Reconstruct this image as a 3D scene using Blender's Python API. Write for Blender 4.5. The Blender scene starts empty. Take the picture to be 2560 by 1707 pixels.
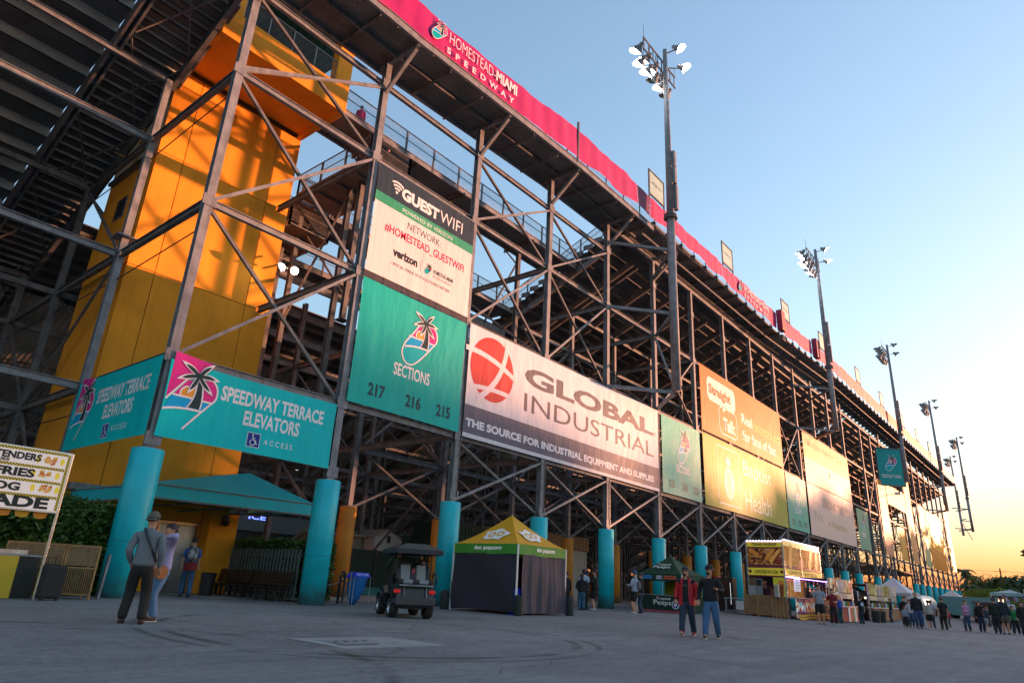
import bpy, bmesh, math, random
import numpy as np
from mathutils import Vector, Matrix
random.seed(7)
R = math.radians
SC = bpy.context.scene
COL = SC.collection

# ------------------------------------------------------------------ camera
F, YAW, PIT, ROL, CH = 1657.69, 0.697501, 0.347933, 0.0541778, 1.08
d = Vector((math.cos(YAW)*math.cos(PIT), math.sin(YAW)*math.cos(PIT), math.sin(PIT)))
r_ = d.cross(Vector((0, 0, 1))).normalized(); u_ = r_.cross(d)
c_, s_ = math.cos(ROL), math.sin(ROL)
r2 = c_*r_ + s_*u_; u2 = -s_*r_ + c_*u_
cam_d = bpy.data.cameras.new('camera'); cam = bpy.data.objects.new('camera', cam_d); COL.objects.link(cam)
cam.matrix_world = Matrix(((r2.x, u2.x, -d.x, 0), (r2.y, u2.y, -d.y, 0), (r2.z, u2.z, -d.z, CH), (0, 0, 0, 1)))
cam_d.sensor_width = 36.0; cam_d.lens = F/2560*36; cam_d.clip_start = .05; cam_d.clip_end = 6000
SC.camera = cam

# ------------------------------------------------------------------ sky and sun
ROLL = 0.42
SUN_AZ, SUN_EL = -27.0, 2.0            # degrees from +X towards +Y
W = bpy.data.worlds.new('World'); SC.world = W; W.use_nodes = True
wn = W.node_tree; wn.nodes.clear()
sky = wn.nodes.new('ShaderNodeTexSky'); sky.sky_type = 'NISHITA'; sky.sun_disc = False
sky.sun_elevation = R(2.0); sky.sun_rotation = R(90-SUN_AZ)
sky.altitude = 0; sky.air_density = 1.0; sky.dust_density = 1.0; sky.ozone_density = 1.9
bg = wn.nodes.new('ShaderNodeBackground'); bg.inputs[1].default_value = 0.15
wo = wn.nodes.new('ShaderNodeOutputWorld')
# the sky's own brightness range is rolled off smoothly (film-like), and the dusty air near the horizon warmed
def wmath(op, a, b=None):
    q = wn.nodes.new('ShaderNodeMath'); q.operation = op
    for i, v in enumerate((a, b)):
        if v is None: continue
        if isinstance(v, (int, float)): q.inputs[i].default_value = v
        else: wn.links.new(v, q.inputs[i])
    return q.outputs[0]
bw = wn.nodes.new('ShaderNodeRGBToBW'); wn.links.new(sky.outputs[0], bw.inputs[0])
roll = wmath('DIVIDE', 1.0, wmath('ADD', 1.0, wmath('MULTIPLY', bw.outputs[0], ROLL)))
tc = wn.nodes.new('ShaderNodeTexCoord'); sx_ = wn.nodes.new('ShaderNodeSeparateXYZ'); wn.links.new(tc.outputs['Generated'], sx_.inputs[0])
low = wmath('POWER', 2.718, wmath('MULTIPLY', wmath('MAXIMUM', sx_.outputs[2], 0.0), -11.0))
tint = wn.nodes.new('ShaderNodeMix'); tint.data_type = 'RGBA'; tint.inputs[6].default_value = (1, 1, 1, 1); tint.inputs[7].default_value = (.36, .10, .17, 1); wn.links.new(low, tint.inputs[0])
m1 = wn.nodes.new('ShaderNodeMix'); m1.data_type = 'RGBA'; m1.blend_type = 'MULTIPLY'; m1.inputs[0].default_value = 1; wn.links.new(sky.outputs[0], m1.inputs[6]); wn.links.new(tint.outputs[2], m1.inputs[7])
hs = wn.nodes.new('ShaderNodeHueSaturation'); hs.inputs['Saturation'].default_value = .94; wn.links.new(m1.outputs[2], hs.inputs['Color'])
m2_ = wn.nodes.new('ShaderNodeVectorMath'); m2_.operation = 'SCALE'; wn.links.new(hs.outputs[0], m2_.inputs[0]); wn.links.new(roll, m2_.inputs['Scale'])
wn.links.new(m2_.outputs[0], bg.inputs[0]); wn.links.new(bg.outputs[0], wo.inputs[0])
sd = bpy.data.lights.new('sun', 'SUN'); sd.energy = 1.25; sd.angle = R(1.0); sd.color = (1, .42, .22)
sun = bpy.data.objects.new('sun', sd); COL.objects.link(sun)
sv = Vector((math.cos(R(SUN_AZ))*math.cos(R(SUN_EL)), math.sin(R(SUN_AZ))*math.cos(R(SUN_EL)), math.sin(R(SUN_EL))))
sun.rotation_euler = sv.to_track_quat('Z', 'Y').to_euler(); sun.location = (60, -40, 30)
SC.view_settings.view_transform = 'Standard'; SC.view_settings.look = 'None'
SC.view_settings.exposure = 3.16; SC.view_settings.gamma = 1; SC.view_settings.use_curve_mapping = False
SC.cycles.max_bounces = 5; SC.cycles.diffuse_bounces = 3; SC.cycles.glossy_bounces = 3
SC.cycles.transparent_max_bounces = 12; SC.cycles.use_denoising = True
SC.cycles.sample_clamp_indirect = 4

# ------------------------------------------------------------------ materials
MC = {}
def srgb(c):
    if isinstance(c, str): c = tuple(int(c[i:i+2], 16)/255 for i in (0, 2, 4))
    return tuple(((x+.055)/1.055)**2.4 if x > .04045 else x/12.92 for x in c)
def mat(name, col, rough=.6, metal=0., noise=.12, nscale=3., bump=0., bscale=30., rib=None, emit=0., spec=.5, stretch=(1, 1, 1), streak=0., sub=0., transl=0., alpha=1., grime=0):
    """procedural Principled: colour broken up by noise in world space, fine relief, optional ribs (axis, pitch, depth)"""
    if name in MC: return MC[name]
    m = bpy.data.materials.new(name); m.use_nodes = True; n = m.node_tree; N = n.nodes; L = n.links
    b = N['Principled BSDF']; b.inputs['Roughness'].default_value = rough; b.inputs['Metallic'].default_value = metal
    b.inputs['Specular IOR Level'].default_value = spec
    geo = N.new('ShaderNodeNewGeometry'); mp = N.new('ShaderNodeMapping'); mp.inputs['Scale'].default_value = stretch
    L.new(geo.outputs['Position'], mp.inputs[0])
    nz = N.new('ShaderNodeTexNoise'); nz.inputs['Scale'].default_value = nscale; nz.inputs['Detail'].default_value = 5
    L.new(mp.outputs[0], nz.inputs[0])
    mr = N.new('ShaderNodeMapRange'); mr.inputs[1].default_value = .3; mr.inputs[2].default_value = .7
    mr.inputs[3].default_value = 1-noise; mr.inputs[4].default_value = 1+noise*.7; L.new(nz.outputs[0], mr.inputs[0])
    mx = N.new('ShaderNodeMix'); mx.data_type = 'RGBA'; mx.blend_type = 'MULTIPLY'; mx.inputs[0].default_value = 1
    mx.inputs[6].default_value = (*col, 1); L.new(mr.outputs[0], mx.inputs[7]); out = mx.outputs[2]
    if streak:
        m2 = N.new('ShaderNodeMapping'); m2.inputs['Scale'].default_value = (4, 4, .25); L.new(geo.outputs['Position'], m2.inputs[0])
        n2 = N.new('ShaderNodeTexNoise'); n2.inputs['Scale'].default_value = 1.4; n2.inputs['Detail'].default_value = 6; L.new(m2.outputs[0], n2.inputs[0])
        r2_ = N.new('ShaderNodeMapRange'); r2_.inputs[1].default_value = .5; r2_.inputs[2].default_value = .75; r2_.inputs[3].default_value = 1; r2_.inputs[4].default_value = 1-streak
        L.new(n2.outputs[0], r2_.inputs[0]); x2 = N.new('ShaderNodeMix'); x2.data_type = 'RGBA'; x2.blend_type = 'MULTIPLY'; x2.inputs[0].default_value = 1
        L.new(out, x2.inputs[6]); L.new(r2_.outputs[0], x2.inputs[7]); out = x2.outputs[2]
    if grime:       # splashes, scuffs and dirt worked up from the paving
        sz = N.new('ShaderNodeSeparateXYZ'); L.new(geo.outputs['Position'], sz.inputs[0]); n3 = N.new('ShaderNodeTexNoise'); n3.inputs['Scale'].default_value = 5; n3.inputs['Detail'].default_value = 8; L.new(geo.outputs['Position'], n3.inputs[0])
        a3 = N.new('ShaderNodeMath'); a3.operation = 'MULTIPLY_ADD'; a3.inputs[1].default_value = -1.1; a3.inputs[2].default_value = .95; L.new(sz.outputs[2], a3.inputs[0]); c3 = N.new('ShaderNodeMath'); c3.operation = 'ADD'; L.new(a3.outputs[0], c3.inputs[0]); L.new(n3.outputs[0], c3.inputs[1])
        r3 = N.new('ShaderNodeMapRange'); r3.inputs[1].default_value = .62; r3.inputs[2].default_value = 1.3; r3.inputs[3].default_value = 0; r3.inputs[4].default_value = .75; L.new(c3.outputs[0], r3.inputs[0])
        x3 = N.new('ShaderNodeMix'); x3.data_type = 'RGBA'; L.new(r3.outputs[0], x3.inputs[0]); L.new(out, x3.inputs[6]); x3.inputs[7].default_value = (.07, .065, .06, 1); out = x3.outputs[2]
    L.new(out, b.inputs['Base Color'])
    rr = N.new('ShaderNodeMapRange'); rr.inputs[3].default_value = max(.03, rough-.12); rr.inputs[4].default_value = min(1, rough+.12)
    L.new(nz.outputs[0], rr.inputs[0]); L.new(rr.outputs[0], b.inputs['Roughness'])
    last = None
    if bump:
        nb = N.new('ShaderNodeTexNoise'); nb.inputs['Scale'].default_value = bscale; nb.inputs['Detail'].default_value = 4
        L.new(mp.outputs[0], nb.inputs[0]); bp = N.new('ShaderNodeBump'); bp.inputs['Strength'].default_value = 1; bp.inputs['Distance'].default_value = bump
        L.new(nb.outputs[0], bp.inputs['Height']); last = bp
    if rib:
        wv = N.new('ShaderNodeTexWave'); wv.wave_type = 'BANDS'; wv.bands_direction = rib[0]; wv.inputs['Scale'].default_value = .31416/rib[1]; wv.inputs['Distortion'].default_value = 0
        L.new(geo.outputs['Position'], wv.inputs[0]); b2 = N.new('ShaderNodeBump'); b2.inputs['Strength'].default_value = 1; b2.inputs['Distance'].default_value = rib[2]
        L.new(wv.outputs[1], b2.inputs['Height'])
        if last: L.new(last.outputs[0], b2.inputs['Normal'])
        last = b2
    if last: L.new(last.outputs[0], b.inputs['Normal'])
    if emit:
        b.inputs['Emission Strength'].default_value = emit*.14; L.new(out, b.inputs['Emission Color'])
    if transl:
        o = N['Material Output']; t = N.new('ShaderNodeBsdfTranslucent'); L.new(out, t.inputs[0]); ms = N.new('ShaderNodeMixShader'); ms.inputs[0].default_value = transl
        L.new(b.outputs[0], ms.inputs[1]); L.new(t.outputs[0], ms.inputs[2]); L.new(ms.outputs[0], o.inputs[0])
    b.inputs['Alpha'].default_value = alpha
    MC[name] = m; return m
def paint(hexc, rough=.5, **k):
    n = 'paint_'+hexc+'_%d' % int(rough*100)+''.join(sorted(k))
    return mat(n, srgb(hexc), rough, **{**dict(noise=.06, nscale=5), **k})
def vinyl(hexc):
    """printed banner vinyl: glossy, softly wrinkled"""
    return mat('vinyl_'+hexc, srgb(hexc), .46, noise=.08, nscale=.7, bump=.05, bscale=1.3, stretch=(1.3, 1.3, .45), spec=.14, streak=.08)
STEEL = mat('galvanised_steel', (.25, .252, .265), .6, .0, spec=.25, noise=.3, nscale=2.2, bump=.003, bscale=25, streak=.3)
STEELD = mat('dark_weathered_steel', (.18, .172, .17), .7, .0, spec=.2, noise=.35, nscale=1.6, bump=.003, bscale=20, streak=.35)
DECKM = mat('corrugated_deck', (.2, .2, .195), .6, .2, noise=.3, nscale=.8, rib=('Y', .15, .03), streak=.2)
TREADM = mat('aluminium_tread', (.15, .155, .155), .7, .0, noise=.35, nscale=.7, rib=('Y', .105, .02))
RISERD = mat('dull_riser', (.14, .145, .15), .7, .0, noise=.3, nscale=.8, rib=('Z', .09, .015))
RISERM = mat('tread_riser', (.5, .5, .47), .5, .1, noise=.3, nscale=.8, rib=('Z', .09, .015))  # paler than the treads: light on the risers is put into the colour
PANELM = mat('corrugated_soffit', (.55, .5, .43), .55, .0, noise=.35, nscale=.6, rib=('X', .3, .05))
ORANGE = mat('orange_stucco', (.9, .35, .03), .85, noise=.16, nscale=.6, bump=.006, bscale=60, streak=.09, spec=.2)
CREAM = mat('cream_stucco', (.5, .42, .32), .85, noise=.12, nscale=.8, bump=.006, bscale=60, streak=.2, spec=.25)
TURQ = mat('turquoise_paint', srgb('0abcc8'), .42, noise=.14, nscale=1.6, bump=.004, bscale=40, streak=.14, grime=1)
ORPIER = mat('orange_pier_paint', srgb('d58a2c'), .6, noise=.14, nscale=1.6, bump=.004, bscale=40, streak=.14, grime=1)
TEALF = mat('teal_awning_fabric', srgb('06b8c4'), .6, noise=.1, nscale=1.2, bump=.003, bscale=50, transl=.08)
TEALR = mat('teal_roof_metal', srgb('0d6f66'), .5, noise=.12, nscale=1.2, rib=('X', .4, .02))
BLACK = mat('black_plastic', (.018, .018, .02), .45, noise=.2, nscale=8)
RUBBER = mat('tyre_rubber', (.02, .02, .02), .85, noise=.2, nscale=12, bump=.003, bscale=60)
DARK = mat('dark_interior', (.02, .02, .022), .8)
WHITE = mat('white_paint', (.75, .75, .74), .5, noise=.06)
CHROME = mat('bright_metal', (.6, .6, .62), .25, .9, noise=.1)
BAMBOO = mat('bamboo', srgb('8d6f4c'), .7, noise=.4, nscale=5, stretch=(6, 6, .5), bump=.004, bscale=40)
BAMBOOP = mat('bamboo_pole', srgb('a37a4a'), .55, noise=.25, nscale=5, bump=.002, bscale=40)
WOOD = mat('dark_bench_wood', srgb('3d2414'), .6, noise=.3, nscale=4, stretch=(1, 1, 6), bump=.002)
LEAF = mat('leaf_green', (.09, .19, .03), .55, noise=.6, nscale=2.5, transl=.25)
LEAFD = mat('leaf_dark', (.045, .1, .022), .55, noise=.5, nscale=2.5, transl=.2)
LEAFY = mat('leaf_yellow_green', (.2, .28, .03), .55, noise=.4, nscale=1, transl=.25)
TREEL = mat('tree_leaf', (.06, .11, .03), .6, noise=.6, nscale=.35, transl=.2)
BARK = mat('bark', (.12, .09, .065), .9, noise=.3, nscale=6, bump=.01, bscale=15)
SKIN = mat('skin_light', srgb('c68f70'), .55, noise=.06, nscale=10)
SKIND = mat('skin_dark', srgb('5d3a28'), .5, noise=.06, nscale=10)
def lamp(name, col, s):
    if name in MC: return MC[name]
    m = bpy.data.materials.new(name); m.use_nodes = True; b = m.node_tree.nodes['Principled BSDF']
    b.inputs['Base Color'].default_value = (.8, .8, .8, 1); b.inputs['Emission Color'].default_value = (*col, 1); b.inputs['Emission Strength'].default_value = s*.15
    MC[name] = m; return m
LAMPW = lamp('lamp_glow', (1, .97, .92), 60)
FLOODW = lamp('flood_glow', (1, .8, .55), 60)
LEDP = lamp('violet_led', (.45, .2, 1), 6)
LEDW = lamp('white_led', (.95, .85, 1), 3)
TAIL = mat('tail_lamp_red', srgb('d01822'), .3, emit=.25)

# ------------------------------------------------------------------ mesh helpers
class MB:
    def __init__(s): s.v = []; s.f = []; s.m = []
    def add(s, vs, fs, mi=0):
        k = len(s.v); s.v += [tuple(x) for x in vs]; s.f += [tuple(i+k for i in f) for f in fs]; s.m += [mi]*len(fs); return s
    def box(s, a, b, mi=0):
        x0, y0, z0 = a; x1, y1, z1 = b
        return s.add([(x0, y0, z0), (x1, y0, z0), (x1, y1, z0), (x0, y1, z0), (x0, y0, z1), (x1, y0, z1), (x1, y1, z1), (x0, y1, z1)],
                     [(0, 3, 2, 1), (4, 5, 6, 7), (0, 1, 5, 4), (1, 2, 6, 5), (2, 3, 7, 6), (3, 0, 4, 7)], mi)
    def quad(s, a, b, c, e, mi=0): return s.add([a, b, c, e], [(0, 1, 2, 3)], mi)
    def frame(s, p, q, up):
        p = Vector(p); q = Vector(q); t = (q-p).normalized(); up = Vector(up)
        if abs(t.dot(up)) > .98: up = Vector((1, 0, 0)) if abs(t.x) < .9 else Vector((0, 1, 0))
        sd_ = t.cross(up).normalized(); return p, q, sd_, sd_.cross(t).normalized()
    def beam(s, p, q, w, h, up=(0, 0, 1), mi=0):
        p, q, a, b = s.frame(p, q, up); a = a*w/2; b = b*h/2
        return s.add([p-a-b, p+a-b, p+a+b, p-a+b, q-a-b, q+a-b, q+a+b, q-a+b],
                     [(3, 2, 1, 0), (4, 5, 6, 7), (0, 1, 5, 4), (1, 2, 6, 5), (2, 3, 7, 6), (3, 0, 4, 7)], mi)
    def ibeam(s, p, q, w, h, up=(0, 0, 1), t=.025, mi=0):
        P, Q, a, b = s.frame(p, q, up)
        s.beam(P+b*(h/2-t/2), Q+b*(h/2-t/2), w, t, b, mi); s.beam(P-b*(h/2-t/2), Q-b*(h/2-t/2), w, t, b, mi)
        return s.beam(P, Q, t, h-2*t-.004, b, mi)
    def tube(s, pts, r, n=8, mi=0, cap=True):
        pts = [Vector(p) for p in pts]; rs = r if isinstance(r, (list, tuple)) else [r]*len(pts); k = len(s.v); N = len(pts)
        for i, p in enumerate(pts):
            t = (pts[min(i+1, N-1)]-pts[max(i-1, 0)]).normalized(); u = Vector((0, 0, 1)) if abs(t.z) < .9 else Vector((1, 0, 0))
            a = t.cross(u).normalized(); b = a.cross(t)
            for j in range(n): s.v.append(tuple(p+(a*math.cos(2*math.pi*j/n)+b*math.sin(2*math.pi*j/n))*rs[i]))
        for i in range(N-1):
            for j in range(n): s.f.append((k+i*n+j, k+i*n+(j+1) % n, k+(i+1)*n+(j+1) % n, k+(i+1)*n+j)); s.m.append(mi)
        if cap:
            s.f.append(tuple(k+j for j in range(n))[::-1]); s.m.append(mi); s.f.append(tuple(k+(N-1)*n+j for j in range(n))); s.m.append(mi)
        return s
    def lathe(s, c, prof, n=24, mi=0, axis='z'):
        k = len(s.v); c = Vector(c)
        for (r, h) in prof:
            for j in range(n):
                a = 2*math.pi*j/n; x, y = r*math.cos(a), r*math.sin(a)
                s.v.append(tuple(c+(Vector((x, y, h)) if axis == 'z' else Vector((h, x, y)) if axis == 'x' else Vector((x, h, y)))))
        for i in range(len(prof)-1):
            for j in range(n): s.f.append((k+i*n+j, k+i*n+(j+1) % n, k+(i+1)*n+(j+1) % n, k+(i+1)*n+j)); s.m.append(mi)
        return s
    def ball(s, c, r, n=10, m=6, mi=0):
        rx, ry, rz = r if isinstance(r, (tuple, list)) else (r, r, r); k = len(s.v)
        for i in range(m+1):
            t = math.pi*i/m
            for j in range(n):
                a = 2*math.pi*j/n; s.v.append((c[0]+rx*math.sin(t)*math.cos(a), c[1]+ry*math.sin(t)*math.sin(a), c[2]+rz*math.cos(t)))
        for i in range(m):
            for j in range(n): s.f.append((k+i*n+j, k+(i+1)*n+j, k+(i+1)*n+(j+1) % n, k+i*n+(j+1) % n)); s.m.append(mi)
        return s
    def poly(s, pts, mi=0): return s.add(pts, [tuple(range(len(pts)))], mi)
    def obj(s, name, mats, parent=None, smooth=False, bevel=0, **tags):
        if not isinstance(mats, (list, tuple)): mats = [mats]
        V = np.array(s.v, dtype=float); c = (V.min(0)+V.max(0))/2
        if parent is None and 'base' not in tags: c[2] = V[:, 2].min()
        tags.pop('base', None)
        me = bpy.data.meshes.new(name); me.from_pydata((V-c).tolist(), [], s.f)
        for m_ in mats: me.materials.append(m_)
        if len(mats) > 1: me.polygons.foreach_set('material_index', s.m)
        if smooth: me.polygons.foreach_set('use_smooth', [True]*len(me.polygons))
        me.update(); return link(name, me, c, parent, bevel, **tags)
def link(name, me, c, parent=None, bevel=0, **tags):
    o = bpy.data.objects.new(name, me); COL.objects.link(o); o.location = c
    if parent is not None:
        o.parent = parent; o.matrix_parent_inverse = pinv(parent)
    if bevel:
        b = o.modifiers.new('bevel', 'BEVEL'); b.width = bevel; b.segments = 2; b.limit_method = 'ANGLE'
    for k, v in tags.items(): o[k] = v
    return o
def wm(o):
    m = o.matrix_basis.copy()
    if o.parent: m = wm(o.parent) @ o.matrix_parent_inverse @ m
    return m
def pinv(p): return wm(p).inverted()
def thing(name, label, cat, loc=(0, 0, 0), rz=0, group=None):
    o = bpy.data.objects.new(name, None); COL.objects.link(o); o.location = loc; o.rotation_euler = (0, 0, rz)
    o.empty_display_size = .3; o['label'] = label; o['category'] = cat
    if group: o['group'] = group
    return o
class XF:
    """temporarily build in a local frame: mesh verts are moved by a matrix before linking"""
    def __init__(s, loc=(0, 0, 0), rz=0): s.M = Matrix.Translation(loc) @ Matrix.Rotation(rz, 4, 'Z')
    def __call__(s, mb): mb.v = [tuple(s.M @ Vector(v)) for v in mb.v]; return mb
def dup_tree(o, loc=None, rz=None, parent=None):
    c = o.copy(); COL.objects.link(c)
    if parent is not None: c.parent = parent
    if loc is not None: c.location = loc
    if rz is not None: c.rotation_euler = (0, 0, rz)
    for ch in list(o.children): dup_tree(ch, parent=c)
    return c
def dup(o, dx, parent): # a shifted copy of a part, sharing its mesh
    c = o.copy(); COL.objects.link(c); c.location = o.location+Vector(dx); return c

# ------------------------------------------------------------------ writing and marks (flat print)
def text(s, O, U, V, w, h, m, parent, name='lettering', bold=0., fit='both', off=.005, shear=0., align='l', slant=0., label=None, sp=1.):
    """flat lettering fitted in the box w x h whose lower left corner is O on the plane U,V"""
    cu = bpy.data.curves.new('t', 'FONT'); cu.body = s; cu.offset = bold; cu.shear = shear; cu.resolution_u = 3; cu.space_character = sp
    to = bpy.data.objects.new('t', cu); COL.objects.link(to)
    dg = bpy.context.evaluated_depsgraph_get(); me = bpy.data.meshes.new_from_object(to.evaluated_get(dg))
    bpy.data.objects.remove(to); bpy.data.curves.remove(cu)
    n = len(me.vertices); co = np.zeros(n*3); me.vertices.foreach_get('co', co); co = co.reshape(-1, 3)[:, :2]
    mn, mx = co.min(0), co.max(0); sz = mx-mn; sx, sy = w/sz[0], h/sz[1]
    if fit == 'h': sx = sy
    if fit == 'w': sy = sx
    if align == 'c': dx = (w-sz[0]*sx)/2
    elif align == 'r': dx = w-sz[0]*sx
    else: dx = 0
    O, U, V = Vector(O), Vector(U).normalized(), Vector(V).normalized(); Nn = U.cross(V)*off
    a = (co-mn)*[sx, sy]; a[:, 0] += dx; a[:, 1] += slant*a[:, 0]
    P3 = np.outer(a[:, 0], U)+np.outer(a[:, 1], V)+np.array(O)+np.array(Nn); c = (P3.min(0)+P3.max(0))/2
    me.vertices.foreach_set('co', (P3-c).ravel()); me.materials.clear(); me.materials.append(m); me.update()
    o = link(name, me, c, parent); me.name = name
    if label: o['label'] = label
    return o
def stroke(pts, w):
    """polyline to a ribbon outline in 2d"""
    P = [Vector(p) for p in pts]; Lp, Rp = [], []
    for i, p in enumerate(P):
        t = (P[min(i+1, len(P)-1)]-P[max(i-1, 0)]).normalized(); n = Vector((-t.y, t.x))*w/2; Lp.append(p+n); Rp.append(p-n)
    return Lp, Rp
class Art:
    """flat print drawn in layers on the plane O,U,V (units metres)"""
    def __init__(s, O, U, V, parent, f=lambda p: p, off=.004): s.O, s.U, s.V = Vector(O), Vector(U).normalized(), Vector(V).normalized(); s.N = s.U.cross(s.V); s.par = parent; s.f = f; s.off = off
    def P(s, p, lay): p = s.f(p); return s.O+s.U*p[0]+s.V*p[1]+s.N*(s.off*(1+lay))
    def poly(s, mb, pts, lay, mi=0): mb.poly([s.P(p, lay) for p in pts], mi)
    def line(s, mb, pts, w, lay, mi=0):
        s.k = getattr(s, 'k', 0)+1; lay = lay+s.k*.04; a, b = stroke(pts, w)
        for i in range(len(a)-1): mb.quad(s.P(a[i], lay), s.P(a[i+1], lay), s.P(b[i+1], lay), s.P(b[i], lay), mi)
def bez(p0, p1, p2, n=6): return [((1-t)**2*p0[0]+2*t*(1-t)*p1[0]+t*t*p2[0], (1-t)**2*p0[1]+2*t*(1-t)*p1[1]+t*t*p2[1]) for t in [i/n for i in range(n+1)]]
def circ(c, rx, ry=None, n=20, a0=0, a1=360): return [(c[0]+rx*math.cos(R(a0+(a1-a0)*i/n)), c[1]+(ry or rx)*math.sin(R(a0+(a1-a0)*i/n))) for i in range(n+(a1-a0 < 360))]
def palm_logo(O, U, V, size, parent, pink_bg=None, full=True, lines='f2ecec'):
    """palm tree emblem; raw outline points, y down, 1000 units = size"""
    def f(p):
        x = p[0]+.2*(p[1]-60); y = p[1]-.21*p[0]; return ((x-560)/1000*size, (800-y)/1000*size)
    A = Art(O, U, V, parent, f); mb = MB()
    cols = [vinyl('e0358f'), vinyl('12a9e0'), vinyl('f0a340'), vinyl(lines), vinyl('2f4245'), vinyl('08b9bd')]
    if pink_bg: mb_ = pink_bg; A.poly(mb, mb_, 0, 0)
    body = bez((440, 530), (200, 760), (95, 850))
    right = bez((890, 545), (990, 640), (955, 790))+bez((955, 790), (940, 880), (860, 925))[1:]
    if full:
        outer = bez((440, 530), (200, 760), (60, 880))+bez((60, 880), (-120, 1060), (-90, 1200))[1:]+bez((-90, 1200), (-40, 1420), (160, 1400))[1:]+bez((160, 1400), (290, 1390), (690, 1065))[1:]
        A.poly(mb, outer+right[::-1], 0, 5)
        A.line(mb, outer, 34, 2, 3)
    A.poly(mb, [(235, 765), (450, 545), (880, 545)]+right[1:]+[(700, 890), (560, 860)], 1, 0)
    A.poly(mb, bez((330, 780), (340, 640), (500, 660))+[(590, 690), (540, 850)], 2, 2)
    A.line(mb, bez((330, 785), (335, 650), (470, 645)), 26, 3, 3)
    lx = 205 if not full else 120; l2 = 60 if not full else 10
    A.poly(mb, [(lx, 785), (540, 860), (870, 935), (690, 1060), (430, 1010), (l2, 1010)], 2, 1)
    A.line(mb, [(lx, 775), (540, 850), (690, 885), (870, 925)], 30, 3, 3)
    A.line(mb, bez((l2-10, 1010), (300, 970), (700, 1070)), 36, 3, 3)
    A.line(mb, right+[(690, 1065)]+([(365, 1350)] if not full else []), 32, 3, 3)
    A.line(mb, [(440, 530), (95 if not full else 230, 850 if not full else 735)], 32, 3, 3)
    tr = bez((625, 520), (620, 820), (455, 990)); tl = bez((690, 520), (710, 850), (640, 1030))
    A.poly(mb, [(p[0]-26, p[1]) for p in tr]+[(p[0]+26, p[1]) for p in tl[::-1]], 4, 3); A.poly(mb, tr+tl[::-1], 5, 4)
    C0 = (645, 470)
    for tip, k in (((350, 215), 1), ((925, 260), -1), ((265, 518), 1), ((1005, 550), -1), ((430, 770), -1), ((878, 800), 1)):
        dx, dy = tip[0]-C0[0], tip[1]-C0[1]; l = math.hypot(dx, dy); nx, ny = -dy/l, dx/l; mid = ((C0[0]+tip[0])/2, (C0[1]+tip[1])/2)
        def leaf(t, wd, o):
            e = (C0[0]+dx*t, C0[1]+dy*t); b_ = k*28
            return bez((C0[0]+nx*18, C0[1]+ny*18), (mid[0]+nx*(wd+b_+o), mid[1]+ny*(wd+b_+o)), e, 5)+bez(e, (mid[0]-nx*(wd-b_+o), mid[1]-ny*(wd-b_+o)), (C0[0]-nx*18, C0[1]-ny*18), 5)[1:]
        A.poly(mb, leaf(1.0, 58, 26), 6, 3); A.poly(mb, leaf(.78, 52, 0), 7, 4)
    A.poly(mb, circ(C0, 48), 8, 4)
    mb.obj('palm_emblem', cols, parent)
X1, B, D = 8.406, 6.503, 20.951
ROWS = [20.951, 28.1, 35.15, 42.2, 49.25, 56.3, 63.35, 70.4]
LZ = [4.255, 7.2, 12.78, 18.35, 22.3]
def px(n): return X1+(n-1)*B
def lerp(x, xs, ys): return float(np.interp(x, xs, ys))
def ss(t): t = min(1, max(0, t)); return t*t*(3-2*t)
def gz(x, y): return 0.13*ss((14-x)/6)*ss((y-8)/6)-0.0068*max(0, min(x, 110)-18)*ss((17-y)/9)
def seat(y): return 25.2-.43*(y-22)
XA, ZA = Vector((1, 0, 0)), Vector((0, 0, 1)); YA = Vector((0, 1, 0))
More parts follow.
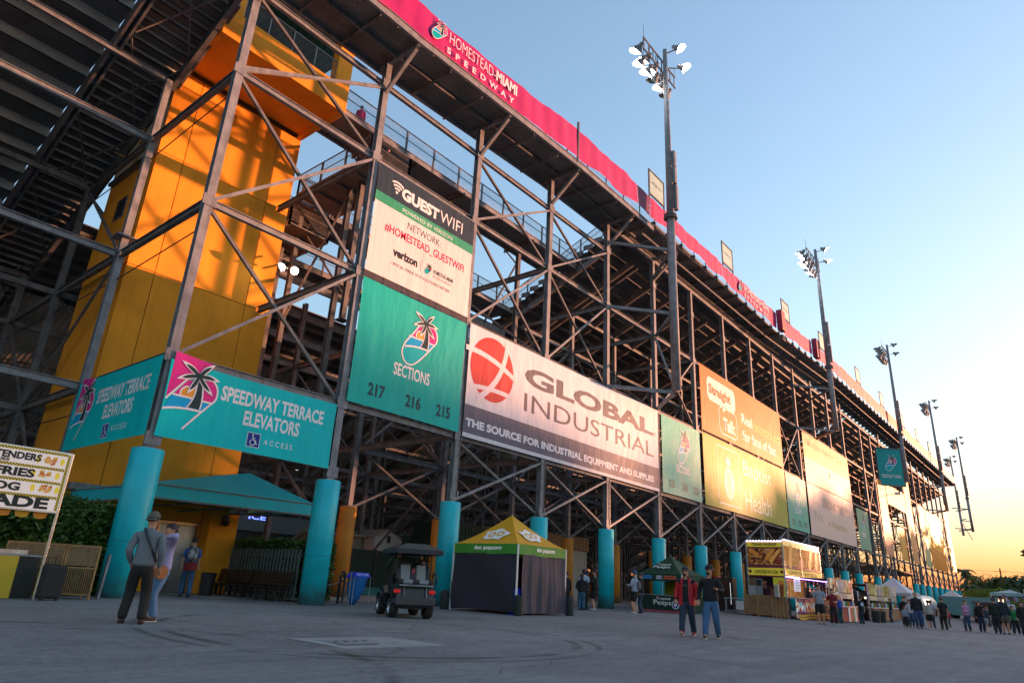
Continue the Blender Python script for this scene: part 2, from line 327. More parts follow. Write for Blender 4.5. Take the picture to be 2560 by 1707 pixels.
# ------------------------------------------------------------------ ground
def asphalt():
    m = bpy.data.materials.new('asphalt'); m.use_nodes = True; n = m.node_tree; N = n.nodes; L = n.links; b = N['Principled BSDF']
    geo = N.new('ShaderNodeNewGeometry')
    def noise(sc, det=6, st=None):
        z = N.new('ShaderNodeTexNoise'); z.inputs['Scale'].default_value = sc; z.inputs['Detail'].default_value = det
        if st:
            mp = N.new('ShaderNodeMapping'); mp.inputs['Scale'].default_value = st; L.new(geo.outputs['Position'], mp.inputs[0]); L.new(mp.outputs[0], z.inputs[0])
        else: L.new(geo.outputs['Position'], z.inputs[0])
        return z.outputs[0]
    def rng(x, a, b_, c, e):
        r = N.new('ShaderNodeMapRange'); r.inputs[1].default_value = a; r.inputs[2].default_value = b_; r.inputs[3].default_value = c; r.inputs[4].default_value = e; L.new(x, r.inputs[0]); return r.outputs[0]
    def ma(op, x, y=None):
        q = N.new('ShaderNodeMath'); q.operation = op
        for i, v in enumerate((x, y)):
            if v is None: continue
            if isinstance(v, (int, float)): q.inputs[i].default_value = v
            else: L.new(v, q.inputs[i])
        return q.outputs[0]
    big = rng(noise(.16, 4), .3, .7, .82, 1.15); mid = rng(noise(1.3, 6), .3, .7, .88, 1.1); fine = ma('MULTIPLY', rng(noise(55, 2), .3, .7, .75, 1.25), rng(noise(9, 4), .3, .7, .82, 1.16))
    streaks = rng(noise(1, 5, (.35, 3.0, 1)), .35, .7, .9, 1.12)
    v = ma('MULTIPLY', ma('MULTIPLY', big, mid), ma('MULTIPLY', fine, streaks))
    sp = N.new('ShaderNodeSeparateXYZ'); L.new(geo.outputs['Position'], sp.inputs[0]); X, Y = sp.outputs[0], sp.outputs[1]
    # tyre marks: arcs, worn by noise; cracks: wandering lines
    for (cx, cy, rr, w, amt, y0) in ((9.4, 10.9, 3.9, .13, .6, 0), (9.4, 10.9, 4.3, .09, .5, 0), (2.5, 9.0, 4.2, .14, .5, 0), (21, 2.5, 9.5, .2, .15, 0)):
        dx = ma('SUBTRACT', X, cx); dy = ma('SUBTRACT', Y, cy); dist = ma('SQRT', ma('ADD', ma('MULTIPLY', dx, dx), ma('MULTIPLY', dy, dy)))
        e = rng(ma('ABSOLUTE', ma('SUBTRACT', dist, rr)), w*.35, w, 1, 0); e = ma('MULTIPLY', e, rng(noise(.7, 3), .42, .55, 0, amt)); v = ma('MULTIPLY', v, ma('SUBTRACT', 1, e))
    wob = ma('MULTIPLY', ma('SUBTRACT', noise(.8, 5), .5), 1.6)
    for (a, b_, c) in ((.28, 1, 13.2), (.95, -1, -1.2), (-.12, 1, 5.2), (.05, 1, 17.6)):
        l = ma('ADD', ma('ADD', ma('MULTIPLY', X, a), ma('MULTIPLY', Y, b_)), wob); e = rng(ma('ABSOLUTE', ma('SUBTRACT', l, c)), .008, .03, .5, 0)
        e = ma('MULTIPLY', e, rng(noise(.5, 2), .4, .5, 0, 1)); v = ma('MULTIPLY', v, ma('SUBTRACT', 1, e))
    stain = ma('MULTIPLY', rng(noise(.45, 3), .62, .7, 1, .85), rng(noise(2.1, 2), .7, .74, 1, .8)); v = ma('MULTIPLY', v, stain)
    mx = N.new('ShaderNodeMix'); mx.data_type = 'RGBA'; mx.blend_type = 'MULTIPLY'; mx.inputs[0].default_value = 1
    mx.inputs[6].default_value = (.2, .198, .195, 1); L.new(v, mx.inputs[7]); L.new(mx.outputs[2], b.inputs['Base Color'])
    b.inputs['Roughness'].default_value = .82; b.inputs['Specular IOR Level'].default_value = .35
    bp = N.new('ShaderNodeBump'); bp.inputs['Distance'].default_value = .006; L.new(noise(70, 3), bp.inputs['Height']); L.new(bp.outputs[0], b.inputs['Normal'])
    return m
def ground():
    xs = [-3000, -800, -200, -60]+[-20+i*1.5 for i in range(96)]+[140, 200, 400, 1000, 3000]
    ys = [-3000, -800, -200, -60, -20]+[-10+i*1.5 for i in range(30)]+[40, 60, 90, 200, 800, 3000]
    V = [(x, y, gz(x, y)) for y in ys for x in xs]; nx = len(xs)
    Fc = [(j*nx+i, j*nx+i+1, (j+1)*nx+i+1, (j+1)*nx+i) for j in range(len(ys)-1) for i in range(nx-1)]
    mb = MB(); mb.v = V; mb.f = Fc; mb.m = [0]*len(Fc); mb.obj('ground', asphalt(), kind='structure', smooth=True)
    mb = MB(); con = mat('patch_concrete', (.29, .288, .28), .85, noise=.2, nscale=2, bump=.004, bscale=40)
    mb.poly([(x, y, gz(x, y)+.006) for x, y in ((6.9, 10.2), (7.05, 8.85), (9.1, 8.7), (8.9, 10.05))])
    o = mb.obj('utility_cover_slab', con); o['label'] = 'pale square concrete slab let into the asphalt in the foreground'; o['category'] = 'slab'
    e = thing('steel_cover', 'worn steel hatch cover in the middle of the pale slab', 'hatch', (7.6, 9.5, gz(7.6, 9.5)+.01))
    mb = MB(); mb.box((7.25, 9.15, gz(7.6, 9.5)+.012), (7.95, 9.85, gz(7.6, 9.5)+.022)); mb.obj('plate', mat('cover_steel', (.24, .24, .26), .6, .2), e)
    mb = MB(); [mb.box((7.3+.2*i, 9.48, gz(7.6, 9.5)+.024), (7.36+.2*i, 9.52, gz(7.6, 9.5)+.03)) for i in range(4)]; mb.obj('lifting_slots', DARK, e)
    # concrete apron under the stand
    mb = MB(); mb.quad((-40, 24.5, .136), (8, 24.5, .136), (8, 28, .136), (-40, 28, .136)); mb.quad((8, 23.9, .012), (190, 23.9, .012), (190, 90, .012), (8, 90, .012))
    mb.obj('concourse_floor', mat('concourse_concrete', (.33, .31, .28), .85, noise=.25, nscale=.6, bump=.003), kind='structure')
ground()

# ------------------------------------------------------------------ grandstand steel
GS = thing('grandstand', 'long steel grandstand on turquoise and orange round piers, its seating seen from below', 'grandstand', (X1, D, 0))
FX = [px(n) for n in range(1, 15)]+[102.87, 108.92, 115.08, 129.67, 135.47, 141.6, 148.0, 154.5, 160.6, 166.8, 173.2, 179.5]
def zd(x): return lerp(x, [4, 15, 21.3, 28, 37, 62, 75, 86, 125, 190], [23.55, 23.75, 24.15, 24.55, 24.65, 24.65, 25.2, 25.6, 26, 26.3])
def colmesh(h, w=.29, t=.03):
    mb = MB(); mb.box((-w/2, -w/2, 0), (w/2, -w/2+t, h)); mb.box((-w/2, w/2-t, 0), (w/2, w/2, h)); mb.box((-t/2, -w/2+t+.001, 0), (t/2, w/2-t-.001, h))
    mb.box((-.28, -.28, 0), (.28, .28, .04)); return mb
def column(x, y, z0, z1, w=.29, m=STEEL, name='steel_column'):
    mb = colmesh(z1-z0, w); mb.v = [(a+x, b+y, c+z0) for a, b, c in mb.v]; return mb.obj(name, m, GS)
pier = None
def add_pier(x, y, m, h=4.255, r=.45):
    global pier
    key = 'pier_'+m.name
    if key not in MC:
        mb = MB(); mb.lathe((x, y, -.3), [(0, 0), (r, 0), (r, h+.28), (r-.02, h+.3), (0, h+.3)], 32); o = mb.obj('concrete_pier', m, GS, smooth=False); MC[key] = o
        for p in o.data.polygons: p.use_smooth = abs(p.normal.z) < .5
        o['label'] = ('turquoise' if m is TURQ else 'orange')+' painted round concrete pier'; o['_x'] = x; o['_y'] = y
    else:
        s = MC[key]; o = dup(s, (x-s['_x'], y-s['_y'], 0), GS)
    return o
for i, x in enumerate(FX):
    add_pier(x, D, TURQ)
    top = zd(x)-.2 if x < 100 or x > 110 else 24.3
    column(x, D, LZ[0], top)
for x in FX[2:]:
    add_pier(x, ROWS[1], ORPIER, r=.42)
Hb = lambda p, q, w=.17, h=.25, m=STEEL, name='beam': MB().ibeam(p, q, w, h).obj(name, m, GS)
Br = lambda p, q, w=.11, m=STEEL, name='brace': MB().beam(p, q, w, w).obj(name, m, GS)
for i in range(len(FX)-1):
    xa, xb = FX[i]+.17, FX[i+1]-.17; wide = xb-xa > 8
    for k, z in enumerate(LZ[1:], 1):
        if k == 4 and i > 3: continue
        Hb((xa, D, z), (xb, D, z))
        if wide: continue
        za = LZ[k-1]+.15; zb = z-.2
        if k == 1 and i in (0, 1): continue
        if k == 2 and i in (1, 2, 3, 4): continue
        if k == 3 and i == 1: continue
        if k > 3 and i not in (0, 2, 3): continue
        if i in (4, 7, 10) and k == 3: continue
        Br((xa, D+.07, zb), (xb, D+.07, za), .12, STEELD); Br((xa, D-.07, za), (xb, D-.07, zb), .11)  # falling braces get darker steel: their shade is put into the colour
    if i >= 4:
        Hb((xa-.17, D, 24.5), (xb+.17, D, 24.5), .25, .42)
for i, x in enumerate(FX):       # gusset plates where the bracing meets the posts, base joint rings and cables
    for z in LZ[:5]:
        if z > zd(x)-1 or x > 130: continue
        zz = z+(.32 if z < 5 else 0); MB().box((x-.24, D-.175, zz-.2), (x+.24, D-.158, zz+.2)).obj('gusset_plate', STEEL, GS)
    if x < 100:
        mb = MB(); mb.lathe((x, D, 1.62), [(.452, -.01), (.456, 0), (.452, .01)], 32); mb.obj('pour_joint', mat('joint_line', srgb('0a7f90'), .6), GS)
def cable(pts, r=.018): mb = MB(); mb.tube(pts, r, 5); return mb.obj('cable', BLACK, GS)
for i in range(2, 13):
    a, b = FX[i], FX[i+1]; cable([(a+(b-a)*t, D+.22, 7.0-.28*math.sin(t*math.pi)) for t in np.linspace(0, 1, 9)]); cable([(a+.12, D-.2, 4.5), (a+.13, D-.2, 12.6)], .022)
for z in (6.4, 11.9, 17.6): cable([(px(1)+.1, D+.3, z), (px(1)+.1, 28, z-.2), (px(1), 42, z-.1)], .025)
# cantilevered concourse deck along the top edge
for i, x in enumerate(FX[:6]):
    z = zd(x)
    Hb((x, D+.5, z-.17), (x, 18.88, z-.17), .16, .24, name='bracket_beam'); Br((x, D-.1, z-1.9), (x, 19.0, z-.35), .16, name='knee_brace')
segs = [4.5]+[px(n) for n in range(1, 6)]+[37.2]
for a, b in zip(segs[:-1], segs[1:]):
    za, zb = zd(a), zd(b); mb = MB()
    mb.add([(a, 18.9, za), (b, 18.9, zb), (b, 21.7, zb), (a, 21.7, za), (a, 18.9, za+.08), (b, 18.9, zb+.08), (b, 21.7, zb+.08), (a, 21.7, za+.08)], [(0, 3, 2, 1), (4, 5, 6, 7), (0, 1, 5, 4), (3, 7, 6, 2), (0, 4, 7, 3), (1, 2, 6, 5)])
    mb.obj('deck_panel', DECKM, GS)
    Hb((a, 18.86, za+.06), (b, 18.86, zb+.06), .14, .42, name='edge_beam'); Hb((a, 21.74, za-.02), (b, 21.74, zb-.02), .14, .36, name='edge_beam'); Hb((a, 20.3, za-.12), (b, 20.3, zb-.12), .1, .2, STEELD, name='deck_joist')
    for t in (.33, .67): Hb((a+(b-a)*t, 18.95, za-.1), (a+(b-a)*t, 21.65, za-.1), .1, .16, STEELD, name='deck_joist')
def zb_(x): return lerp(x, [4, 14.8, 21.2, 27.7, 41, 62.9, 75, 86, 125, 190], [23.75, 23.92, 24.4, 24.98, 25.7, 25.72, 26.4, 26.9, 27.3, 27.8])
def zt_(x): return lerp(x, [4, 17, 23.3, 27.7, 32, 41.4, 62.8, 75.5, 86.6, 125, 190], [25.5, 25.85, 26.4, 27.05, 27.12, 27.15, 27.45, 28.25, 28.8, 29.1, 29.4])
# stepped joists carrying the back walkway of the seating
x = 37.4; k = 0
while x < 186:
    z = zb_(x)-.18
    mb = MB(); mb.ibeam((x, 18.8, z-.15), (x, 22.6, z-.15), .3, .32, t=.03); mb.obj('cantilever_joist', STEELD, GS)
    za = zb_(min(x+2.17, 190))-.18
    mb = MB(); mb.box((x+.16, 18.95, z-.02), (x+2.0, 22.4, z+.03)); mb.obj('walkway_plate', DECKM, GS)
    mb = MB(); mb.beam((x+.16, 19.0, z-.05), (x+2.0, 19.0, z-.05), .05, .12); mb.obj('edge_angle', STEEL, GS)
    x += B/3
for (a, b) in ((37, 62), (62.3, 86), (86.3, 125), (125.3, 186)):
    Hb((a, 19.95, zb_(a)-.62), (b, 19.95, zb_(b)-.62), .1, .16, name='purlin')
    Hb((a, D, zb_(a)-.62), (b, D, zb_(b)-.62), .12, .2, STEELD, name='purlin')
# railing posts and top rail behind the banner
mb = MB(); x = 5
while x < 186:
    z0 = zb_(x)-.4; z1 = zt_(x)+.02
    MB().box((x-.03, 18.9, z0), (x+.03, 18.96, z1)).obj('railing_post', STEELD, GS); x += B/3
mb = MB()
xs = [5+i*B/3 for i in range(84)]
for zf in (lambda x: zt_(x)-.05, lambda x: (zt_(x)+zb_(x))/2):
    for a, b in zip(xs[:-1], xs[1:]): mb.beam((a, 18.97, zf(a)), (b, 18.97, zf(b)), .04, .04)
mb.obj('guard_rail', STEELD, GS)
def mesh_fence(p0, p1, h, name='chain_link', pitch=.11, w=.011, parent=None):
    """diamond mesh strands between two foot points"""
    p0, p1 = Vector(p0), Vector(p1); u = (p1-p0); Lh = u.length; u.normalize(); n = u.cross(ZA); mb = MB(); k = -h
    up = Vector((0, 0, 1))
    while k < Lh:
        for sgn in (1, -1):
            a0, a1 = k, k+h; b0, b1 = max(a0, 0), min(a1, Lh)
            if b1 <= b0: continue
            za, zb = (b0-a0, b1-a0) if sgn > 0 else (h-(b0-a0), h-(b1-a0))
            A_ = p0+u*b0+up*za; B_ = p0+u*b1+up*zb; t = (B_-A_).normalized(); s = t.cross(n).normalized()*w/2
            mb.quad(A_-s, B_-s, B_+s, A_+s)
        k += pitch
    o = mb.obj(name, STEELD, parent or GS); o['kind'] = 'stuff'; return o
def fence_run(p0, p1, h, gap=2.17, r=.03, pw=.045):
    p0, p1 = Vector(p0), Vector(p1); Lh = (p1-p0).length; n = max(1, round(Lh/gap)); u = (p1-p0)/n
    for i in range(n+1):
        q = p0+u*i; MB().box((q.x-pw, q.y-pw, q.z-.35), (q.x+pw, q.y+pw, q.z+h)).obj('railing_post', STEELD, GS)
    mb = MB(); mb.beam(p0+ZA*h, p1+ZA*h, .05, .05); mb.beam(p0+ZA*h*.55, p1+ZA*h*.55, .035, .035); mb.obj('guard_rail', STEELD, GS)
    mesh_fence(p0, p1, h)
mesh_fence((28, 18.99, zb_(28)-.25), (62, 18.99, zb_(50)-.15), .7, pitch=.09, w=.008)

# walkways bridging the opening between the two seating blocks
def walkway(x0, x1, y0, y1, z, ends=False, fy=None):
    n = max(1, round((x1-x0)/B)); dx = (x1-x0)/n
    for i in range(n):
        a, b = x0+i*dx, x0+(i+1)*dx
        MB().box((a, y0, z), (b, y1, z+.07)).obj('deck_panel', DECKM, GS)
        for y in (y0, y1): Hb((a, y, z+.02), (b, y, z+.02), .12, .36, name='edge_beam')
        for t in (.25, .75): Hb((a+dx*t, y0+.08, z-.12), (a+dx*t, y1-.08, z-.12), .1, .16, STEELD, name='deck_joist')
    for y in (fy or (y0, y1)): fence_run((x0, y, z+.2), (x1, y, z+.2), 1.25)
walkway(15.6, 36.9, 25.15, 27.5, 23.3)
walkway(17.4, 36.9, 30.9, 33.2, 20.95, fy=(30.9, 33.2))
walkway(17.6, 30.0, 34.4, 36.6, 19.0, fy=(34.4,))
for x in (18.2, 24.7, 31.7):
    for (y, zt) in ((26.4, 23.1), (32.0, 20.75)):
        column(x, y, 12.9 if y < 30 else 10, zt, .26, STEELD); Hb((x, y-1.35, zt+.02), (x, y+1.35, zt+.02), .18, .2, STEELD, name='bracket_beam')
        Br((x, y, zt-1.5), (x, y+1.1, zt-.1), .09, STEELD)
    Br((x, 26.4, 22.0), (x, 32, 14), .1, STEELD); Br((x+.2, 26.4, 14), (x+.2, 32, 20), .09, STEELD)
# platform running back into the building beside the tower
for k, (y0, y1, z) in enumerate(((24.3, 30.7, 20.95), (31.0, 36.5, 19.4))):
    MB().box((17.0, y0, z), (19.6, y1, z+.07)).obj('deck_panel', DECKM, GS)
    for x in (17.0, 19.6): Hb((x, y0, z), (x, y1, z), .12, .34, name='edge_beam')
    for x in (17.0, 19.6): fence_run((x, y0, z+.2), (x, y1, z+.2), 1.25)
    fence_run((17.0, y0, z+.2), (19.6, y0, z+.2), 1.25); fence_run((17.0, y1, z+.2), (19.6, y1, z+.2), 1.25)
    for t in (.25, .5, .75): Hb((17.06, y0+(y1-y0)*t, z-.1), (19.54, y0+(y1-y0)*t, z-.1), .1, .16, STEELD, name='deck_joist')
    column(18.3, (y0+y1)/2, 8, z-.1, .26, STEELD)
# lit edge beams below the walkways
for (y, z, a, b) in ((34.4, 17.9, 15.2, 36.5), (37, 16.9, 15.2, 36.5), (39.4, 16.1, 17, 36.5), (42.0, 15.2, 17, 36.5), (29.2, 17.9, 21.5, 34)):
    Hb((a, y, z), (b, y, z), .16, .5)

# seating seen from below: stepped treads and risers, row by row
def seating(x0, x1, ya, yb, lab, thick=.06, dy=.82, rm=None):
    y = ya; n = 0; dz = .43*dy; rm = rm or RISERD
    while y < yb:
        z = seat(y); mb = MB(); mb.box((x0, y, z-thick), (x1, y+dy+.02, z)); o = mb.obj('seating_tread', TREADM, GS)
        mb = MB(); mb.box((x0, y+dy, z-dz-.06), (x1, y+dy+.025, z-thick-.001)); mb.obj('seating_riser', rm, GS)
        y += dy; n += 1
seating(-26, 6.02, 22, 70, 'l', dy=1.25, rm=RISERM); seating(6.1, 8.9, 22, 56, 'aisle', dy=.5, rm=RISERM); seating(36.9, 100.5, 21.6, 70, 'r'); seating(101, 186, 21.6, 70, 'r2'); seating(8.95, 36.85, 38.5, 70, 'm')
for xs_, ys_ in (([-24+B*i for i in range(5)]+[8.7], 22.3), ([37.1, 41]+[px(n) for n in range(7, 28)], 22.3), ([px(n) for n in range(2, 6)], 39)):
    for x in xs_:
        for dx in ((-.0,) if x < 36 or x > 100 else (0, B/2)):
            if x+dx > 185: continue
            MB().ibeam((x+dx, ys_, seat(ys_)-.75), (x+dx, 70, seat(70)-.75), .2, .5, t=.03).obj('raker_beam', STEELD, GS)
# white stair-edge plates along the open end of the right block and its handrail
y = 22
while y < 31:
    z = seat(y); MB().box((36.84, y, z-.02), (36.9, y+.8, z+.36)).obj('end_plate', STEELD, GS); y += .82
fence_run((36.8, 22.2, seat(22.2)+.3), (36.8, 32, seat(32)+.3), 1.1, gap=2.4)
for xx in (6.0, 6.27): MB().beam((xx, 22.3, seat(22.3)-.55), (xx, 68, seat(68)-.55), .1, .75).obj('raker_beam', STEELD, GS)
for i in range(6):
    ya = 23+i*4.5; Br((6.4, ya, seat(ya)-.7), (8.7, ya+4.2, seat(ya+4.2)-.7), .06, STEELD); Br((8.7, ya, seat(ya)-.7), (6.4, ya+4.2, seat(ya+4.2)-.7), .06, STEELD)
for p, q in (((9.0, 24.0, seat(24)-.3), (9.0, 40, seat(40)-.3)),): MB().beam(p, q, .1, .5).obj('end_stringer', STEELD, GS)

# inner frames: rows of columns, cross beams and bracing going back under the seats
GX = [px(n) for n in range(-4, 29)]
inner = MB(); light = MB()
for ri in range(1, 8):
    y = ROWS[ri]
    for gi, x in enumerate(GX):
        if x > 186: continue
        gap = 9 < x < 36.5
        if ri == 1 and 14 < x < 15.5: continue
        if ri == 1 and x < 8 and gi < 3: pass
        zt = seat(y)-1.0
        if gap and ri <= 2: zt = 12.9 if ri == 1 else 17
        if 8.9 < x < 15.6 and ri == 1: continue
        near = ri <= 2 and x < 75
        z0 = LZ[0] if (ri == 1 and x > 20) else 0
        if near: column(x, y, z0, zt, .27, STEEL if ri == 1 else STEELD)
        else:
            mb = colmesh(zt-z0, .3); light.add([(a+x, b+y, c+z0) for a, b, c in mb.v], mb.f)
for ri in range(1, 8):     # beams along x and bracing in those planes
    y = ROWS[ri]
    for gi in range(len(GX)-1):
        xa, xb = GX[gi], GX[gi+1]
        if xb > 186 or (ri == 1 and 8 < xa < 15): continue
        zt = seat(y)-1.0
        if 9 < xa < 30 and ri <= 2: zt = 12.9 if ri == 1 else 17
        near = ri == 1 and xa < 75
        for z in [z for z in LZ[1:] if z < zt-.5]+([zt] if xa > 36 or xa < 8 else []):
            if near: Hb((xa+.17, y, z), (xb-.17, y, z), .18, .28)
            else: light.beam((xa+.15, y, z), (xb-.15, y, z), .16, .26)
        lv = [z for z in [LZ[0]-(0 if ri == 1 else 3)]+LZ[1:] if z < zt]
        for za, zb in zip(lv[:-1], lv[1:]):
            if (gi+ri) % 2 == 0 and not near: continue
            if xa < 8: continue
            if near and xa > 20: Br((xa+.2, y+.06, za), (xb-.2, y+.06, zb), .11); Br((xa+.2, y-.06, zb), (xb-.2, y-.06, za), .11, STEELD)  # falling braces darker here too, shade put into the steel colour
            else: inner.beam((xa, y, za), (xb, y, zb), .1, .1); inner.beam((xa, y+.15, zb), (xb, y+.15, za), .1, .1)
for gi, x in enumerate(GX):    # beams and bracing going back from the facade
    if x > 186: continue
    for ri in range(0, 7):
        ya, yb = ROWS[ri], ROWS[ri+1]
        if ri == 0 and (x < 8 or not any(abs(x-f) < 1.5 for f in FX)): continue
        for k, z in enumerate(LZ[1:], 1):
            if z > seat(yb)-.9: continue
            if 9 < x < 36.5 and z > 18 and ri > 0: continue
            if 9 < x < 15.6 and ri in (1,): continue
            yy = yb-.17 if not (abs(x-px(2)) < .1 and ri == 0) else 28.55
            if ri <= 1 and x < 75: Hb((x, ya+.17, z), (x, yy, z), .18, .3, STEELD)
            else: light.beam((x, ya+.15, z), (x, yb-.15, z), .16, .26)
            zl = LZ[k-1] if k > 1 or ri == 0 else 1.2
            if ri == 0 and x < 15.2: continue
            if x < 8: continue
            if ri in (0,) and k <= 1 and x > 15: continue
            if (gi+ri+k) % 2: inner.beam((x, ya, zl), (x, yb, z), .1, .1)
            elif ri > 0: inner.beam((x, ya, z), (x, yb, zl), .1, .1)
# long thin struts on the light side of the opening
for (a, b) in (((px(1), D-.1, 18.5), (px(2), D-.1, 22.1)), ):
    Br(a, b, .1)
light.obj('inner_frame', STEELD, GS)['kind'] = 'stuff'; inner.obj('inner_bracing', STEELD, GS)['kind'] = 'stuff'
# collar plate on the post behind the corner sign
MB().box((8.0, 27.7, 13.5), (8.8, 28.5, 13.56)).obj('collar_plate', STEEL, GS)
# soffit panels of the lower seating bowl (big corrugated sheets between rakers)
for i in range(-4, 28):
    xa, xb = px(i)+.12, px(i+1)-.12
    for (ya, yb) in ((44, 50), (50.1, 56), (56.1, 62), (62.1, 69)):
        if xb > 186: continue
        o = MB().add([(xa, ya, seat(ya)-.5), (xb, ya, seat(ya)-.5), (xb, yb, seat(yb)-.5), (xa, yb, seat(yb)-.5)], [(0, 1, 2, 3)]).obj('soffit_panel', PANELM, GS)
# ------------------------------------------------------------------ banners on the facade
EY = D-.24
def lace(mb, x0, x1, z0, z1, y):
    """short ties from the banner hem to the steel"""
    n = max(3, int((x1-x0)/.9))
    for i in range(n+1):
        x = x0+(x1-x0)*i/n
        for z, s in ((z0, -1), (z1, 1)): mb.box((x-.008, y-.006, min(z, z+s*.11)), (x+.008, y+.006, max(z, z+s*.11)))
def sheet(mb, x0, x1, z0, z1, y, mi=0, n=14):
    """slightly bellied vinyl with pulled edges"""
    k = len(mb.v); m = 10
    for j in range(m+1):
        for i in range(n+1):
            u, v = i/n, j/m
            mb.v.append((x0+(x1-x0)*u+.03*math.sin(v*math.pi)*(1 if u < .5 else -1)*abs(2*u-1), y, z0+(z1-z0)*v+.02*math.sin(u*math.pi)*(-1 if v < .5 else 1)*abs(2*v-1)*-1))
    for j in range(m):
        for i in range(n): mb.f.append((k+j*(n+1)+i, k+j*(n+1)+i+1, k+(j+1)*(n+1)+i+1, k+(j+1)*(n+1)+i)); mb.m.append(mi)
def banner(name, label, x0, x1, z0, z1, hexc, y=EY, ties=True):
    e = thing(name, label, 'banner', ((x0+x1)/2, y, z0))
    mb = MB(); sheet(mb, x0, x1, z0, z1, y); mb.obj('vinyl_sheet', vinyl(hexc), e)
    k = 1
    while x1-x0 > 5 and x0+k*3.1 < x1-1: mb = MB(); rectp(mb, x0+k*3.1-.012, x0+k*3.1+.012, z0+.02, z1-.02, y, .4); mb.obj('welded_seam', mat('seam_'+hexc, tuple(c*.72 for c in srgb(hexc)), .4), e); k += 1
    if ties: mb = MB(); lace(mb, x0, x1, z0, z1, y); mb.obj('tie_cords', BLACK, e)
    return e
def tx(e, s, x, z, w, h, col, bold=0., y=EY, lay=1, **k): return text(s, (x, y, z), XA, ZA, w, h, vinyl(col), e, bold=bold, off=.004*lay+.002, **k)
def rectp(mb, x0, x1, z0, z1, y, lay, mi=0): mb.quad((x0, y-.004*lay, z0), (x1, y-.004*lay, z0), (x1, y-.004*lay, z1), (x0, y-.004*lay, z1), mi)
def strip(e, x0, x1, z0, z1, col, y=EY, lay=.5, name='colour_band'):
    mb = MB(); rectp(mb, x0, x1, z0, z1, y, lay); return mb.obj(name, vinyl(col), e)
TEALB = '00c6c6'
def wheelchair(e, O, U, V, s):
    O, U, V = Vector(O), Vector(U), Vector(V); N_ = U.cross(V)
    def P(x, y, l): return O+U*x*s+V*y*s+N_*(.004*l)
    mb = MB(); mb.poly([P(0, 0, 1.5), P(1, 0, 1.5), P(1, 1, 1.5), P(0, 1, 1.5)], 1); mb.poly([P(.04, .04, 2), P(.96, .04, 2), P(.96, .96, 2), P(.04, .96, 2)], 0)
    def ln(pts, w):
        a, b = stroke(pts, w)
        for i in range(len(a)-1): mb.quad(P(*a[i], 3), P(*a[i+1], 3), P(*b[i+1], 3), P(*b[i], 3), 1)
    ln(circ((.46, .33), .2, n=18, a0=130, a1=400), .055); mb.poly([P(*p, 3) for p in circ((.42, .84), .065, n=12)], 1)
    ln([(.42, .76), (.44, .5), (.66, .5), (.75, .24), (.83, .27)], .065); ln([(.43, .63), (.62, .63)], .05)
    mb.obj('wheelchair_symbol', [vinyl('2b3a8c'), vinyl('f2ecec')], e)
# corner signs
e = banner('elevator_sign', 'turquoise SPEEDWAY TERRACE ELEVATORS banner facing the plaza between the first two piers', 8.36, 14.64, 4.65, 7.06, TEALB)
palm_logo((9.0, EY, 5.87), XA, ZA, 1.85, e, full=False, pink_bg=[(268, 60), (925, 262), (645, 500), (430, 540), (95, 850)])
tx(e, 'SPEEDWAY TERRACE', 10.14, 6.16, 3.98, .5, 'f2ecec', .03); tx(e, 'ELEVATORS', 11.05, 5.53, 2.14, .5, 'f2ecec', .03); tx(e, 'A C C E S S', 11.91, 5.03, 1.11, .18, 'f2ecec', .005)
wheelchair(e, (11.29, EY, 4.87), XA, ZA, .48)
# side sign on the end wall (plane x = X1 facing -x)
e = thing('elevator_sign', 'shaded turquoise SPEEDWAY TERRACE ELEVATORS banner on the end of the stand facing left', 'banner', (8.22, 24.4, 4.65))
sx = 8.2; SU = Vector((0, -1, 0)); mb = MB(); mb.quad((sx, 27.75, 4.68), (sx, 20.95, 4.68), (sx, 20.95, 7.2), (sx, 27.75, 7.2)); mb.obj('vinyl_sheet', vinyl(TEALB), e)
palm_logo((sx, 26.9, 5.87), SU, ZA, 1.85, e, full=False, pink_bg=[(268, 60), (925, 262), (645, 500), (430, 540), (95, 850)])
for s, y, z, w, h, bd in (('SPEEDWAY TERRACE', 25.6, 6.16, 4.1, .52, .03), ('ELEVATORS', 24.7, 5.53, 2.3, .5, .03), ('A C C E S S', 23.7, 5.03, 1.2, .18, .005)):
    text(s, (sx, y, z), SU, ZA, w, h, vinyl('f2ecec'), e, bold=bd, off=.006)
wheelchair(e, (sx, 24.4, 4.85), SU, ZA, .48)
# guest wifi banner
e = banner('wifi_banner', 'pale GUESTWIFI banner with a charcoal heading between the second and third posts', 15.02, 21.28, 12.92, 18.15, 'e9dcd9')
strip(e, 15.03, 21.27, 16.75, 18.13, '34404a'); strip(e, 15.03, 21.27, 16.28, 16.75, '3f9d78', lay=.6)
tx(e, 'GUEST', 16.45, 17.0, 2.35, .6, 'f2ecec', .05); tx(e, 'WIFI', 18.88, 17.03, 1.55, .6, 'f2ecec', -.005)
mb = MB(); A = Art((16.15, EY, 17.1), XA, ZA, e)
for r0 in (.24, .4, .56): A.line(mb, circ((0, 0), r0, n=10, a0=50, a1=131)[:-1], .09, 1.5)
A.poly(mb, circ((0, .05), .07, n=10), 1.5); mb.obj('wifi_symbol', vinyl('f2ecec'), e)
tx(e, 'POWERED BY VERIZON', 16.6, 16.4, 3.2, .2, 'd9ead9', .005); tx(e, 'NETWORK:', 17.0, 15.72, 2.1, .34, '3a3a40', -.01)
tx(e, '#HOMESTEAD_GUESTWIFI', 15.75, 15.02, 5.0, .46, 'c8234c', .012); tx(e, 'verizon', 16.35, 14.12, 1.45, .4, '26262a', .04)
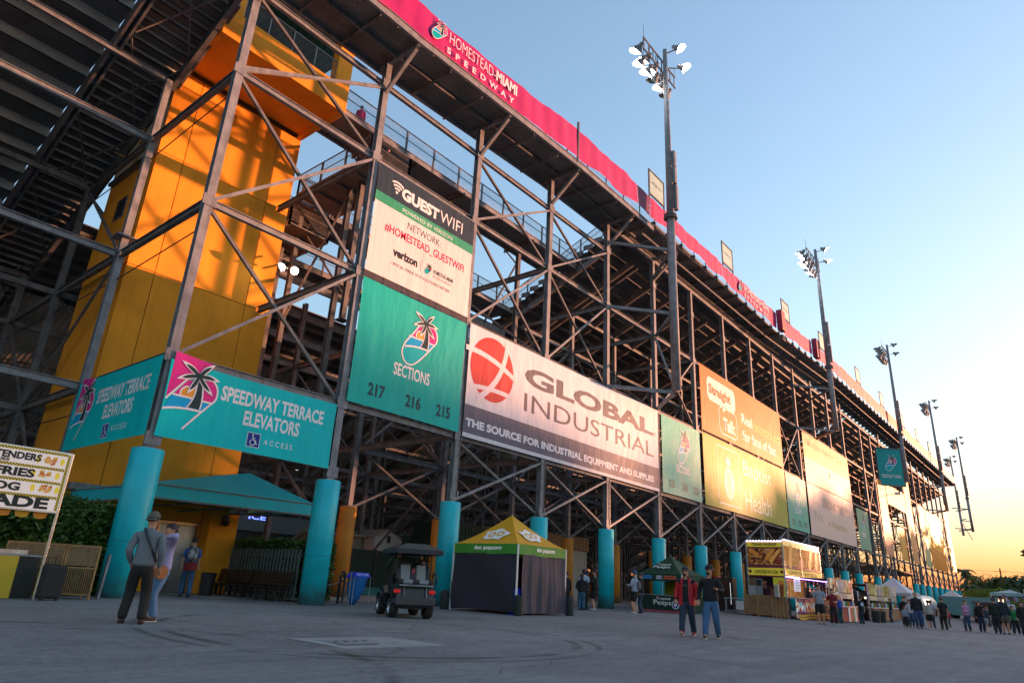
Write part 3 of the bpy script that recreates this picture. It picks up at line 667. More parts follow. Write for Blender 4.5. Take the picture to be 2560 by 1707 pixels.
tx(e, 'OFFICIAL VENUE WI-FI SOLUTIONS PARTNER', 16.35, 13.68, 3.6, .15, '6a6a70'); strip(e, 18.0, 18.02, 14.0, 14.6, '8a8a90', name='divider_line', lay=2)
tx(e, 'HOMESTEAD-MIAMI', 18.8, 14.25, 1.3, .2, '44444a', .01); tx(e, 'S P E E D W A Y', 18.8, 14.05, 1.25, .1, 'c8234c'); palm_logo((18.45, EY, 14.3), XA, ZA, .42, e, lines='3f9d78')
MB().box((15.0, EY+.02, 12.62), (21.3, EY+.04, 12.93)).obj('lower_pelmet', vinyl('4a4448'), e)
# section banners
def section(x0, x1, z0, z1, nums, label, lg=2.0, sc=1.):
    e = banner('section_banner', label, x0, x1, z0, z1, '1ab4a6'); w = x1-x0; cx = (x0+x1)/2
    palm_logo((cx+.2, EY, z0+(z1-z0)*.65), XA, ZA, lg*sc, e)
    tx(e, 'SECTIONS', cx-w*.16, z0+(z1-z0)*.31, w*.33, .55*sc, 'f2ecec', .02)
    for s, f in zip(nums, (.15, .47, .76)): tx(e, s, x0+w*f, z0+(z1-z0)*.085, w*.14, .55*sc, '2f4f55', .04)
section(15.02, 21.28, 7.32, 12.6, ('217', '216', '215'), 'green SECTIONS banner numbered 217 216 215 under the wifi banner')
section(41.25, 47.55, 7.3, 12.65, ('215', '214', '213'), 'green SECTIONS banner numbered 215 214 213 right of the big white banner')
section(67.35, 73.7, 7.3, 12.6, ('213', '212', '211'), 'SECTIONS banner numbered 213 212 211 glowing orange in its upper half')
e = banner('section_banner', 'narrow green banner with a small palm emblem right of the pale double banner', 94.6, 100.6, 7.3, 12.3, '1f9f8e'); palm_logo((97.8, EY, 10.6), XA, ZA, 1.6, e); tx(e, 'SECTIONS', 96.3, 8.9, 2, .5, 'f2ecec', .02)
# global industrial
e = banner('global_industrial_banner', 'wide white GLOBAL INDUSTRIAL banner with a red globe and a grey lower band', 21.55, 40.75, 7.22, 12.74, 'dcd8df')
strip(e, 21.56, 40.74, 7.42, 8.75, '6b6676'); tx(e, 'THE SOURCE FOR INDUSTRIAL EQUIPMENT AND SUPPLIES', 21.7, 7.66, 18.3, .46, 'eeeaf0', .045)
tx(e, 'GLOBAL', 25.9, 10.8, 14.1, 1.05, '5c5a68', .04); tx(e, 'INDUSTRIAL', 25.95, 9.38, 14.1, .98, '5c5a68', .0)
tx(e, '®', 40.1, 10.85, .25, .25, '5c5a68')
mb = MB(); A = Art((23.35, EY, 10.85), XA, ZA, e); E_ = lambda a0, a1, n=14: circ((0, 0), 1.62, 1.62, n, a0, a1)[:n+1] if a1-a0 < 360 else circ((0, 0), 1.62, 1.62, n)
A.poly(mb, circ((0, 0), 1.62, 1.62, 40), 1, 0)
A.line(mb, bez((-2.0, .62), (0, .75), (2.0, -.18), 12), .26, 2, 1); A.line(mb, bez((1.0, 1.75), (1.05, -.3), (-1.0, -1.7), 12), .3, 2, 1); A.line(mb, bez((-1.6, -1.2), (0, -.9), (1.6, -1.05), 10), .22, 2, 1)
mb.obj('globe_emblem', [vinyl('c9403f'), vinyl('dcd8df')], e)
# straight talk over baptist health
e = banner('straight_talk_banner', 'orange Straight Talk banner high between posts, above the green health banner', 48.1, 67.1, 12.95, 18.35, 'de7420')
mb = MB(); A = Art((48.1, EY, 12.95), XA, ZA, e)
def rr(x0, z0, x1, z1, r): return circ((x1-r, z1-r), r, n=5, a0=0, a1=90)+circ((x0+r, z1-r), r, n=5, a0=90, a1=180)+circ((x0+r, z0+r), r, n=5, a0=180, a1=270)+circ((x1-r, z0+r), r, n=5, a0=270, a1=359.9)
A.poly(mb, rr(1.3, 2.75, 7.2, 4.75, .6), 1); A.poly(mb, [(4.2, 2.8), (5.2, 2.8), (4.5, 2.3)], 1); bx = rr(3.5, .45, 7.3, 2.7, .6); A.line(mb, bx+bx[:1], .1, 1.5); mb.obj('speech_bubbles', vinyl('f5e6da'), e)
tx(e, 'Straight', 49.7, 16.05, 4.6, 1.1, 'c8652c', .05, lay=2); tx(e, 'Talk', 52.4, 13.75, 2.6, 1.1, 'f5e6da', .05, lay=2)
tx(e, 'Real', 56.6, 15.2, 2.6, .95, 'f5e6da', .03); tx(e, 'unlimited data', 59.6, 15.1, 7.2, .95, 'e8b45a', .03); tx(e, 'for fans of fast', 56.6, 13.7, 8.6, .95, 'f5e6da', .03)
e = banner('baptist_health_banner', 'green Baptist Health banner with a white pineapple in a frame', 48.1, 67.1, 7.28, 12.75, '9aa444')
mb = MB(); A = Art((50.75, EY, 7.75), XA, ZA, e); A.line(mb, [(0, 0), (0, 4.5), (4.4, 4.5), (4.4, 0), (0, 0), (0, .3)], .13, 1)
pc = (2.2, 1.75); body = circ(pc, .98, 1.35, 24); A.poly(mb, body, 1)
for k in range(5):
    a = R(90+(k-2)*28); tip = (pc[0]+math.cos(a)*1.1, pc[1]+1.2+math.sin(a)*1.15); A.poly(mb, [(pc[0]-.2, pc[1]+1.37), (pc[0]+math.cos(a)*.6-.2*math.sin(a), pc[1]+1.3+math.sin(a)*.5), tip, (pc[0]+math.cos(a)*.6+.2*math.sin(a), pc[1]+1.3+math.sin(a)*.5), (pc[0]+.2, pc[1]+1.37)], 2+k*.3)
mb.obj('pineapple_emblem', vinyl('eef0dc'), e)
mb = MB(); A = Art((50.75, EY, 7.75), XA, ZA, e)
for k in range(-4, 5):
    for sg in (1, -1):
        pts = [(pc[0]+sg*(t*.98), pc[1]+k*.42+t*1.0) for t in (-1, -.5, 0, .5, 1)]; pts = [p for p in pts if ((p[0]-pc[0])/.98)**2+((p[1]-pc[1])/1.35)**2 < .98]
        if len(pts) > 1: A.line(mb, pts, .08, 2)
mb.obj('pineapple_lattice', vinyl('8fa35a'), e)
tx(e, 'Baptist', 56.2, 10.25, 6.9, 1.7, 'eef0dc', .0); tx(e, 'Health', 56.3, 7.8, 6.2, 1.6, 'eef0dc', .0)
# far banners
e = banner('cleaning_banner', 'pale upper banner reading Affordable Reliable Cleaning, right of the numbered section banner', 74.3, 93.0, 12.7, 18.2, 'd99c60')
tx(e, 'Affordable Reliable Cleaning', 75, 16.6, 17, 1.0, '8c5a30', .02); strip(e, 74.31, 92.99, 12.72, 15.4, 'e0c4b0'); palm_logo((83.5, EY, 14.2), XA, ZA, 1.2, e, lines='f2dfd0')
e = banner('leading_banner', 'pinkish white lower banner with faint LEADING lettering under the cleaning banner', 74.3, 93.0, 7.3, 12.65, 'd9c2bd')
tx(e, 'LEADING THE WAY', 79.5, 10.6, 12, 1.0, 'a58a8c', .03); tx(e, 'First', 76, 9.0, 3.2, .9, 'b3a3ac', .0); tx(e, 'in Hospitality', 81, 8.5, 8, .9, 'a8925c', .0)
mb = MB(); [mb.box((76.2, EY-.012, 10.6+i*.35), (78.2, EY-.008, 10.8+i*.35)) for i in range(4)]; mb.obj('stripe_emblem', vinyl('a8b0b8'), e)
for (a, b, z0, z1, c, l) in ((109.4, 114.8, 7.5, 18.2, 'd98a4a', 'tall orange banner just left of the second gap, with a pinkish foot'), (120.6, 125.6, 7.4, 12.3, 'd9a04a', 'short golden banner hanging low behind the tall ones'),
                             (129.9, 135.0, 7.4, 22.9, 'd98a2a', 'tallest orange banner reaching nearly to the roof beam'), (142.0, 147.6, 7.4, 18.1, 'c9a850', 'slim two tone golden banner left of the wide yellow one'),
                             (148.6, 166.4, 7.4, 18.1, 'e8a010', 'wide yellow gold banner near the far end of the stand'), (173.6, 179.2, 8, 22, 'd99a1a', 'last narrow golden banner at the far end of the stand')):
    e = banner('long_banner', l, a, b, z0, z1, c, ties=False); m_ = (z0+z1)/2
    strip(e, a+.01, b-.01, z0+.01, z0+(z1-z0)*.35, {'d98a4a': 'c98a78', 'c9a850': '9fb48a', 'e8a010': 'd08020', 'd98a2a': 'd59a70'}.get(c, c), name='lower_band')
    if b-a > 10: tx(e, 'SUNSHINE', a+3, m_-1, 12, 1.4, 'd9b048', .03) if 0 else None
e = banner('long_banner', 'yellow banner stretched high between the two tall orange banners', 115.3, 129.5, 15.2, 18.3, 'e6b03c', ties=False)

# red railing wrap along the top
def wrap(x0, x1, label, hexc='c20064'):
    e = thing('railing_wrap', label, 'banner', ((x0+x1)/2, 18.85, zb_((x0+x1)/2)))
    n = max(2, int((x1-x0)/.36)); mb = MB(); k = 0; m = 4
    for j in range(m+1):
        for i in range(n+1):
            x = x0+(x1-x0)*i/n; ph = (x-5)/(B/3); sag = .07*abs(math.sin(math.pi*ph)); t = j/m
            hl = zt_(x)-sag*(.4 if x < 28 else 1.3); lo = zb_(x)+(.03 if x < 28 else .12*math.sin(x*1.3)+.08)
            if x > 28: hl -= .05*math.sin(x*.9)
            y = 18.84-.035*math.sin(x*5.1+1.2*t)*(1-abs(2*t-1)*.5)-.03*math.sin(x*1.7+t*2)
            mb.v.append((x, y, lo+(hl-lo)*t))
    for j in range(m):
        for i in range(n): a = j*(n+1)+i; mb.f.append((a, a+1, a+n+2, a+n+1)); mb.m.append(0)
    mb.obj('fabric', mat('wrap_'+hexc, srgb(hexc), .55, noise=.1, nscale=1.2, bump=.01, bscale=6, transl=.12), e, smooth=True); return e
def wtext(e, s, x0, x1, f0, f1, bold=0.):
    O = Vector((x0, 18.76, zb_(x0)+(zt_(x0)-zb_(x0))*f0)); U = Vector((x1-x0, 0, zb_(x1)-zb_(x0))); text(s, O, U, ZA, x1-x0, (zt_(x0)-zb_(x0))*(f1-f0), vinyl('f6e4ea'), e, bold=bold, off=.0)
e = wrap(4.5, 27.6, 'red railing wrap with the emblem and HOMESTEAD-MIAMI SPEEDWAY lettering above the opening')
palm_logo((15.85, 18.74, zb_(15.9)+1.0), (1, 0, .05), ZA, .95, e)
wtext(e, 'HOMESTEAD-', 16.6, 19.95, .48, .84, -.01); wtext(e, 'MIAMI', 20.0, 21.7, .48, .84, .04); wtext(e, 'S  P  E  E  D  W  A  Y', 16.5, 21.5, .12, .32, .03)
wrap(27.75, 34.9, 'red railing wrap just right of the tall joint post')
wrap(34.95, 36.7, 'darker purplish patch of railing wrap beside the first placard', '7d2450'); wrap(36.75, 49.3, 'plain red railing wrap behind the nearest light pole')
e = wrap(49.35, 62.7, 'pink red railing wrap with a second faded SPEEDWAY lettering'); palm_logo((53.2, 18.74, zb_(53)+.9), XA, ZA, 1.0, e, lines='f0b8b0'); wtext(e, 'HOMESTEAD-MIAMI', 54.2, 60.4, .5, .88, .01); wtext(e, 'S  P  E  E  D  W  A  Y', 54.2, 60.2, .15, .36, .02)
wrap(64.1, 74.5, 'red railing wrap between the two dark red boxes'); wrap(76.0, 86.4, 'red railing wrap just right of the second dark box'); wrap(86.5, 112, 'red railing wrap coloured salmon for low sunlight before the third light pole', 'c0304a'); wrap(112.1, 150, 'red railing wrap coloured orange for low sunlight along the far curve', 'c4483c'); wrap(150.1, 186, 'last stretch of red railing wrap coloured orange for sunlight at the far end', 'c8543a')  # far stretches: warm sunlight put into the cloth colour
MB().box((27.62, 18.8, 24.7), (27.72, 18.92, 27.55)).obj('joint_post', STEELD, GS)
for x, l in ((63.35, 'nearer dark red covered camera box on the top railing'), (75.2, 'farther dark red covered camera box on the top railing')):
    e = thing('covered_box', l, 'box', (x, 18.7, zb_(x))); MB().box((x-.55, 18.3, zb_(x)-.1), (x+.55, 18.83, zt_(x)+.25)).obj('cover', mat('dark_red_cloth', srgb('8c1038'), .6), e, bevel=.05)
    mb = MB(); [mb.box((x-.4, 18.4, zb_(x)-.7-i*.22), (x+.4, 18.75, zb_(x)-.6-i*.22)) for i in range(3)]; mb.obj('louvred_base', STEELD, e)
# placards on posts along the top railing
places = [(36.75, 'leftmost'), (49.8, 'second'), (65.1, 'third'), (78.4, 'fourth'), (95.5, 'fifth'), (110, 'sixth'), (126, 'seventh'), (139, 'eighth'), (152, 'ninth'), (165, 'tenth')]
for x, o_ in places:
    z = zt_(x)+.25; e = thing('railing_placard', o_+' pale green placard in a dark frame above the red railing wrap', 'placard', (x+1.1, 18.9, z-.8), group='placards above the railing')
    mb = MB()
    for (a, b) in (((x, z-.9), (x, z+2.05)), ((x+2.25, z-.9), (x+2.25, z+2.05)), ((x, z), (x+2.25, z)), ((x, z+2.0), (x+2.25, z+2.0))): mb.beam((a[0], 18.9, a[1]), (b[0], 18.9, b[1]), .09, .09, up=(0, 1, 0))
    mb.obj('frame', STEELD, e); MB().box((x+.12, 18.88, z+.1), (x+2.13, 18.9, z+1.9)).obj('panel', mat('placard_face', srgb('a9c9c0'), .5), e)
    if x < 66: text('WE SEE YOU', (x+.35, 18.875, z+1.0), XA, ZA, 1.5, .2, paint('3f5a58'), e, name='lettering')

# ------------------------------------------------------------------ elevator tower
TW = thing('elevator_tower', 'tall orange elevator tower behind the first posts with a roofed balcony at its head', 'tower', (12.2, 31.1, 0))
tx0, tx1, ty0, ty1 = 8.87, 15.5, 28.6, 33.6
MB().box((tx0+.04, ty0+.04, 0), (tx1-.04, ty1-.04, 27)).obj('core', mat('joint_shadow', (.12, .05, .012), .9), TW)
hz = [0, 3.3, 7.75, 12.8, 18.4, 22.9]
for a, b in zip(hz[:-1], hz[1:]):
    for xa, xb in ((tx0, 10.03), (10.03, 14.25), (14.25, tx1)):
        if b == 3.3 and xa in (10.03,): xb_ = 12.4
        if a == 0 and xa == 10.03:
            MB().box((10.045, ty0, 0), (12.5, ty0+.12, b-.015)).obj('wall_panel', ORANGE, TW); MB().box((12.5, ty0+.001, 2.78), (14.235, ty0+.12, b-.015)).obj('wall_panel', ORANGE, TW); continue
        MB().box((xa+.015, ty0, a+.015), (xb-.015, ty0+.12, b-.015)).obj('wall_panel', ORANGE, TW, bevel=.008)
    for ya, yb in ((ty0+.13, 32.3), (32.3, ty1)):
        MB().box((tx0, ya, a+.015), (tx0+.1, yb-.02, b-.015)).obj('wall_panel', CREAM if a > 18 else ORANGE, TW, bevel=.008)
        MB().box((tx1-.1, ya, a+.015), (tx1, yb-.02, b-.015)).obj('wall_panel', ORANGE, TW)
MB().box((tx0-.15, ty0+.2, 18.25), (tx0, ty1, 18.4)).obj('ledge', STEELD, TW)
MB().box((14.3, 27.9, 0), (15.55, 28.598, 3.3)).obj('pilaster', ORANGE, TW, bevel=.02)
e = MB().box((tx0-.03, 30.68, 15.7), (tx0-.005, 31.8, 16.8)).obj('vent_louvre', STEEL, TW)
for i in range(9): MB().add([(tx0-.1, 30.72, 15.76+i*.115), (tx0-.1, 31.76, 15.76+i*.115), (tx0-.04, 31.76, 15.84+i*.115), (tx0-.04, 30.72, 15.84+i*.115)], [(0, 1, 2, 3)]).obj('slat', DARK, e)
# conduit on the cream side wall
mb = MB(); mb.tube([(tx0-.08, 30.9, 18.5), (tx0-.08, 30.9, 21.5)], .06); mb.tube([(tx0-.08, 30.9, 18.9), (tx0-.3, 31.2, 18.8), (tx0-.8, 31.6, 19.0)], .04); [mb.tube([(tx0-.1, 30.75+i*.09, 19.6), (tx0-.1, 30.75+i*.09, 21.9)], .03) for i in range(3)]; mb.obj('conduit', mat('rusty_conduit', (.3, .17, .05), .6), TW)
# lift door
MB().box((12.52, ty0+.03, 0), (14.2, ty0+.06, 2.7)).obj('door_recess', DARK, TW)
for xa in (12.62, 13.38): MB().box((xa, ty0+.0, 0.02), (xa+.74, ty0+.028, 2.62)).obj('lift_door', mat('lift_steel', (.4, .4, .42), .3, .8), TW, bevel=.01)
mb = MB(); mb.box((12.5, ty0-.06, 0), (12.6, ty0-.001, 2.72)); mb.box((14.14, ty0-.06, 0), (14.24, ty0-.001, 2.72)); mb.box((12.601, ty0-.06, 2.63), (14.139, ty0-.001, 2.74)); mb.obj('door_frame', mat('warm_lit_frame', (.75, .5, .28), .3, .8), TW)  # warm light reflected on the jambs is put into the frame colour
# balcony
bz = 22.9; by = 24.8
MB().box((tx0, by+.3, bz+.25), (tx1, ty0-.01, bz+.4)).obj('balcony_floor', ORANGE, TW)
MB().box((tx0, by, bz), (tx1, by+.3, bz+1.45)).obj('balcony_front', ORANGE, TW, bevel=.02)
MB().box((tx0, by+.302, bz), (tx0+.3, ty0-.01, bz+1.45)).obj('balcony_side', ORANGE, TW, bevel=.02); MB().box((tx1-.3, by+.302, bz), (tx1, ty0-.01, bz+1.45)).obj('balcony_side', ORANGE, TW, bevel=.02)
for xa, w_ in ((tx0, .75), (tx1-.85, .85)): MB().box((xa, by+.01, bz+1.452), (xa+w_, by+.6, bz+4.3)).obj('balcony_pillar', ORANGE, TW, bevel=.02)
MB().box((tx0, ty0-.3, bz+.41), (tx1, ty0-.011, bz+4.2)).obj('balcony_back_wall', DARK, TW)
mb = MB(); mb.add([(tx0-.3, by-.5, bz+4.1), (tx1+.3, by-.5, bz+4.1), (tx1+.3, 29.5, bz+4.6), (tx0-.3, 29.5, bz+4.6), (tx0-.3, by-.5, bz+4.25), (tx1+.3, by-.5, bz+4.25), (tx1+.3, 29.5, bz+5.4), (tx0-.3, 29.5, bz+5.4)], [(0, 1, 2, 3), (4, 5, 6, 7), (0, 1, 5, 4), (1, 2, 6, 5), (2, 3, 7, 6), (3, 0, 4, 7)]); mb.obj('balcony_roof', TEALR, TW)
fx = [tx0+.8+i*1.25 for i in range(5)]
for x in fx: MB().beam((x, by+.15, bz+1.45), (x, by+.15, bz+2.75), .05, .05).obj('fence_post', STEEL, TW)
MB().beam((tx0+.75, by+.15, bz+2.75), (tx1-.85, by+.15, bz+2.75), .045, .045).obj('fence_rail', STEEL, TW)
mesh_fence((tx0+.75, by+.16, bz+1.45), (tx1-.85, by+.16, bz+1.45), 1.3, parent=TW, name='chain_link')
mb = MB(); mb.lathe((11.75, 26.0, bz+.4), [(0, 0), (.3, 0), (.36, .5), (.36, 1.6), (.28, 1.75), (0, 1.78)], 20); o = mb.obj('barrel', paint('1d5fa8'), smooth=True); o['label'] = 'blue barrel standing on the orange balcony behind its mesh'; o['category'] = 'barrel'
# ------------------------------------------------------------------ entrance awning
e = thing('entrance_awning', 'turquoise peaked fabric awning over the elevator entrance', 'awning', (12.5, 26, 3.1))
FL, FR, BL, BR_, PK = (10.0, 23.9, 3.66), (16.3, 23.8, 3.7), (9.1, 28.55, 3.5), (16.3, 28.55, 3.8), (14.9, 26.5, 4.85)
RB = (14.9, 28.55, 4.9)
mb = MB(); mb.poly([FL, FR, PK]); mb.poly([BL, FL, PK, RB]); mb.poly([FR, BR_, RB, PK]); mb.obj('canopy_top', TEALF, e)
mb = MB()
for a, b in ((BL, FL), (FL, FR), (FR, BR_)):
    n = 8
    for i in range(n):
        p = Vector(a).lerp(Vector(b), i/n); q = Vector(a).lerp(Vector(b), (i+1)/n); mb.quad(p-ZA*.52+Vector((0, 0, .015*math.sin(i*2))), q-ZA*.52+Vector((0, 0, .015*math.sin(i*2+2))), q, p)
mb.obj('valance', TEALF, e)
mb = MB()
for a, b in ((BL, FL), (FL, FR), (FR, BR_)): mb.beam(Vector(a)-ZA*.5, Vector(b)-ZA*.5, .06, .06); mb.beam(Vector(a)-ZA*.05, Vector(b)-ZA*.05, .05, .05)
for t in (.25, .5, .75): mb.beam((10+6.3*t, 23.95, 3.15), (10+6.3*t, 28.5, 3.15), .05, .05)
mb.obj('frame', STEELD, e)
MB().box((8.95, 28.3, 3.5), (14.8, 28.59, 3.75)).obj('wall_flashing', STEEL, e)
e = thing('security_dome', 'round dark dome light under the right end of the awning', 'lamp', (14.9, 27.7, 2.75)); mb = MB(); mb.lathe((14.9, 27.75, 2.85), [(0, -.17), (.12, -.12), (.17, 0), (.17, .08), (0, .08)], 18); mb.obj('dome', BLACK, e, smooth=True); MB().box((14.8, 27.72, 2.93), (15.0, 27.9, 3.1)).obj('bracket', STEELD, e)

# ------------------------------------------------------------------ light poles
def lamp_head(e, c, dirv, lit=True, s=1.0):
    """bell shaped floodlight: housing, visor and glowing lens"""
    c = Vector(c); dv = Vector(dirv).normalized(); q = dv.to_track_quat('Z', 'Y').to_matrix().to_4x4(); M = Matrix.Translation(c) @ q @ Matrix.Scale(s, 4)
    mb = MB(); mb.lathe((0, 0, 0), [(0, -.42), (.12, -.42), (.14, -.2), (.3, 0), (.36, .1)], 14); mb.lathe((0, 0, 0), [(.36, .1), (.34, .1), (.28, 0)], 14)
    n = 14                                              # visor over the top half
    for j in range(n):
        a0, a1 = math.pi*j/n, math.pi*(j+1)/n; mb.quad((.365*math.cos(a0), .365*math.sin(a0), .1), (.365*math.cos(a1), .365*math.sin(a1), .1), (.37*math.cos(a1), .37*math.sin(a1), .1+.28*math.sin(a1)), (.37*math.cos(a0), .37*math.sin(a0), .1+.28*math.sin(a0)))
    mb.v = [tuple(M @ Vector(v)) for v in mb.v]; h = mb.obj('lamp_head', STEEL, e, smooth=True)
    mb = MB(); mb.lathe((0, 0, 0), [(.33, .08), (.2, .13), (0, .15)], 14); mb.v = [tuple(M @ Vector(v)) for v in mb.v]; mb.obj('lens', LAMPW if lit else mat('dead_lens', (.3, .36, .3), .25), h, smooth=True)
def light_pole(x, y, zb, lit, label, struts=True, sign=None):
    e = thing('light_pole', label, 'light pole', (x, y, zb), group='light poles along the grandstand')
    mb = MB(); mb.tube([(x, y, zb), (x, y, 25.55)], [.3, .28], 18); mb.obj('lower_pole', STEEL, e, smooth=True)
    mb = MB(); mb.tube([(x, y, 25.55), (x, y, 40.3)], [.26, .16], 18); mb.obj('upper_pole', STEEL, e, smooth=True)
    mb = MB(); mb.lathe((x, y, 25.4), [(0, 0), (.48, 0), (.48, .1), (0, .1)], 18); mb.lathe((x, y, 25.6), [(0, 0), (.44, 0), (.44, .1), (0, .1)], 18); mb.obj('flange', STEELD, e)
    for (za, zb2, xx, w) in ((26.2, 28.2, .38, .3), (28.3, 29.6, .25, .32), (29.7, 31.0, .25, .3)): MB().box((x+xx-w/2, y-.42, za), (x+xx+w/2, y-.1, zb2)).obj('ballast_box', STEEL, e, bevel=.015)
    for z in (39.35, 38.3):
        MB().beam((x-3.0, y+.25, z), (x+2.2, y+.25, z), .09, .09).obj('crossarm', STEELD, e)
    mb = MB()
    for i in range(8): mb.beam((x-2.9+i*.7, y+.25, 38.3), (x-2.9+i*.7, y+.25, 39.35), .06, .06)
    for i in range(5): mb.beam((x-2.9+i, y+.3, 39.3), (x-2.4+i, y+.7, 38.9), .05, .05); mb.beam((x-2.9+i, y+.3, 38.3), (x-2.4+i, y+.7, 37.9), .05, .05)
    mb.tube([(x-2.95, y+.25, 39.4), (x-2.95, y+.25, 40.5)], .02, 5); mb.tube([(x+2.1, y+.25, 39.4), (x+2.1, y+.25, 40.2)], .02, 5); mb.obj('lamp_rack', STEELD, e)
    for i in range(4): lamp_head(e, (x-2.55+i*1.22, y+.95, 38.95), (.1, .8, -.55), lit and i not in (3,), 1.3)
    for i in range(5): lamp_head(e, (x-2.35+i*1.05, y+.85, 37.8), (.1, .8, -.6), lit and i not in (2, 4), 1.25)
    for i, (dx, z) in enumerate(((.35, 40.2), (1.15, 38.95))): lamp_head(e, (x+dx, y-.95, z), (.45, -.8, -.5), lit, 1.15); MB().beam((x+dx*.3, y-.1, z-.2), (x+dx, y-.8, z), .07, .07).obj('lamp_arm', STEELD, e)
    if struts:
        zs = [z for z in (12.9, 18.3, 23.0) if z >= zb-.1]
        for z in zs:
            for sg in (-1, 1): MB().beam((x+sg*B/2, D-.1, z), (x+sg*.1, y+.2, z), .16, .2).obj('outrigger', STEEL, e)
        MB().beam((x+B/2, D-.1, 18.2), (x+.2, y+.2, zs[0]+.3), .12, .12).obj('outrigger_brace', STEEL, e)
    return e
for i, (x, y, zb, lit, l) in enumerate(((37.7, 17.8, 13.0, True, 'nearest light pole, its lamps burning brightest, bolted out from the stand'), (76.7, 17.8, 18.3, True, 'second light pole from the left with lit lamps'), (115.7, 17.8, 18.3, False, 'third light pole from the left, the one beside the pedestrian tunnel sign'),
                                     (154.7, 17.8, 18.3, False, 'fourth light pole from the left standing over the far banners'), (193.7, 17.8, 17.8, False, 'light pole at the far end whose foot hangs clear of the stand'), (219, 22.4, 19, False, 'farthest light pole seen just beyond the end of the stand'))):
    light_pole(x, y, zb, lit, l)
# pedestrian tunnel sign: hung across the outrigger of the third pole, facing left
e = thing('tunnel_sign', 'teal PEDESTRIAN TUNNEL sign hung sideways off the stand in a dark frame', 'sign', (114, 19.4, 17.6))
P0, P1 = Vector((112.3, 20.9, 17.6)), Vector((115.2, 18.0, 17.6)); U = (P1-P0).normalized(); wd = (P1-P0).length; hgt = 5.6
mb = MB(); mb.quad(P0, P1, P1+ZA*hgt, P0+ZA*hgt); mb.obj('vinyl_sheet', mat('tunnel_sign_face', srgb('1f9d9b'), .6, noise=.06, spec=.3), e)
palm_logo(P0+U*(wd*.52)+ZA*3.3, U, ZA, 1.9, e); text('PEDESTRIAN TUNNEL', P0+U*.5+ZA*1.15, U, ZA, wd-1.0, .5, vinyl('f2ecec'), e, off=.012, bold=.01)
mb = MB()
for a, b in ((P0, P1), (P0+ZA*hgt, P1+ZA*hgt), (P0, P0+ZA*hgt), (P1, P1+ZA*hgt)): mb.beam(a, b, .16, .16)
mb.obj('frame', STEELD, e)
mb = MB(); mb.beam((110, 20.6, 15.6), (110, 18.6, 15.9), .08, .08); mb.box((109.6, 17.9, 15.8), (110.4, 18.7, 16.1)); mb.obj('camera_arm', WHITE); o = bpy.data.objects['camera_arm']; o['label'] = 'small white security camera on an arm left of the tunnel sign'; o['category'] = 'camera'
# floodlights under the stand
for p, l in (((15.9, 27.6, 15.0), 'glaring floodlight under the walkways right of the tower'), ((15.1, 27.3, 14.8), 'smaller floodlight turned away beside the glaring one'), ((-1.7, 28.0, 15.6), 'warm floodlight at the left edge under the seating')):
    e = thing('floodlight', l, 'floodlight', p); lamp_head(e, p, (-.55, -.75, -.25) if 'turned' not in l else (-.9, -.1, -.3), True, .55)
    bpy.data.objects[e.children[0].children[0].name].data.materials[0] = FLOODW if 'turned' not in l else LAMPW
    MB().beam((p[0]+.2, p[1]+.3, p[2]), (p[0]+.3, p[1]+.9, p[2]+.8), .06, .06).obj('bracket', STEELD, e)

# ------------------------------------------------------------------ small buildings behind the piers
def gable(name, label, x0, x1, y0, y1, z0, ze, zr, m, roofm, along='y'):
    e = thing(name, label, 'shed', ((x0+x1)/2, (y0+y1)/2, z0)); xm = (x0+x1)/2
    n = int((ze-z0)/.22)
    for i in range(n):
        z = z0+i*.22; mb = MB(); mb.add([(x0, y0-.015, z), (x1, y0-.015, z), (x1, y0+.01, z+.22), (x0, y0+.01, z+.22)], [(0, 1, 2, 3)]); mb.add([(x0-.015, y0, z), (x0-.015, y1, z), (x0+.01, y1, z+.22), (x0+.01, y0, z+.22)], [(0, 1, 2, 3)]); mb.obj('siding_board', m, e)
    mb = MB(); mb.box((x0+.02, y0+.02, z0), (x1-.02, y1-.02, ze)); mb.add([(x0, y0+.02, ze), (x1, y0+.02, ze), (xm, y0+.02, zr), (x0, y1, ze), (x1, y1, ze), (xm, y1, zr)], [(0, 1, 2), (3, 5, 4)]); mb.obj('wall', m, e)
    mb = MB(); mb.add([(x0-.12, y0-.12, ze-.06), (xm, y0-.12, zr+.05), (xm, y1+.1, zr+.05), (x0-.12, y1+.1, ze-.06)], [(0, 1, 2, 3)]); mb.add([(x1+.12, y0-.12, ze-.06), (xm, y0-.12, zr+.05), (xm, y1+.1, zr+.05), (x1+.12, y1+.1, ze-.06)], [(0, 1, 2, 3)]); mb.obj('roof', roofm, e)
    f = MB().box((xm-.16, y0-.04, ze-.35), (xm+.16, y0-.018, ze+.1)).obj('vent', STEEL, e); MB().box((xm-.12, y0-.05, ze-.31), (xm+.12, y0-.042, ze+.06)).obj('louvre', DARK, f)
    return e
gable('storage_shed', 'pale grey clapboard shed with a small gable vent behind the golf cart', 28.2, 30.5, 34, 37, 0, 3.4, 3.85, paint('b9b4ad', .7), paint('8d8778', .7))
gable('storage_shed', 'dark green gabled shed right of the pale one', 31.0, 33.4, 34, 37, 0, 3.2, 3.7, paint('2d4a3c', .7), paint('2f4037', .7))
e = thing('low_store', 'tan boarded store with a flat eave left of the pale shed', 'shed', (27, 36, 0)); MB().box((25, 35, 0), (28.1, 37.5, 3.3)).obj('wall', paint('8a8270', .8), e); MB().box((24.8, 34.8, 3.3), (28.15, 37.6, 3.42)).obj('roof', paint('9a9484', .7), e)
e = thing('screen_wall', 'dark green screened fence on a teal kerb behind the recycling bin', 'fence', (26.5, 31, 0))
MB().box((22.6, 31.0, .0), (29.4, 31.3, .42)).obj('kerb', paint('1d6f70', .7), e)
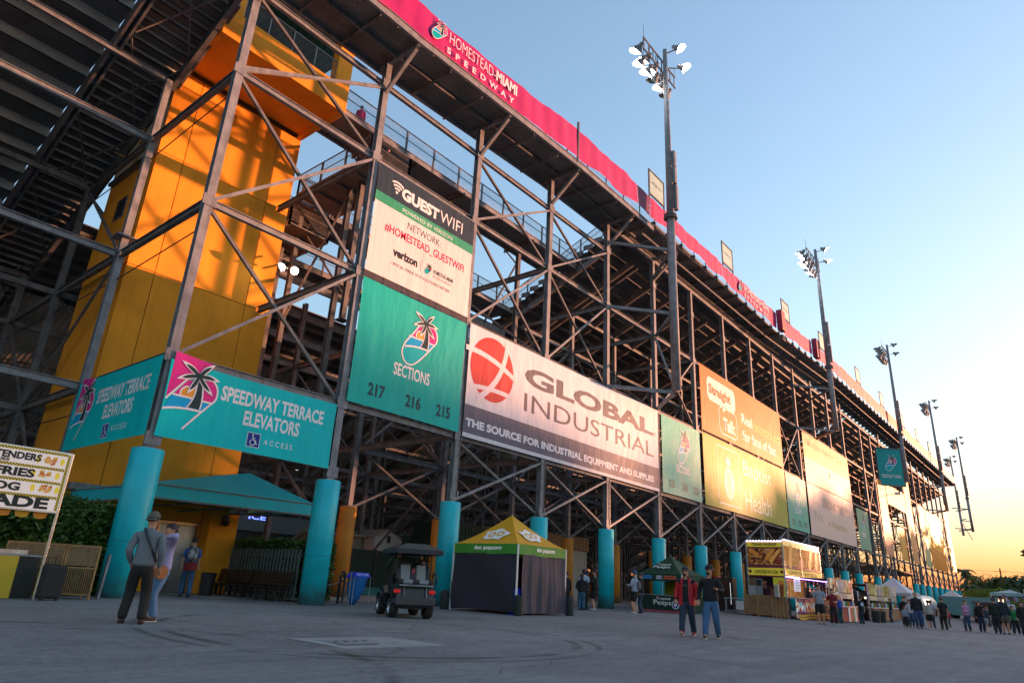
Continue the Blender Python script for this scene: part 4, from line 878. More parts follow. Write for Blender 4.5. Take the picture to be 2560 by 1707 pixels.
for i in range(4): MB().box((22.6+i*1.7, 31.05, .43), (24.26+i*1.7, 31.1, 2.4)).obj('screen_panel', paint('0f2a20', .8), e); MB().box((22.55+i*1.7, 31.0, .42), (22.62+i*1.7, 31.12, 2.45)).obj('post', BLACK, e)
def ribbed(name, label, x0, x1, y, z0, z1, m, pitch=.3, depth=3):
    e = thing(name, label, 'wall', ((x0+x1)/2, y, z0)); MB().box((x0, y, z0), (x1, y+depth, z1)).obj('wall', m, e)
    k = 0
    while x0+k*pitch < x1-.05: MB().box((x0+k*pitch, y-.03, z0), (x0+k*pitch+pitch*.72, y-.001, z1)).obj('rib_panel', m, e); k += 1
    return e
ribbed('green_store', 'dark green ribbed metal store rising behind the popcorn tent', 30.6, 36.2, 30.2, 0, 4.5, paint('123326', .6))
e = ribbed('ribbed_store', 'cream ribbed metal store with a brown fascia right of the popcorn tent', 41.0, 46.7, 30.2, 0, 3.66, paint('bdb5a8', .6))
for i in range(15): MB().box((40.95+i*.39, 30.05, 3.7), (41.3+i*.39, 30.14, 4.68)).obj('fascia_panel', paint('97704f', .6), e)
MB().box((40.9, 30.15, 3.67), (46.8, 33, 4.7)).obj('fascia', paint('7c5c42', .6), e)
e = thing('drinks_kiosk', 'grey blue kiosk with a small blue lit sign behind the hedge', 'kiosk', (24.5, 41, 0)); MB().box((21.5, 40.2, 0), (27.6, 43, 3.3)).obj('wall', paint('3d4c52', .7), e); MB().box((21.3, 40.0, 3.3), (27.7, 43, 4.35)).obj('fascia', paint('5f7c88', .6), e)
text('ICE', (22.9, 39.98, 4.0), XA, ZA, 1.2, .35, lamp('blue_neon', (.12, .2, 1), 2), e, bold=.02)
e = thing('kiosk_back', 'row of orange and dark service rooms deep under the stand', 'building', (60, 60, 0))
for i in range(14): MB().box((14+i*12, 58, 0), (22+i*12, 62, 3.2)).obj('room', [paint('9a5a28', .8), paint('40464a', .8), paint('6d4a30', .8)][i % 3], e)

# ------------------------------------------------------------------ hedges, fences, benches on the left
def hedge(name, label, x0, x1, y0, y1, z0, z1, n, ms=(LEAF, LEAFD), size=.09, rough=.12):
    e = thing(name, label, 'hedge', ((x0+x1)/2, (y0+y1)/2, z0)); rnd = random.Random(hash(label) % 1000); mbs = [MB(), MB()]
    for i in range(n):
        f = rnd.random()
        if f < .5: x, y, z = rnd.uniform(x0, x1), y0, rnd.uniform(z0, z1)
        elif f < .7: x, y, z = x0, rnd.uniform(y0, y1), rnd.uniform(z0, z1)
        elif f < .8: x, y, z = x1, rnd.uniform(y0, y1), rnd.uniform(z0, z1)
        else: x, y, z = rnd.uniform(x0, x1), rnd.uniform(y0, y1), z1
        bu = rough*math.sin(x*3.1+z*2)+rough*.8*math.sin(z*4+y*3); x += rnd.gauss(0, rough*.7)+bu*.3; y += rnd.gauss(0, rough*.7)+bu*.5; z += rnd.gauss(0, rough*.6)+bu*.4
        z = max(z, z0+.02)
        a = rnd.uniform(0, 6.28); t = rnd.uniform(-.9, .9); u = Vector((math.cos(a), math.sin(a)*.6-.2, t)).normalized()*size*rnd.uniform(.7, 1.3); w = u.cross(Vector((rnd.gauss(0, 1), rnd.gauss(0, 1), rnd.gauss(0, 1)))).normalized()*size*.42; c = Vector((x, y, z))
        mbs[0 if rnd.random() < .55 else 1].quad(c-u, c+w, c+u, c-w)
    for mb, m in zip(mbs, ms): mb.obj('leaves', m, e)['kind'] = 'stuff'
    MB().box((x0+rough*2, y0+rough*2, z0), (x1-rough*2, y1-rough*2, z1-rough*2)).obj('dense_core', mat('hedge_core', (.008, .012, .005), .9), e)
    return e
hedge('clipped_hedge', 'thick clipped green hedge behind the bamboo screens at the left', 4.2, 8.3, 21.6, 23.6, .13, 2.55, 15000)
e = thing('slatted_fence', 'pale slatted fence behind the benches with creeper along its top', 'fence', (15.5, 25.4, 0))
for i in range(22): MB().box((15.48, 22.9+i*.235, .05), (15.53, 22.98+i*.235, 1.85)).obj('slat', paint('6d7472', .6), e)
for z in (.3, 1.6): MB().box((15.54, 22.85, z), (15.58, 28.1, z+.06)).obj('rail', STEELD, e)
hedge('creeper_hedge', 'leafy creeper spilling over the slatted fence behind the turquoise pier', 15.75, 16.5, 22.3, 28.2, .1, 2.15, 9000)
def bench(y, label):
    e = thing('park_bench', label, 'bench', (14.9, y, 0), group='slatted benches under the awning')
    for i in range(4): MB().box((14.55+i*.12, y-1.25, .44), (14.65+i*.12, y+1.25, .475)).obj('seat_slat', WOOD, e, bevel=.006)
    for i in range(4): MB().add([(15.06+i*.035, y-1.25, .55+i*.12), (15.06+i*.035, y+1.25, .55+i*.12), (15.09+i*.035, y+1.25, .65+i*.12), (15.09+i*.035, y-1.25, .65+i*.12), (15.1+i*.035, y-1.25, .55+i*.12), (15.1+i*.035, y+1.25, .55+i*.12), (15.13+i*.035, y+1.25, .65+i*.12), (15.13+i*.035, y-1.25, .65+i*.12)], [(0, 1, 2, 3), (7, 6, 5, 4), (0, 4, 5, 1), (3, 2, 6, 7), (0, 3, 7, 4), (1, 5, 6, 2)]).obj('back_slat', WOOD, e)
    for yy in (y-1.1, y, y+1.1):
        mb = MB(); mb.box((14.6, yy-.05, 0), (14.66, yy+.05, .44)); mb.box((15.0, yy-.05, 0), (15.06, yy+.05, .44)); mb.box((14.55, yy-.05, .4), (15.08, yy+.05, .438)); mb.beam((15.12, yy, .4), (15.28, yy, 1.05), .05, .04, up=(0, 1, 0)); mb.obj('leg', BLACK, e)
bench(24.0, 'nearer dark slatted bench under the awning, beside the turquoise pier'); bench(26.65, 'farther dark slatted bench under the awning, next to the orange pilaster')
def bin_(x, y, z, r, h, m, label, name='trash_can'):
    e = thing(name, label, 'trash can', (x, y, z)); mb = MB(); mb.lathe((x, y, z), [(0, 0), (r*.85, 0), (r, h*.9), (r*1.08, h*.9), (r*1.08, h*.94)], 20); mb.obj('barrel', m, e); mb = MB(); mb.lathe((x, y, z), [(r*1.08, h*.94), (r*.9, h), (r*.6, h), (r*.55, h*.9), (0, h*.9)], 20); mb.obj('lid', BLACK, e); return e
bin_(13.9, 26.4, 0, .28, .85, BLACK, 'dark round trash can against the orange pilaster by the lift')
def hoop(x, y, label):
    e = thing('hoop_bollard', label, 'bollard', (x, y, 0)); mb = MB(); mb.tube([(x-.11, y, 0), (x-.11, y, 1.0), (x-.08, y, 1.1), (x, y, 1.15), (x+.08, y, 1.1), (x+.11, y, 1.0), (x+.11, y, 0)], .045, 10); mb.tube([(x-.11, y, .82), (x+.11, y, .82)], .04, 8); mb.tube([(x-.09, y, .85), (x, y, 1.05), (x+.09, y, .85)], .03, 8); mb.obj('hoop', paint('0f2f2f', .4), e, smooth=True); MB().box((x-.22, y-.08, .0), (x+.22, y+.08, .02)).obj('base_plate', STEEL, e)
hoop(16.55, 21.5, 'dark hoop bollard with a chain, between the second pier and the blue recycling bin')
mb = MB()
def chain(p, q, sag):
    p, q = Vector(p), Vector(q); n = 26
    for i in range(n):
        t = i/n; a = p.lerp(q, t)-ZA*sag*4*t*(1-t); t2 = (i+.8)/n; b = p.lerp(q, t2)-ZA*sag*4*t2*(1-t2); mb.beam(a, b, .018, .03 if i % 2 else .012)
chain((14.9, 20.9, .85), (16.44, 21.5, .78), .14); o = mb.obj('barrier_chain', STEEL); o['kind'] = 'stuff'; o['label'] = 'slack grey chain looped from the turquoise pier to the hoop bollard'; o['category'] = 'chain'; mb = MB(); chain((16.66, 21.5, .8), (16.0, 20.4, .9), .1); o = mb.obj('barrier_chain', STEEL); o['kind'] = 'stuff'; o['label'] = 'short chain from the hoop bollard to the blue recycling bin'; o['category'] = 'chain'
# blue recycling bin: board header over a hanging mesh bag in a wire stand
e = thing('recycling_bin', 'blue recycling bin with a hanging mesh bag, right of the hoop bollard', 'recycling bin', (16.4, 20.4, 0))
mb = MB(); mb.add([(16.05, 20.15, 1.0), (16.75, 20.15, 1.0), (16.85, 20.65, .95), (15.98, 20.65, .95), (16.08, 20.2, 1.14), (16.66, 20.2, 1.14), (16.7, 20.5, 1.14), (16.08, 20.5, 1.14)], [(0, 1, 5, 4), (1, 2, 6, 5), (2, 3, 7, 6), (3, 0, 4, 7), (4, 5, 6, 7), (0, 3, 2, 1)]); mb.obj('header', paint('1436c8', .5), e)
text('RECYCLE', (16.12, 20.14, 1.04), XA, ZA, .5, .07, WHITE, e)
mb = MB(); prof = [(0, .08), (.1, .05), (.22, .3), (.3, .6), (.32, 1.0)]; mb.lathe((16.4, 20.4, 0), prof, 20); mb.v = [(16.4+(v[0]-16.4)*1.05-.18*(1-v[2])*1.0, v[1], v[2]) for v in mb.v]; mb.obj('mesh_bag', mat('blue_mesh', srgb('1b78c0'), .6, alpha=.75, transl=.3), e, smooth=True)
mb = MB()
for (x, y) in ((16.02, 20.15), (16.76, 20.15), (16.02, 20.65), (16.76, 20.65)): mb.tube([(x, y, 0), (x, y, 1.0)], .012, 6)
mb.tube([(16.02, 20.15, .02), (16.76, 20.15, .02), (16.76, 20.65, .02), (16.02, 20.65, .02), (16.02, 20.15, .02)], .01, 6); mb.obj('wire_stand', STEEL, e); MB().beam((15.98, 20.3, 0), (15.98, 20.3, 1.15), .05, .03).obj('side_post', STEEL, e)
# bamboo screens
def screen(x0, y0, x1, y1, z, h, label, grp=None):
    e = thing('bamboo_screen', label, 'bamboo screen', ((x0+x1)/2, (y0+y1)/2, z)); p, q = Vector((x0, y0, z)), Vector((x1, y1, z)); u = (q-p).normalized()
    for a in (p, q): mb = MB(); mb.tube([a, a+ZA*h], .028, 8); mb.obj('pole', BAMBOOP, e)
    n = 9; hh_ = h*.36
    for i in range(n): a = h-.06-hh_*i/n; MB().beam(p+ZA*a+u*.03, q+ZA*a-u*.03, .02, hh_/n*.85).obj('upper_cane', BAMBOO, e)
    Lh = (q-p).length; m = max(10, int(Lh/.045)); mb = MB()
    for i in range(m):
        s = p+u*(Lh*(i+.5)/m); mb.beam(s+ZA*.14, s+ZA*(h-.1-hh_), Lh/m*.85, .018)
    mb.obj('lower_canes', BAMBOO, e)['kind'] = 'stuff'
    for a in (.12, h-.08-hh_, h-.02): MB().beam(p+ZA*a, q+ZA*a, .03, .035).obj('rail', BAMBOOP, e)
screen(5.45, 20.35, 6.55, 19.82, .13, 1.3, 'warm brown bamboo screen farthest left, half hidden behind the food counter'); screen(6.6, 19.78, 7.2, 19.4, .13, 1.29, 'bamboo screen standing between the black case and the leaning post'); screen(7.2, 19.42, 7.34, 20.3, .13, 1.27, 'end bamboo screen turned edge on at the hedge')
mb = MB(); mb.beam((7.55, 19.75, .13), (7.66, 19.9, 1.22), .09, .05); o = mb.obj('metal_post', STEEL); o['label'] = 'plain grey metal post leaning beside the turquoise corner pier'; o['category'] = 'post'

# ------------------------------------------------------------------ food counter at the left edge
e = thing('menu_sign', 'hanging chicken tenders and fries menu sign with checkered borders at the left edge', 'sign', (5.87, 19, 2.1))
sy = 19.0; MB().box((3.0, sy, 2.12), (5.88, sy+.06, 3.5)).obj('sign_board', paint('f0d9d0', .45, emit=.25), e)
ck = MB()
def checks(x0, x1, z0, z1):
    s = .032; nx_, nz_ = int((x1-x0)/s), max(1, int(round((z1-z0)/s)))
    for i in range(nx_):
        for j in range(nz_): ck.quad((x0+i*s, sy-.003, z0+j*s), (x0+(i+1)*s, sy-.003, z0+j*s), (x0+(i+1)*s, sy-.003, z0+(j+1)*s), (x0+i*s, sy-.003, z0+(j+1)*s), (i+j) % 2)
zs_ = [3.5, 3.13, 2.8, 2.46, 2.12]
for z in zs_[:-1]: checks(4.0, 5.8, z-.06, z)
checks(5.8, 5.88, 2.14, 3.5)
ck.obj('check_border', [paint('d9b52c', emit=.2), paint('2c2a22')], e)['kind'] = 'stuff'
for s, z, x0, w, h in (('TENDERS', 3.23, 4.3, .95, .17), ('FRIES', 3.155, 4.3, .32, .065), ('FRIES', 2.84, 4.38, .82, .2), ('DOG', 2.51, 4.2, .78, .19), ('LEMONADE', 2.15, 2.5, 3.15, .27)):
    text(s, (x0, sy-.006, z), XA, ZA, w, h, paint('23261f'), e, bold=.045)
def snack(e, x, y, z, w, h, base, m2, par=None, seed=1):
    """printed food picture: pale plate, heap of pieces"""
    f = MB(); f.box((x, y-.006, z), (x+w, y-.004, z+h)); f = f.obj('food_picture', base, e); rnd = random.Random(seed); mb = MB()
    for i in range(16): cx, cz = x+w*rnd.uniform(.15, .85), z+h*rnd.uniform(.2, .8); mb.poly([(cx+w*.13*math.cos(a+i)*rnd.uniform(.7, 1.3), y-.008-i*.0004, cz+h*.14*math.sin(a+i)*rnd.uniform(.7, 1.3)) for a in np.linspace(0, 5.4, 7)], i % 2)
    mb.obj('printed_food', m2, f)
fm = [paint('c9692a', emit=.2), paint('e0a04a', emit=.2)]
for k, (x, z) in enumerate(((5.28, 3.17), (5.25, 2.83), (5.32, 2.5))):
    snack(e, x, sy, z, .34, .24, paint('f3e6d8', .5, emit=.2), fm, seed=k)
    mb = MB()
    for xx, s in ((x-.09, 1), (x+.43, -1)): mb.poly([(xx-.06*s, sy-.006, z+.12), (xx, sy-.006, z+.02), (xx+.05*s, sy-.006, z+.07), (xx+.05*s, sy-.006, z+.17), (xx, sy-.006, z+.22)])
    mb.obj('arrow_mark', paint('e8c83a', emit=.25), e)
mb = MB(); mb.tube([(5.9, sy+.03, .13), (5.9, sy+.03, 3.52)], .035, 8); mb.obj('pole', CHROME, e)
mb = MB(); mb.beam((3.0, sy+.03, 2.1), (5.9, sy+.03, 2.1), .05, .03); mb.beam((3, sy+.03, 3.52), (5.9, sy+.03, 3.52), .05, .03); mb.obj('rail', CHROME, e)
for i in range(5): MB().add([(3.9+i*.38, sy+.1, 2.08), (4.22+i*.38, sy+.1, 2.08), (4.18+i*.38, sy+.1, 1.96), (4.06+i*.38, sy+.1, 1.93), (3.94+i*.38, sy+.1, 1.96)], [(0, 1, 2, 3, 4)]).obj('scalloped_flag', paint(['e08a1c', 'd8a020'][i % 2], .6), e)
e = thing('food_counter', 'counter draped in yellow and black cloth at the left edge', 'counter', (5.2, 20.1, .13))
def drape(x0, x1, y, z0, z1, m, name, par, amp=.025, f=14):
    mb = MB(); n = max(8, int((x1-x0)*18)); k = 0
    for j in range(6):
        for i in range(n+1): x = x0+(x1-x0)*i/n; t = j/5; mb.v.append((x, y-amp*math.sin(x*f)*(1-t)-.02*(1-t), z0+(z1-z0)*t))
    for j in range(5):
        for i in range(n): a = j*(n+1)+i; mb.f.append((a, a+1, a+n+2, a+n+1)); mb.m.append(0)
    return mb.obj(name, m, par, smooth=True)
drape(3.4, 5.55, 19.6, .14, 1.08, paint('c9a92a', .7), 'yellow_cloth', e); drape(5.55, 6.0, 19.61, .14, 1.07, paint('1c2320', .7), 'black_cloth', e)
MB().box((3.4, 19.62, 1.08), (6.02, 20.4, 1.12)).obj('tabletop', paint('8e9299', .4), e); MB().box((5.0, 19.8, 1.121), (5.75, 20.2, 1.22)).obj('tray', CHROME, e)
e = thing('wheeled_case', 'tall black padded equipment case beside the yellow draped counter', 'case', (6.15, 19.0, .13))
MB().box((5.93, 18.85, .17), (6.4, 19.2, .92)).obj('case_body', mat('black_cordura', (.022, .02, .02), .8, bump=.004, bscale=14), e, bevel=.06); mb = MB(); mb.tube([(6.0, 19.05, .9), (6.0, 19.05, 1.08), (6.15, 19.05, 1.1), (6.15, 19.05, .9)], .015, 6); mb.obj('handle', BLACK, e)
mb = MB(); mb.lathe((5.98, 18.9, .19), [(0, 0), (.06, 0), (.06, .04), (0, .04)], 12, axis='x'); mb.lathe((6.3, 18.9, .19), [(0, 0), (.06, 0), (.06, .04), (0, .04)], 12, axis='x'); mb.obj('wheel', RUBBER, e)
# ------------------------------------------------------------------ golf cart (local frame: +Y forward, origin between rear wheels on the ground)
def cart():
    loc, hz_ = (13.88, 14.85, 0), R(60-90); e = thing('golf_cart', 'black golf cart with a grey striped rear facing seat driving away', 'golf cart', loc, hz_); X = XF(loc, hz_)
    blk = mat('cart_body_black', (.015, .016, .018), .3, noise=.1, spec=.6); gl = mat('cart_charcoal', (.05, .05, .055), .4, noise=.1)
    def tyre(x, y, name='wheel'):
        r = .27; mb = MB(); mb.lathe((x, y, r), [(r*.62, -.11), (r*.9, -.12), (r, -.08), (r, .08), (r*.9, .12), (r*.62, .11)], 24, axis='x'); w = X(mb).obj('wheel', RUBBER, e, smooth=True)
        s = -1 if x < 0 else 1; mb = MB(); mb.lathe((x, y, r), [(0, s*.05), (r*.2, s*.07), (r*.22, s*.04)], 12, axis='x'); mb.lathe((x, y, r), [(r*.62, s*.11), (r*.55, s*.06), (r*.62, s*.02)], 20, axis='x')
        for i in range(5): a = 2*math.pi*i/5; mb.beam((x+s*.06, y+math.cos(a)*r*.15, r+math.sin(a)*r*.15), (x+s*.07, y+math.cos(a)*r*.6, r+math.sin(a)*r*.6), .03, .07, up=(1, 0, 0))
        X(mb).obj('rim', CHROME, w)
    for x in (-.5, .5):
        for y in (0, 1.68): tyre(x, y)
    mb = MB(); prof = [(-.42, .42), (-.35, .85), (.5, .88), (.62, .36), (1.25, .33), (1.4, .62), (1.75, .82), (2.15, .74), (2.28, .45), (2.25, .3), (-.4, .3)]
    for s in (-.5, .5): mb.poly([(s, y, z) for y, z in prof])
    for i in range(len(prof)): (y0, z0), (y1, z1) = prof[i], prof[(i+1) % len(prof)]; mb.quad((-.5, y0, z0), (.5, y0, z0), (.5, y1, z1), (-.5, y1, z1))
    X(mb).obj('body', blk, e)
    for s in (-1, 1):
        for y in (0, 1.68): mb = MB(); mb.lathe((s*.5, y, .29), [(.33, -.12), (.36, -.1), (.36, .12), (.33, .13)], 20, axis='x'); mb.f = [f for f in mb.f if min(mb.v[i][2] for i in f) > .3]; mb.m = [0]*len(mb.f); X(mb).obj('fender', blk, e)
    X(MB().box((-.56, -.62, .36), (.56, -.5, .56))).obj('rear_bumper', gl, e, bevel=.02)
    X(MB().box((-.5, -.55, .84), (.5, -.02, .9))).obj('rear_deck', gl, e, bevel=.01); X(MB().box((-.48, -.57, .845), (.48, -.552, .885))).obj('deck_trim', STEEL, e)
    for x in (-.32, .32): X(MB().beam((x, -.5, .52), (x, -.42, .85), .03, .03)).obj('deck_strut', STEEL, e)
    seatm = mat('grey_vinyl_seat', (.26, .265, .27), .5, noise=.1); sb = mat('black_vinyl_seat', (.015, .015, .02), .4)
    for x0, x1, m in ((-.5, -.36, sb), (-.355, -.075, seatm), (-.07, .1, sb), (.105, .385, seatm), (.39, .5, sb)):
        X(MB().box((x0, -.42, .905), (x1, -.0, 1.02))).obj('rear_seat_panel', m, e, bevel=.025)
        t = 1.42 if m is seatm else 1.36; mb = MB(); mb.add([(x0, .0, 1.0), (x1, .0, 1.0), (x1, .12, 1.0), (x0, .12, 1.0), (x0, .1, t), (x1, .1, t), (x1, .2, t), (x0, .2, t)], [(0, 3, 2, 1), (4, 5, 6, 7), (0, 1, 5, 4), (1, 2, 6, 5), (2, 3, 7, 6), (3, 0, 4, 7)]); X(mb).obj('rear_backrest_panel', m, e, bevel=.03)
    mb = MB(); mb.add([(-.03, .03, 1.17), (.02, .03, 1.17), (.06, .055, 1.3), (.0, .055, 1.3), (-.02, .05, 1.27)], [(0, 1, 2, 3, 4)]); X(mb).obj('seat_mark', paint('c83038'), e)
    X(MB().box((-.5, .25, .86), (.5, .72, .98))).obj('front_seat', sb, e, bevel=.03); X(MB().box((-.5, .2, 1.0), (.5, .3, 1.32))).obj('front_backrest', sb, e, bevel=.03)
    for s in (-1, 1): mb = MB(); mb.tube([(s*.54, -.02, .92), (s*.58, -.04, 1.16), (s*.58, -.16, 1.2), (s*.58, -.45, 1.18), (s*.56, -.5, .92)], .022, 8); X(mb).obj('grab_rail', BLACK, e, smooth=True)
    mb = MB()
    for s in (-1, 1): mb.tube([(s*.5, .16, .95), (s*.52, .02, 1.2), (s*.5, -.02, 1.72)], .018, 6); mb.tube([(s*.48, 1.62, .8), (s*.46, 1.2, 1.72)], .018, 6); mb.tube([(s*.48, .62, .9), (s*.47, .5, 1.72)], .016, 6)
    X(mb).obj('roof_frame', BLACK, e)
    mb = MB(); a, b, c_2 = .66, .45, .25
    L0 = [(-.68, -.62, 1.7), (.68, -.62, 1.7), (.68, 1.4, 1.7), (-.68, 1.4, 1.7)]; L1_ = [(-.68, -.62, 1.83), (.68, -.62, 1.83), (.68, 1.4, 1.83), (-.68, 1.4, 1.83)]; L2_ = [(-.3, -.2, 1.99), (.3, -.2, 1.99), (.3, 1.1, 1.99), (-.3, 1.1, 1.99)]
    mb.add(L0+L1_+L2_, [(0, 1, 5, 4), (1, 2, 6, 5), (2, 3, 7, 6), (3, 0, 4, 7), (4, 5, 9, 8), (5, 6, 10, 9), (6, 7, 11, 10), (7, 4, 8, 11), (8, 9, 10, 11)]); X(mb).obj('canopy', mat('cart_canopy', (.018, .02, .028), .4, noise=.1), e, bevel=.02)
    for s in (-1, 1): X(MB().box((s*.5-.1, -.45, .66), (s*.5+.08, -.4, .75))).obj('tail_light', TAIL, e, bevel=.02)
    mb = MB(); mb.tube([(-.3, 1.3, .9), (-.27, 1.1, 1.1)], .02, 6); mb.lathe((-.27, 1.08, 1.12), [(.16, -.01), (.18, 0), (.16, .01)], 16); X(mb).obj('steering_wheel', BLACK, e)
    X(MB().box((-.3, -.3, .25), (.3, .1, .4))).obj('axle_housing', BLACK, e)
    return X
CX = cart()

# ------------------------------------------------------------------ popcorn tent and weights
def pop_tent(name, label, x0, x1, y0, y1, z, eave, val, peak, topm, valm, legm=WHITE, sidesm=None, cat='tent'):
    e = thing(name, label, cat, ((x0+x1)/2, (y0+y1)/2, z)); xm, ym = (x0+x1)/2, (y0+y1)/2
    C4 = [(x0, y0), (x1, y0), (x1, y1), (x0, y1)]; mb = MB(); n = 8
    for k in range(4):
        a, b = C4[k], C4[(k+1) % 4]; grid = []
        for j in range(n+1):
            t = j/n; s = 1-t; row = []
            for i in range(n+1):
                u = i/n; x = (a[0]*(1-u)+b[0]*u)*s+xm*t; y = (a[1]*(1-u)+b[1]*u)*s+ym*t
                zz = eave+(peak-eave)*(t**1.25)-.05*math.sin(u*math.pi)*math.sin(math.pi*t)
                row.append((x, y, zz))
            grid.append(row)
        k0 = len(mb.v); mb.v += [p for r_2 in grid for p in r_2]
        for j in range(n):
            for i in range(n): q = k0+j*(n+1)+i; mb.f.append((q, q+1, q+n+2, q+n+1)); mb.m.append(0)
    mb.obj('canopy', topm, e)
    for k in range(4):
        a, b = C4[k], C4[(k+1) % 4]; mb = MB(); dx, dy = b[0]-a[0], b[1]-a[1]; L_ = math.hypot(dx, dy); nx_, ny_ = dy/L_, -dx/L_
        for i in range(13):
            u = i/12; w = .015*math.sin(u*19+k); mb.v += [(a[0]+dx*u+nx_*(.02+w), a[1]+dy*u+ny_*(.02+w), eave-val+.012*math.sin(u*9)), (a[0]+dx*u+nx_*.02, a[1]+dy*u+ny_*.02, eave+.005)]
        for i in range(12): mb.f.append((2*i, 2*i+2, 2*i+3, 2*i+1)); mb.m.append(0)
        mb.obj('valance', valm, e)
    for (x, y) in C4: MB().box((x-.025, y-.025, z), (x+.025, y+.025, eave)).obj('leg', legm, e)
    mb = MB()
    for k in range(4): a, b = C4[k], C4[(k+1) % 4]; mb.beam((*a, eave-.04), (*b, eave-.04), .03, .03)
    mb.beam((xm, ym, eave-.3), (xm, ym, peak), .04, .04); mb.obj('frame', legm, e)
    return e
px0, px1, py0, py1 = 19.78, 22.83, 15.75, 18.95
e = pop_tent('popcorn_tent', 'yellow peaked popcorn tent with green valance and grey curtain walls', px0, px1, py0, py1, 0, 2.42, .36, 3.62, mat('popcorn_yellow', srgb('e0a40e'), .6, noise=.06, transl=.1), mat('popcorn_green', srgb('4a9a35'), .6, noise=.06, transl=.1))
def curtain(p0, p1, z0, z1, m, name, amp, f, seed=0):
    p0, p1 = Vector(p0), Vector(p1); u = p1-p0; L_ = u.length; u.normalize(); n_ = Vector((u.y, -u.x, 0)); N_ = int(L_*16); mb = MB()
    for j in range(9):
        t = j/8
        for i in range(N_+1):
            s = L_*i/N_; w = amp*(math.sin(s*f+seed)+.5*math.sin(s*f*2.3+1+t*2))*(1.1-t*.8)+.03*math.sin(t*5+s*2+seed)
            q = p0+u*s+n_*w; mb.v.append((q.x, q.y, z0+(z1-z0)*t))
    for j in range(8):
        for i in range(N_): a = j*(N_+1)+i; mb.f.append((a, a+1, a+N_+2, a+N_+1)); mb.m.append(0)
    return mb.obj(name, m, e, smooth=True)
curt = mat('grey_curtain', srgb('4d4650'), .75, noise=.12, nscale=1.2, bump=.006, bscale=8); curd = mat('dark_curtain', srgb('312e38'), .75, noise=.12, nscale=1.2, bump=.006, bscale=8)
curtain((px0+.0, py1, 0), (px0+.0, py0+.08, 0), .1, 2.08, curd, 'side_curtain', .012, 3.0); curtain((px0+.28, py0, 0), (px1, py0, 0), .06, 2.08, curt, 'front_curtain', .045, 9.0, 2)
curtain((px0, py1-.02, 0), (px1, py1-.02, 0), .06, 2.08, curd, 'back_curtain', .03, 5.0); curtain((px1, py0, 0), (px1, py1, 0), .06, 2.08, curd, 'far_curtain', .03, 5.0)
for (O, U) in (((px0-.04, 17.85, 2.16), (0, -1, 0)), ((20.85, py0-.04, 2.16), (1, 0, 0))): text('doc popcorn', O, U, ZA, 1.15 if U[0] else 1.35, .2, paint('f4f2ee', emit=.1), e, bold=.02, off=.02)
def cloud(O, U, V, s):
    O, U, V = Vector(O), Vector(U).normalized(), Vector(V).normalized(); Nn = U.cross(V); mb = MB()
    P = lambda x, y, l: O+U*x*s+V*y*s+Nn*(.012+.004*l)
    lob = [(math.cos(a)*(.5+.07*math.sin(5*a+1)), math.sin(a)*(.3+.05*math.sin(5*a))) for a in np.linspace(0, 6.1, 36)]; mb.poly([P(*p, 0) for p in lob], 0)
    for cx, cy in ((-.17, -.02), (.17, .03)):
        ring = circ((cx, cy), .15, n=16); r2_ = circ((cx, cy), .08, n=16)
        for i in range(16): j = (i+1) % 16; mb.quad(P(*ring[i], 1), P(*ring[j], 1), P(*r2_[j], 1), P(*r2_[i], 1), 1)
    mb.obj('popcorn_emblem', [paint('f2efe8'), paint('e0a40e')], e)
xm, ym = (px0+px1)/2, (py0+py1)/2
# mean slopes of the two visible roof faces
sl = (3.62-2.42)/1.55
cloud((px0+.62, ym, 2.42+.62*sl*.80), (0, -1, 0), (1, 0, sl), 1.15); cloud((xm, py0+.62, 2.42+.62*sl*.80), (1, 0, 0), (0, 1, sl), 1.15)
def weight(x, y, label, z=0):
    e = thing('tent_weight', label, 'weight bag', (x, y, z)); mb = MB(); mb.lathe((x, y, z), [(0, 0), (.15, 0), (.16, .05), (.155, .62), (.1, .68), (0, .68)], 16); mb.obj('bag', mat('weight_bag', (.02, .024, .022), .8, bump=.004, bscale=12), e, smooth=True); mb = MB(); mb.tube([(x-.05, y-.12, z+.6), (x, y-.16, z+.72), (x+.05, y-.12, z+.6)], .012, 6); mb.obj('strap', BLACK, e)
weight(19.68, 15.55, 'black weight bag on the front corner leg of the popcorn tent'); weight(22.95, 15.6, 'black weight bag at the right corner of the popcorn tent'); weight(19.62, 19.1, 'black weight bag at the far left corner of the popcorn tent')
e = thing('blue_drum', 'bright blue drum glimpsed between the popcorn tent curtains', 'drum', (20.15, 16.05, 0)); mb = MB(); mb.lathe((20.15, 16.1, 0), [(0, 0), (.25, 0), (.27, .3), (.27, .6), (.25, .9), (0, .9)], 18); mb.obj('barrel', paint('1730c8', .45), e, smooth=True)

# ------------------------------------------------------------------ green smoothie tent
e = pop_tent('smoothie_tent', 'dark green Tropical Peaps tent over a matching counter', 35.0, 38.0, 16.6, 19.3, 0, 1.95, .34, 3.0, paint('0d4a30', .6, transl=.25), paint('0b3b29', .6))
MB().box((35.02, 16.65, 0), (35.4, 19.2, .84)).obj('counter_cloth', paint('0c3425', .65), e, bevel=.01); MB().box((34.98, 16.6, .845), (35.5, 19.25, .88)).obj('counter_top', paint('7a8a80', .5), e); MB().box((34.985, 16.65, .02), (35.015, 19.2, .1)).obj('hem_band', paint('b84a60', .6), e)
MB().box((35.45, 16.6, 0), (38, 16.66, .84)).obj('counter_side', paint('0c3425', .65), e); MB().box((37.9, 16.8, .2), (37.95, 19.1, 1.6)).obj('back_cloth', paint('8c9a14', .6), e); MB().box((35.9, 17.0, .88), (36.4, 17.5, 1.05)).obj('cooler_box', paint('3430a8', .5), e)
UY = Vector((0, -1, 0))
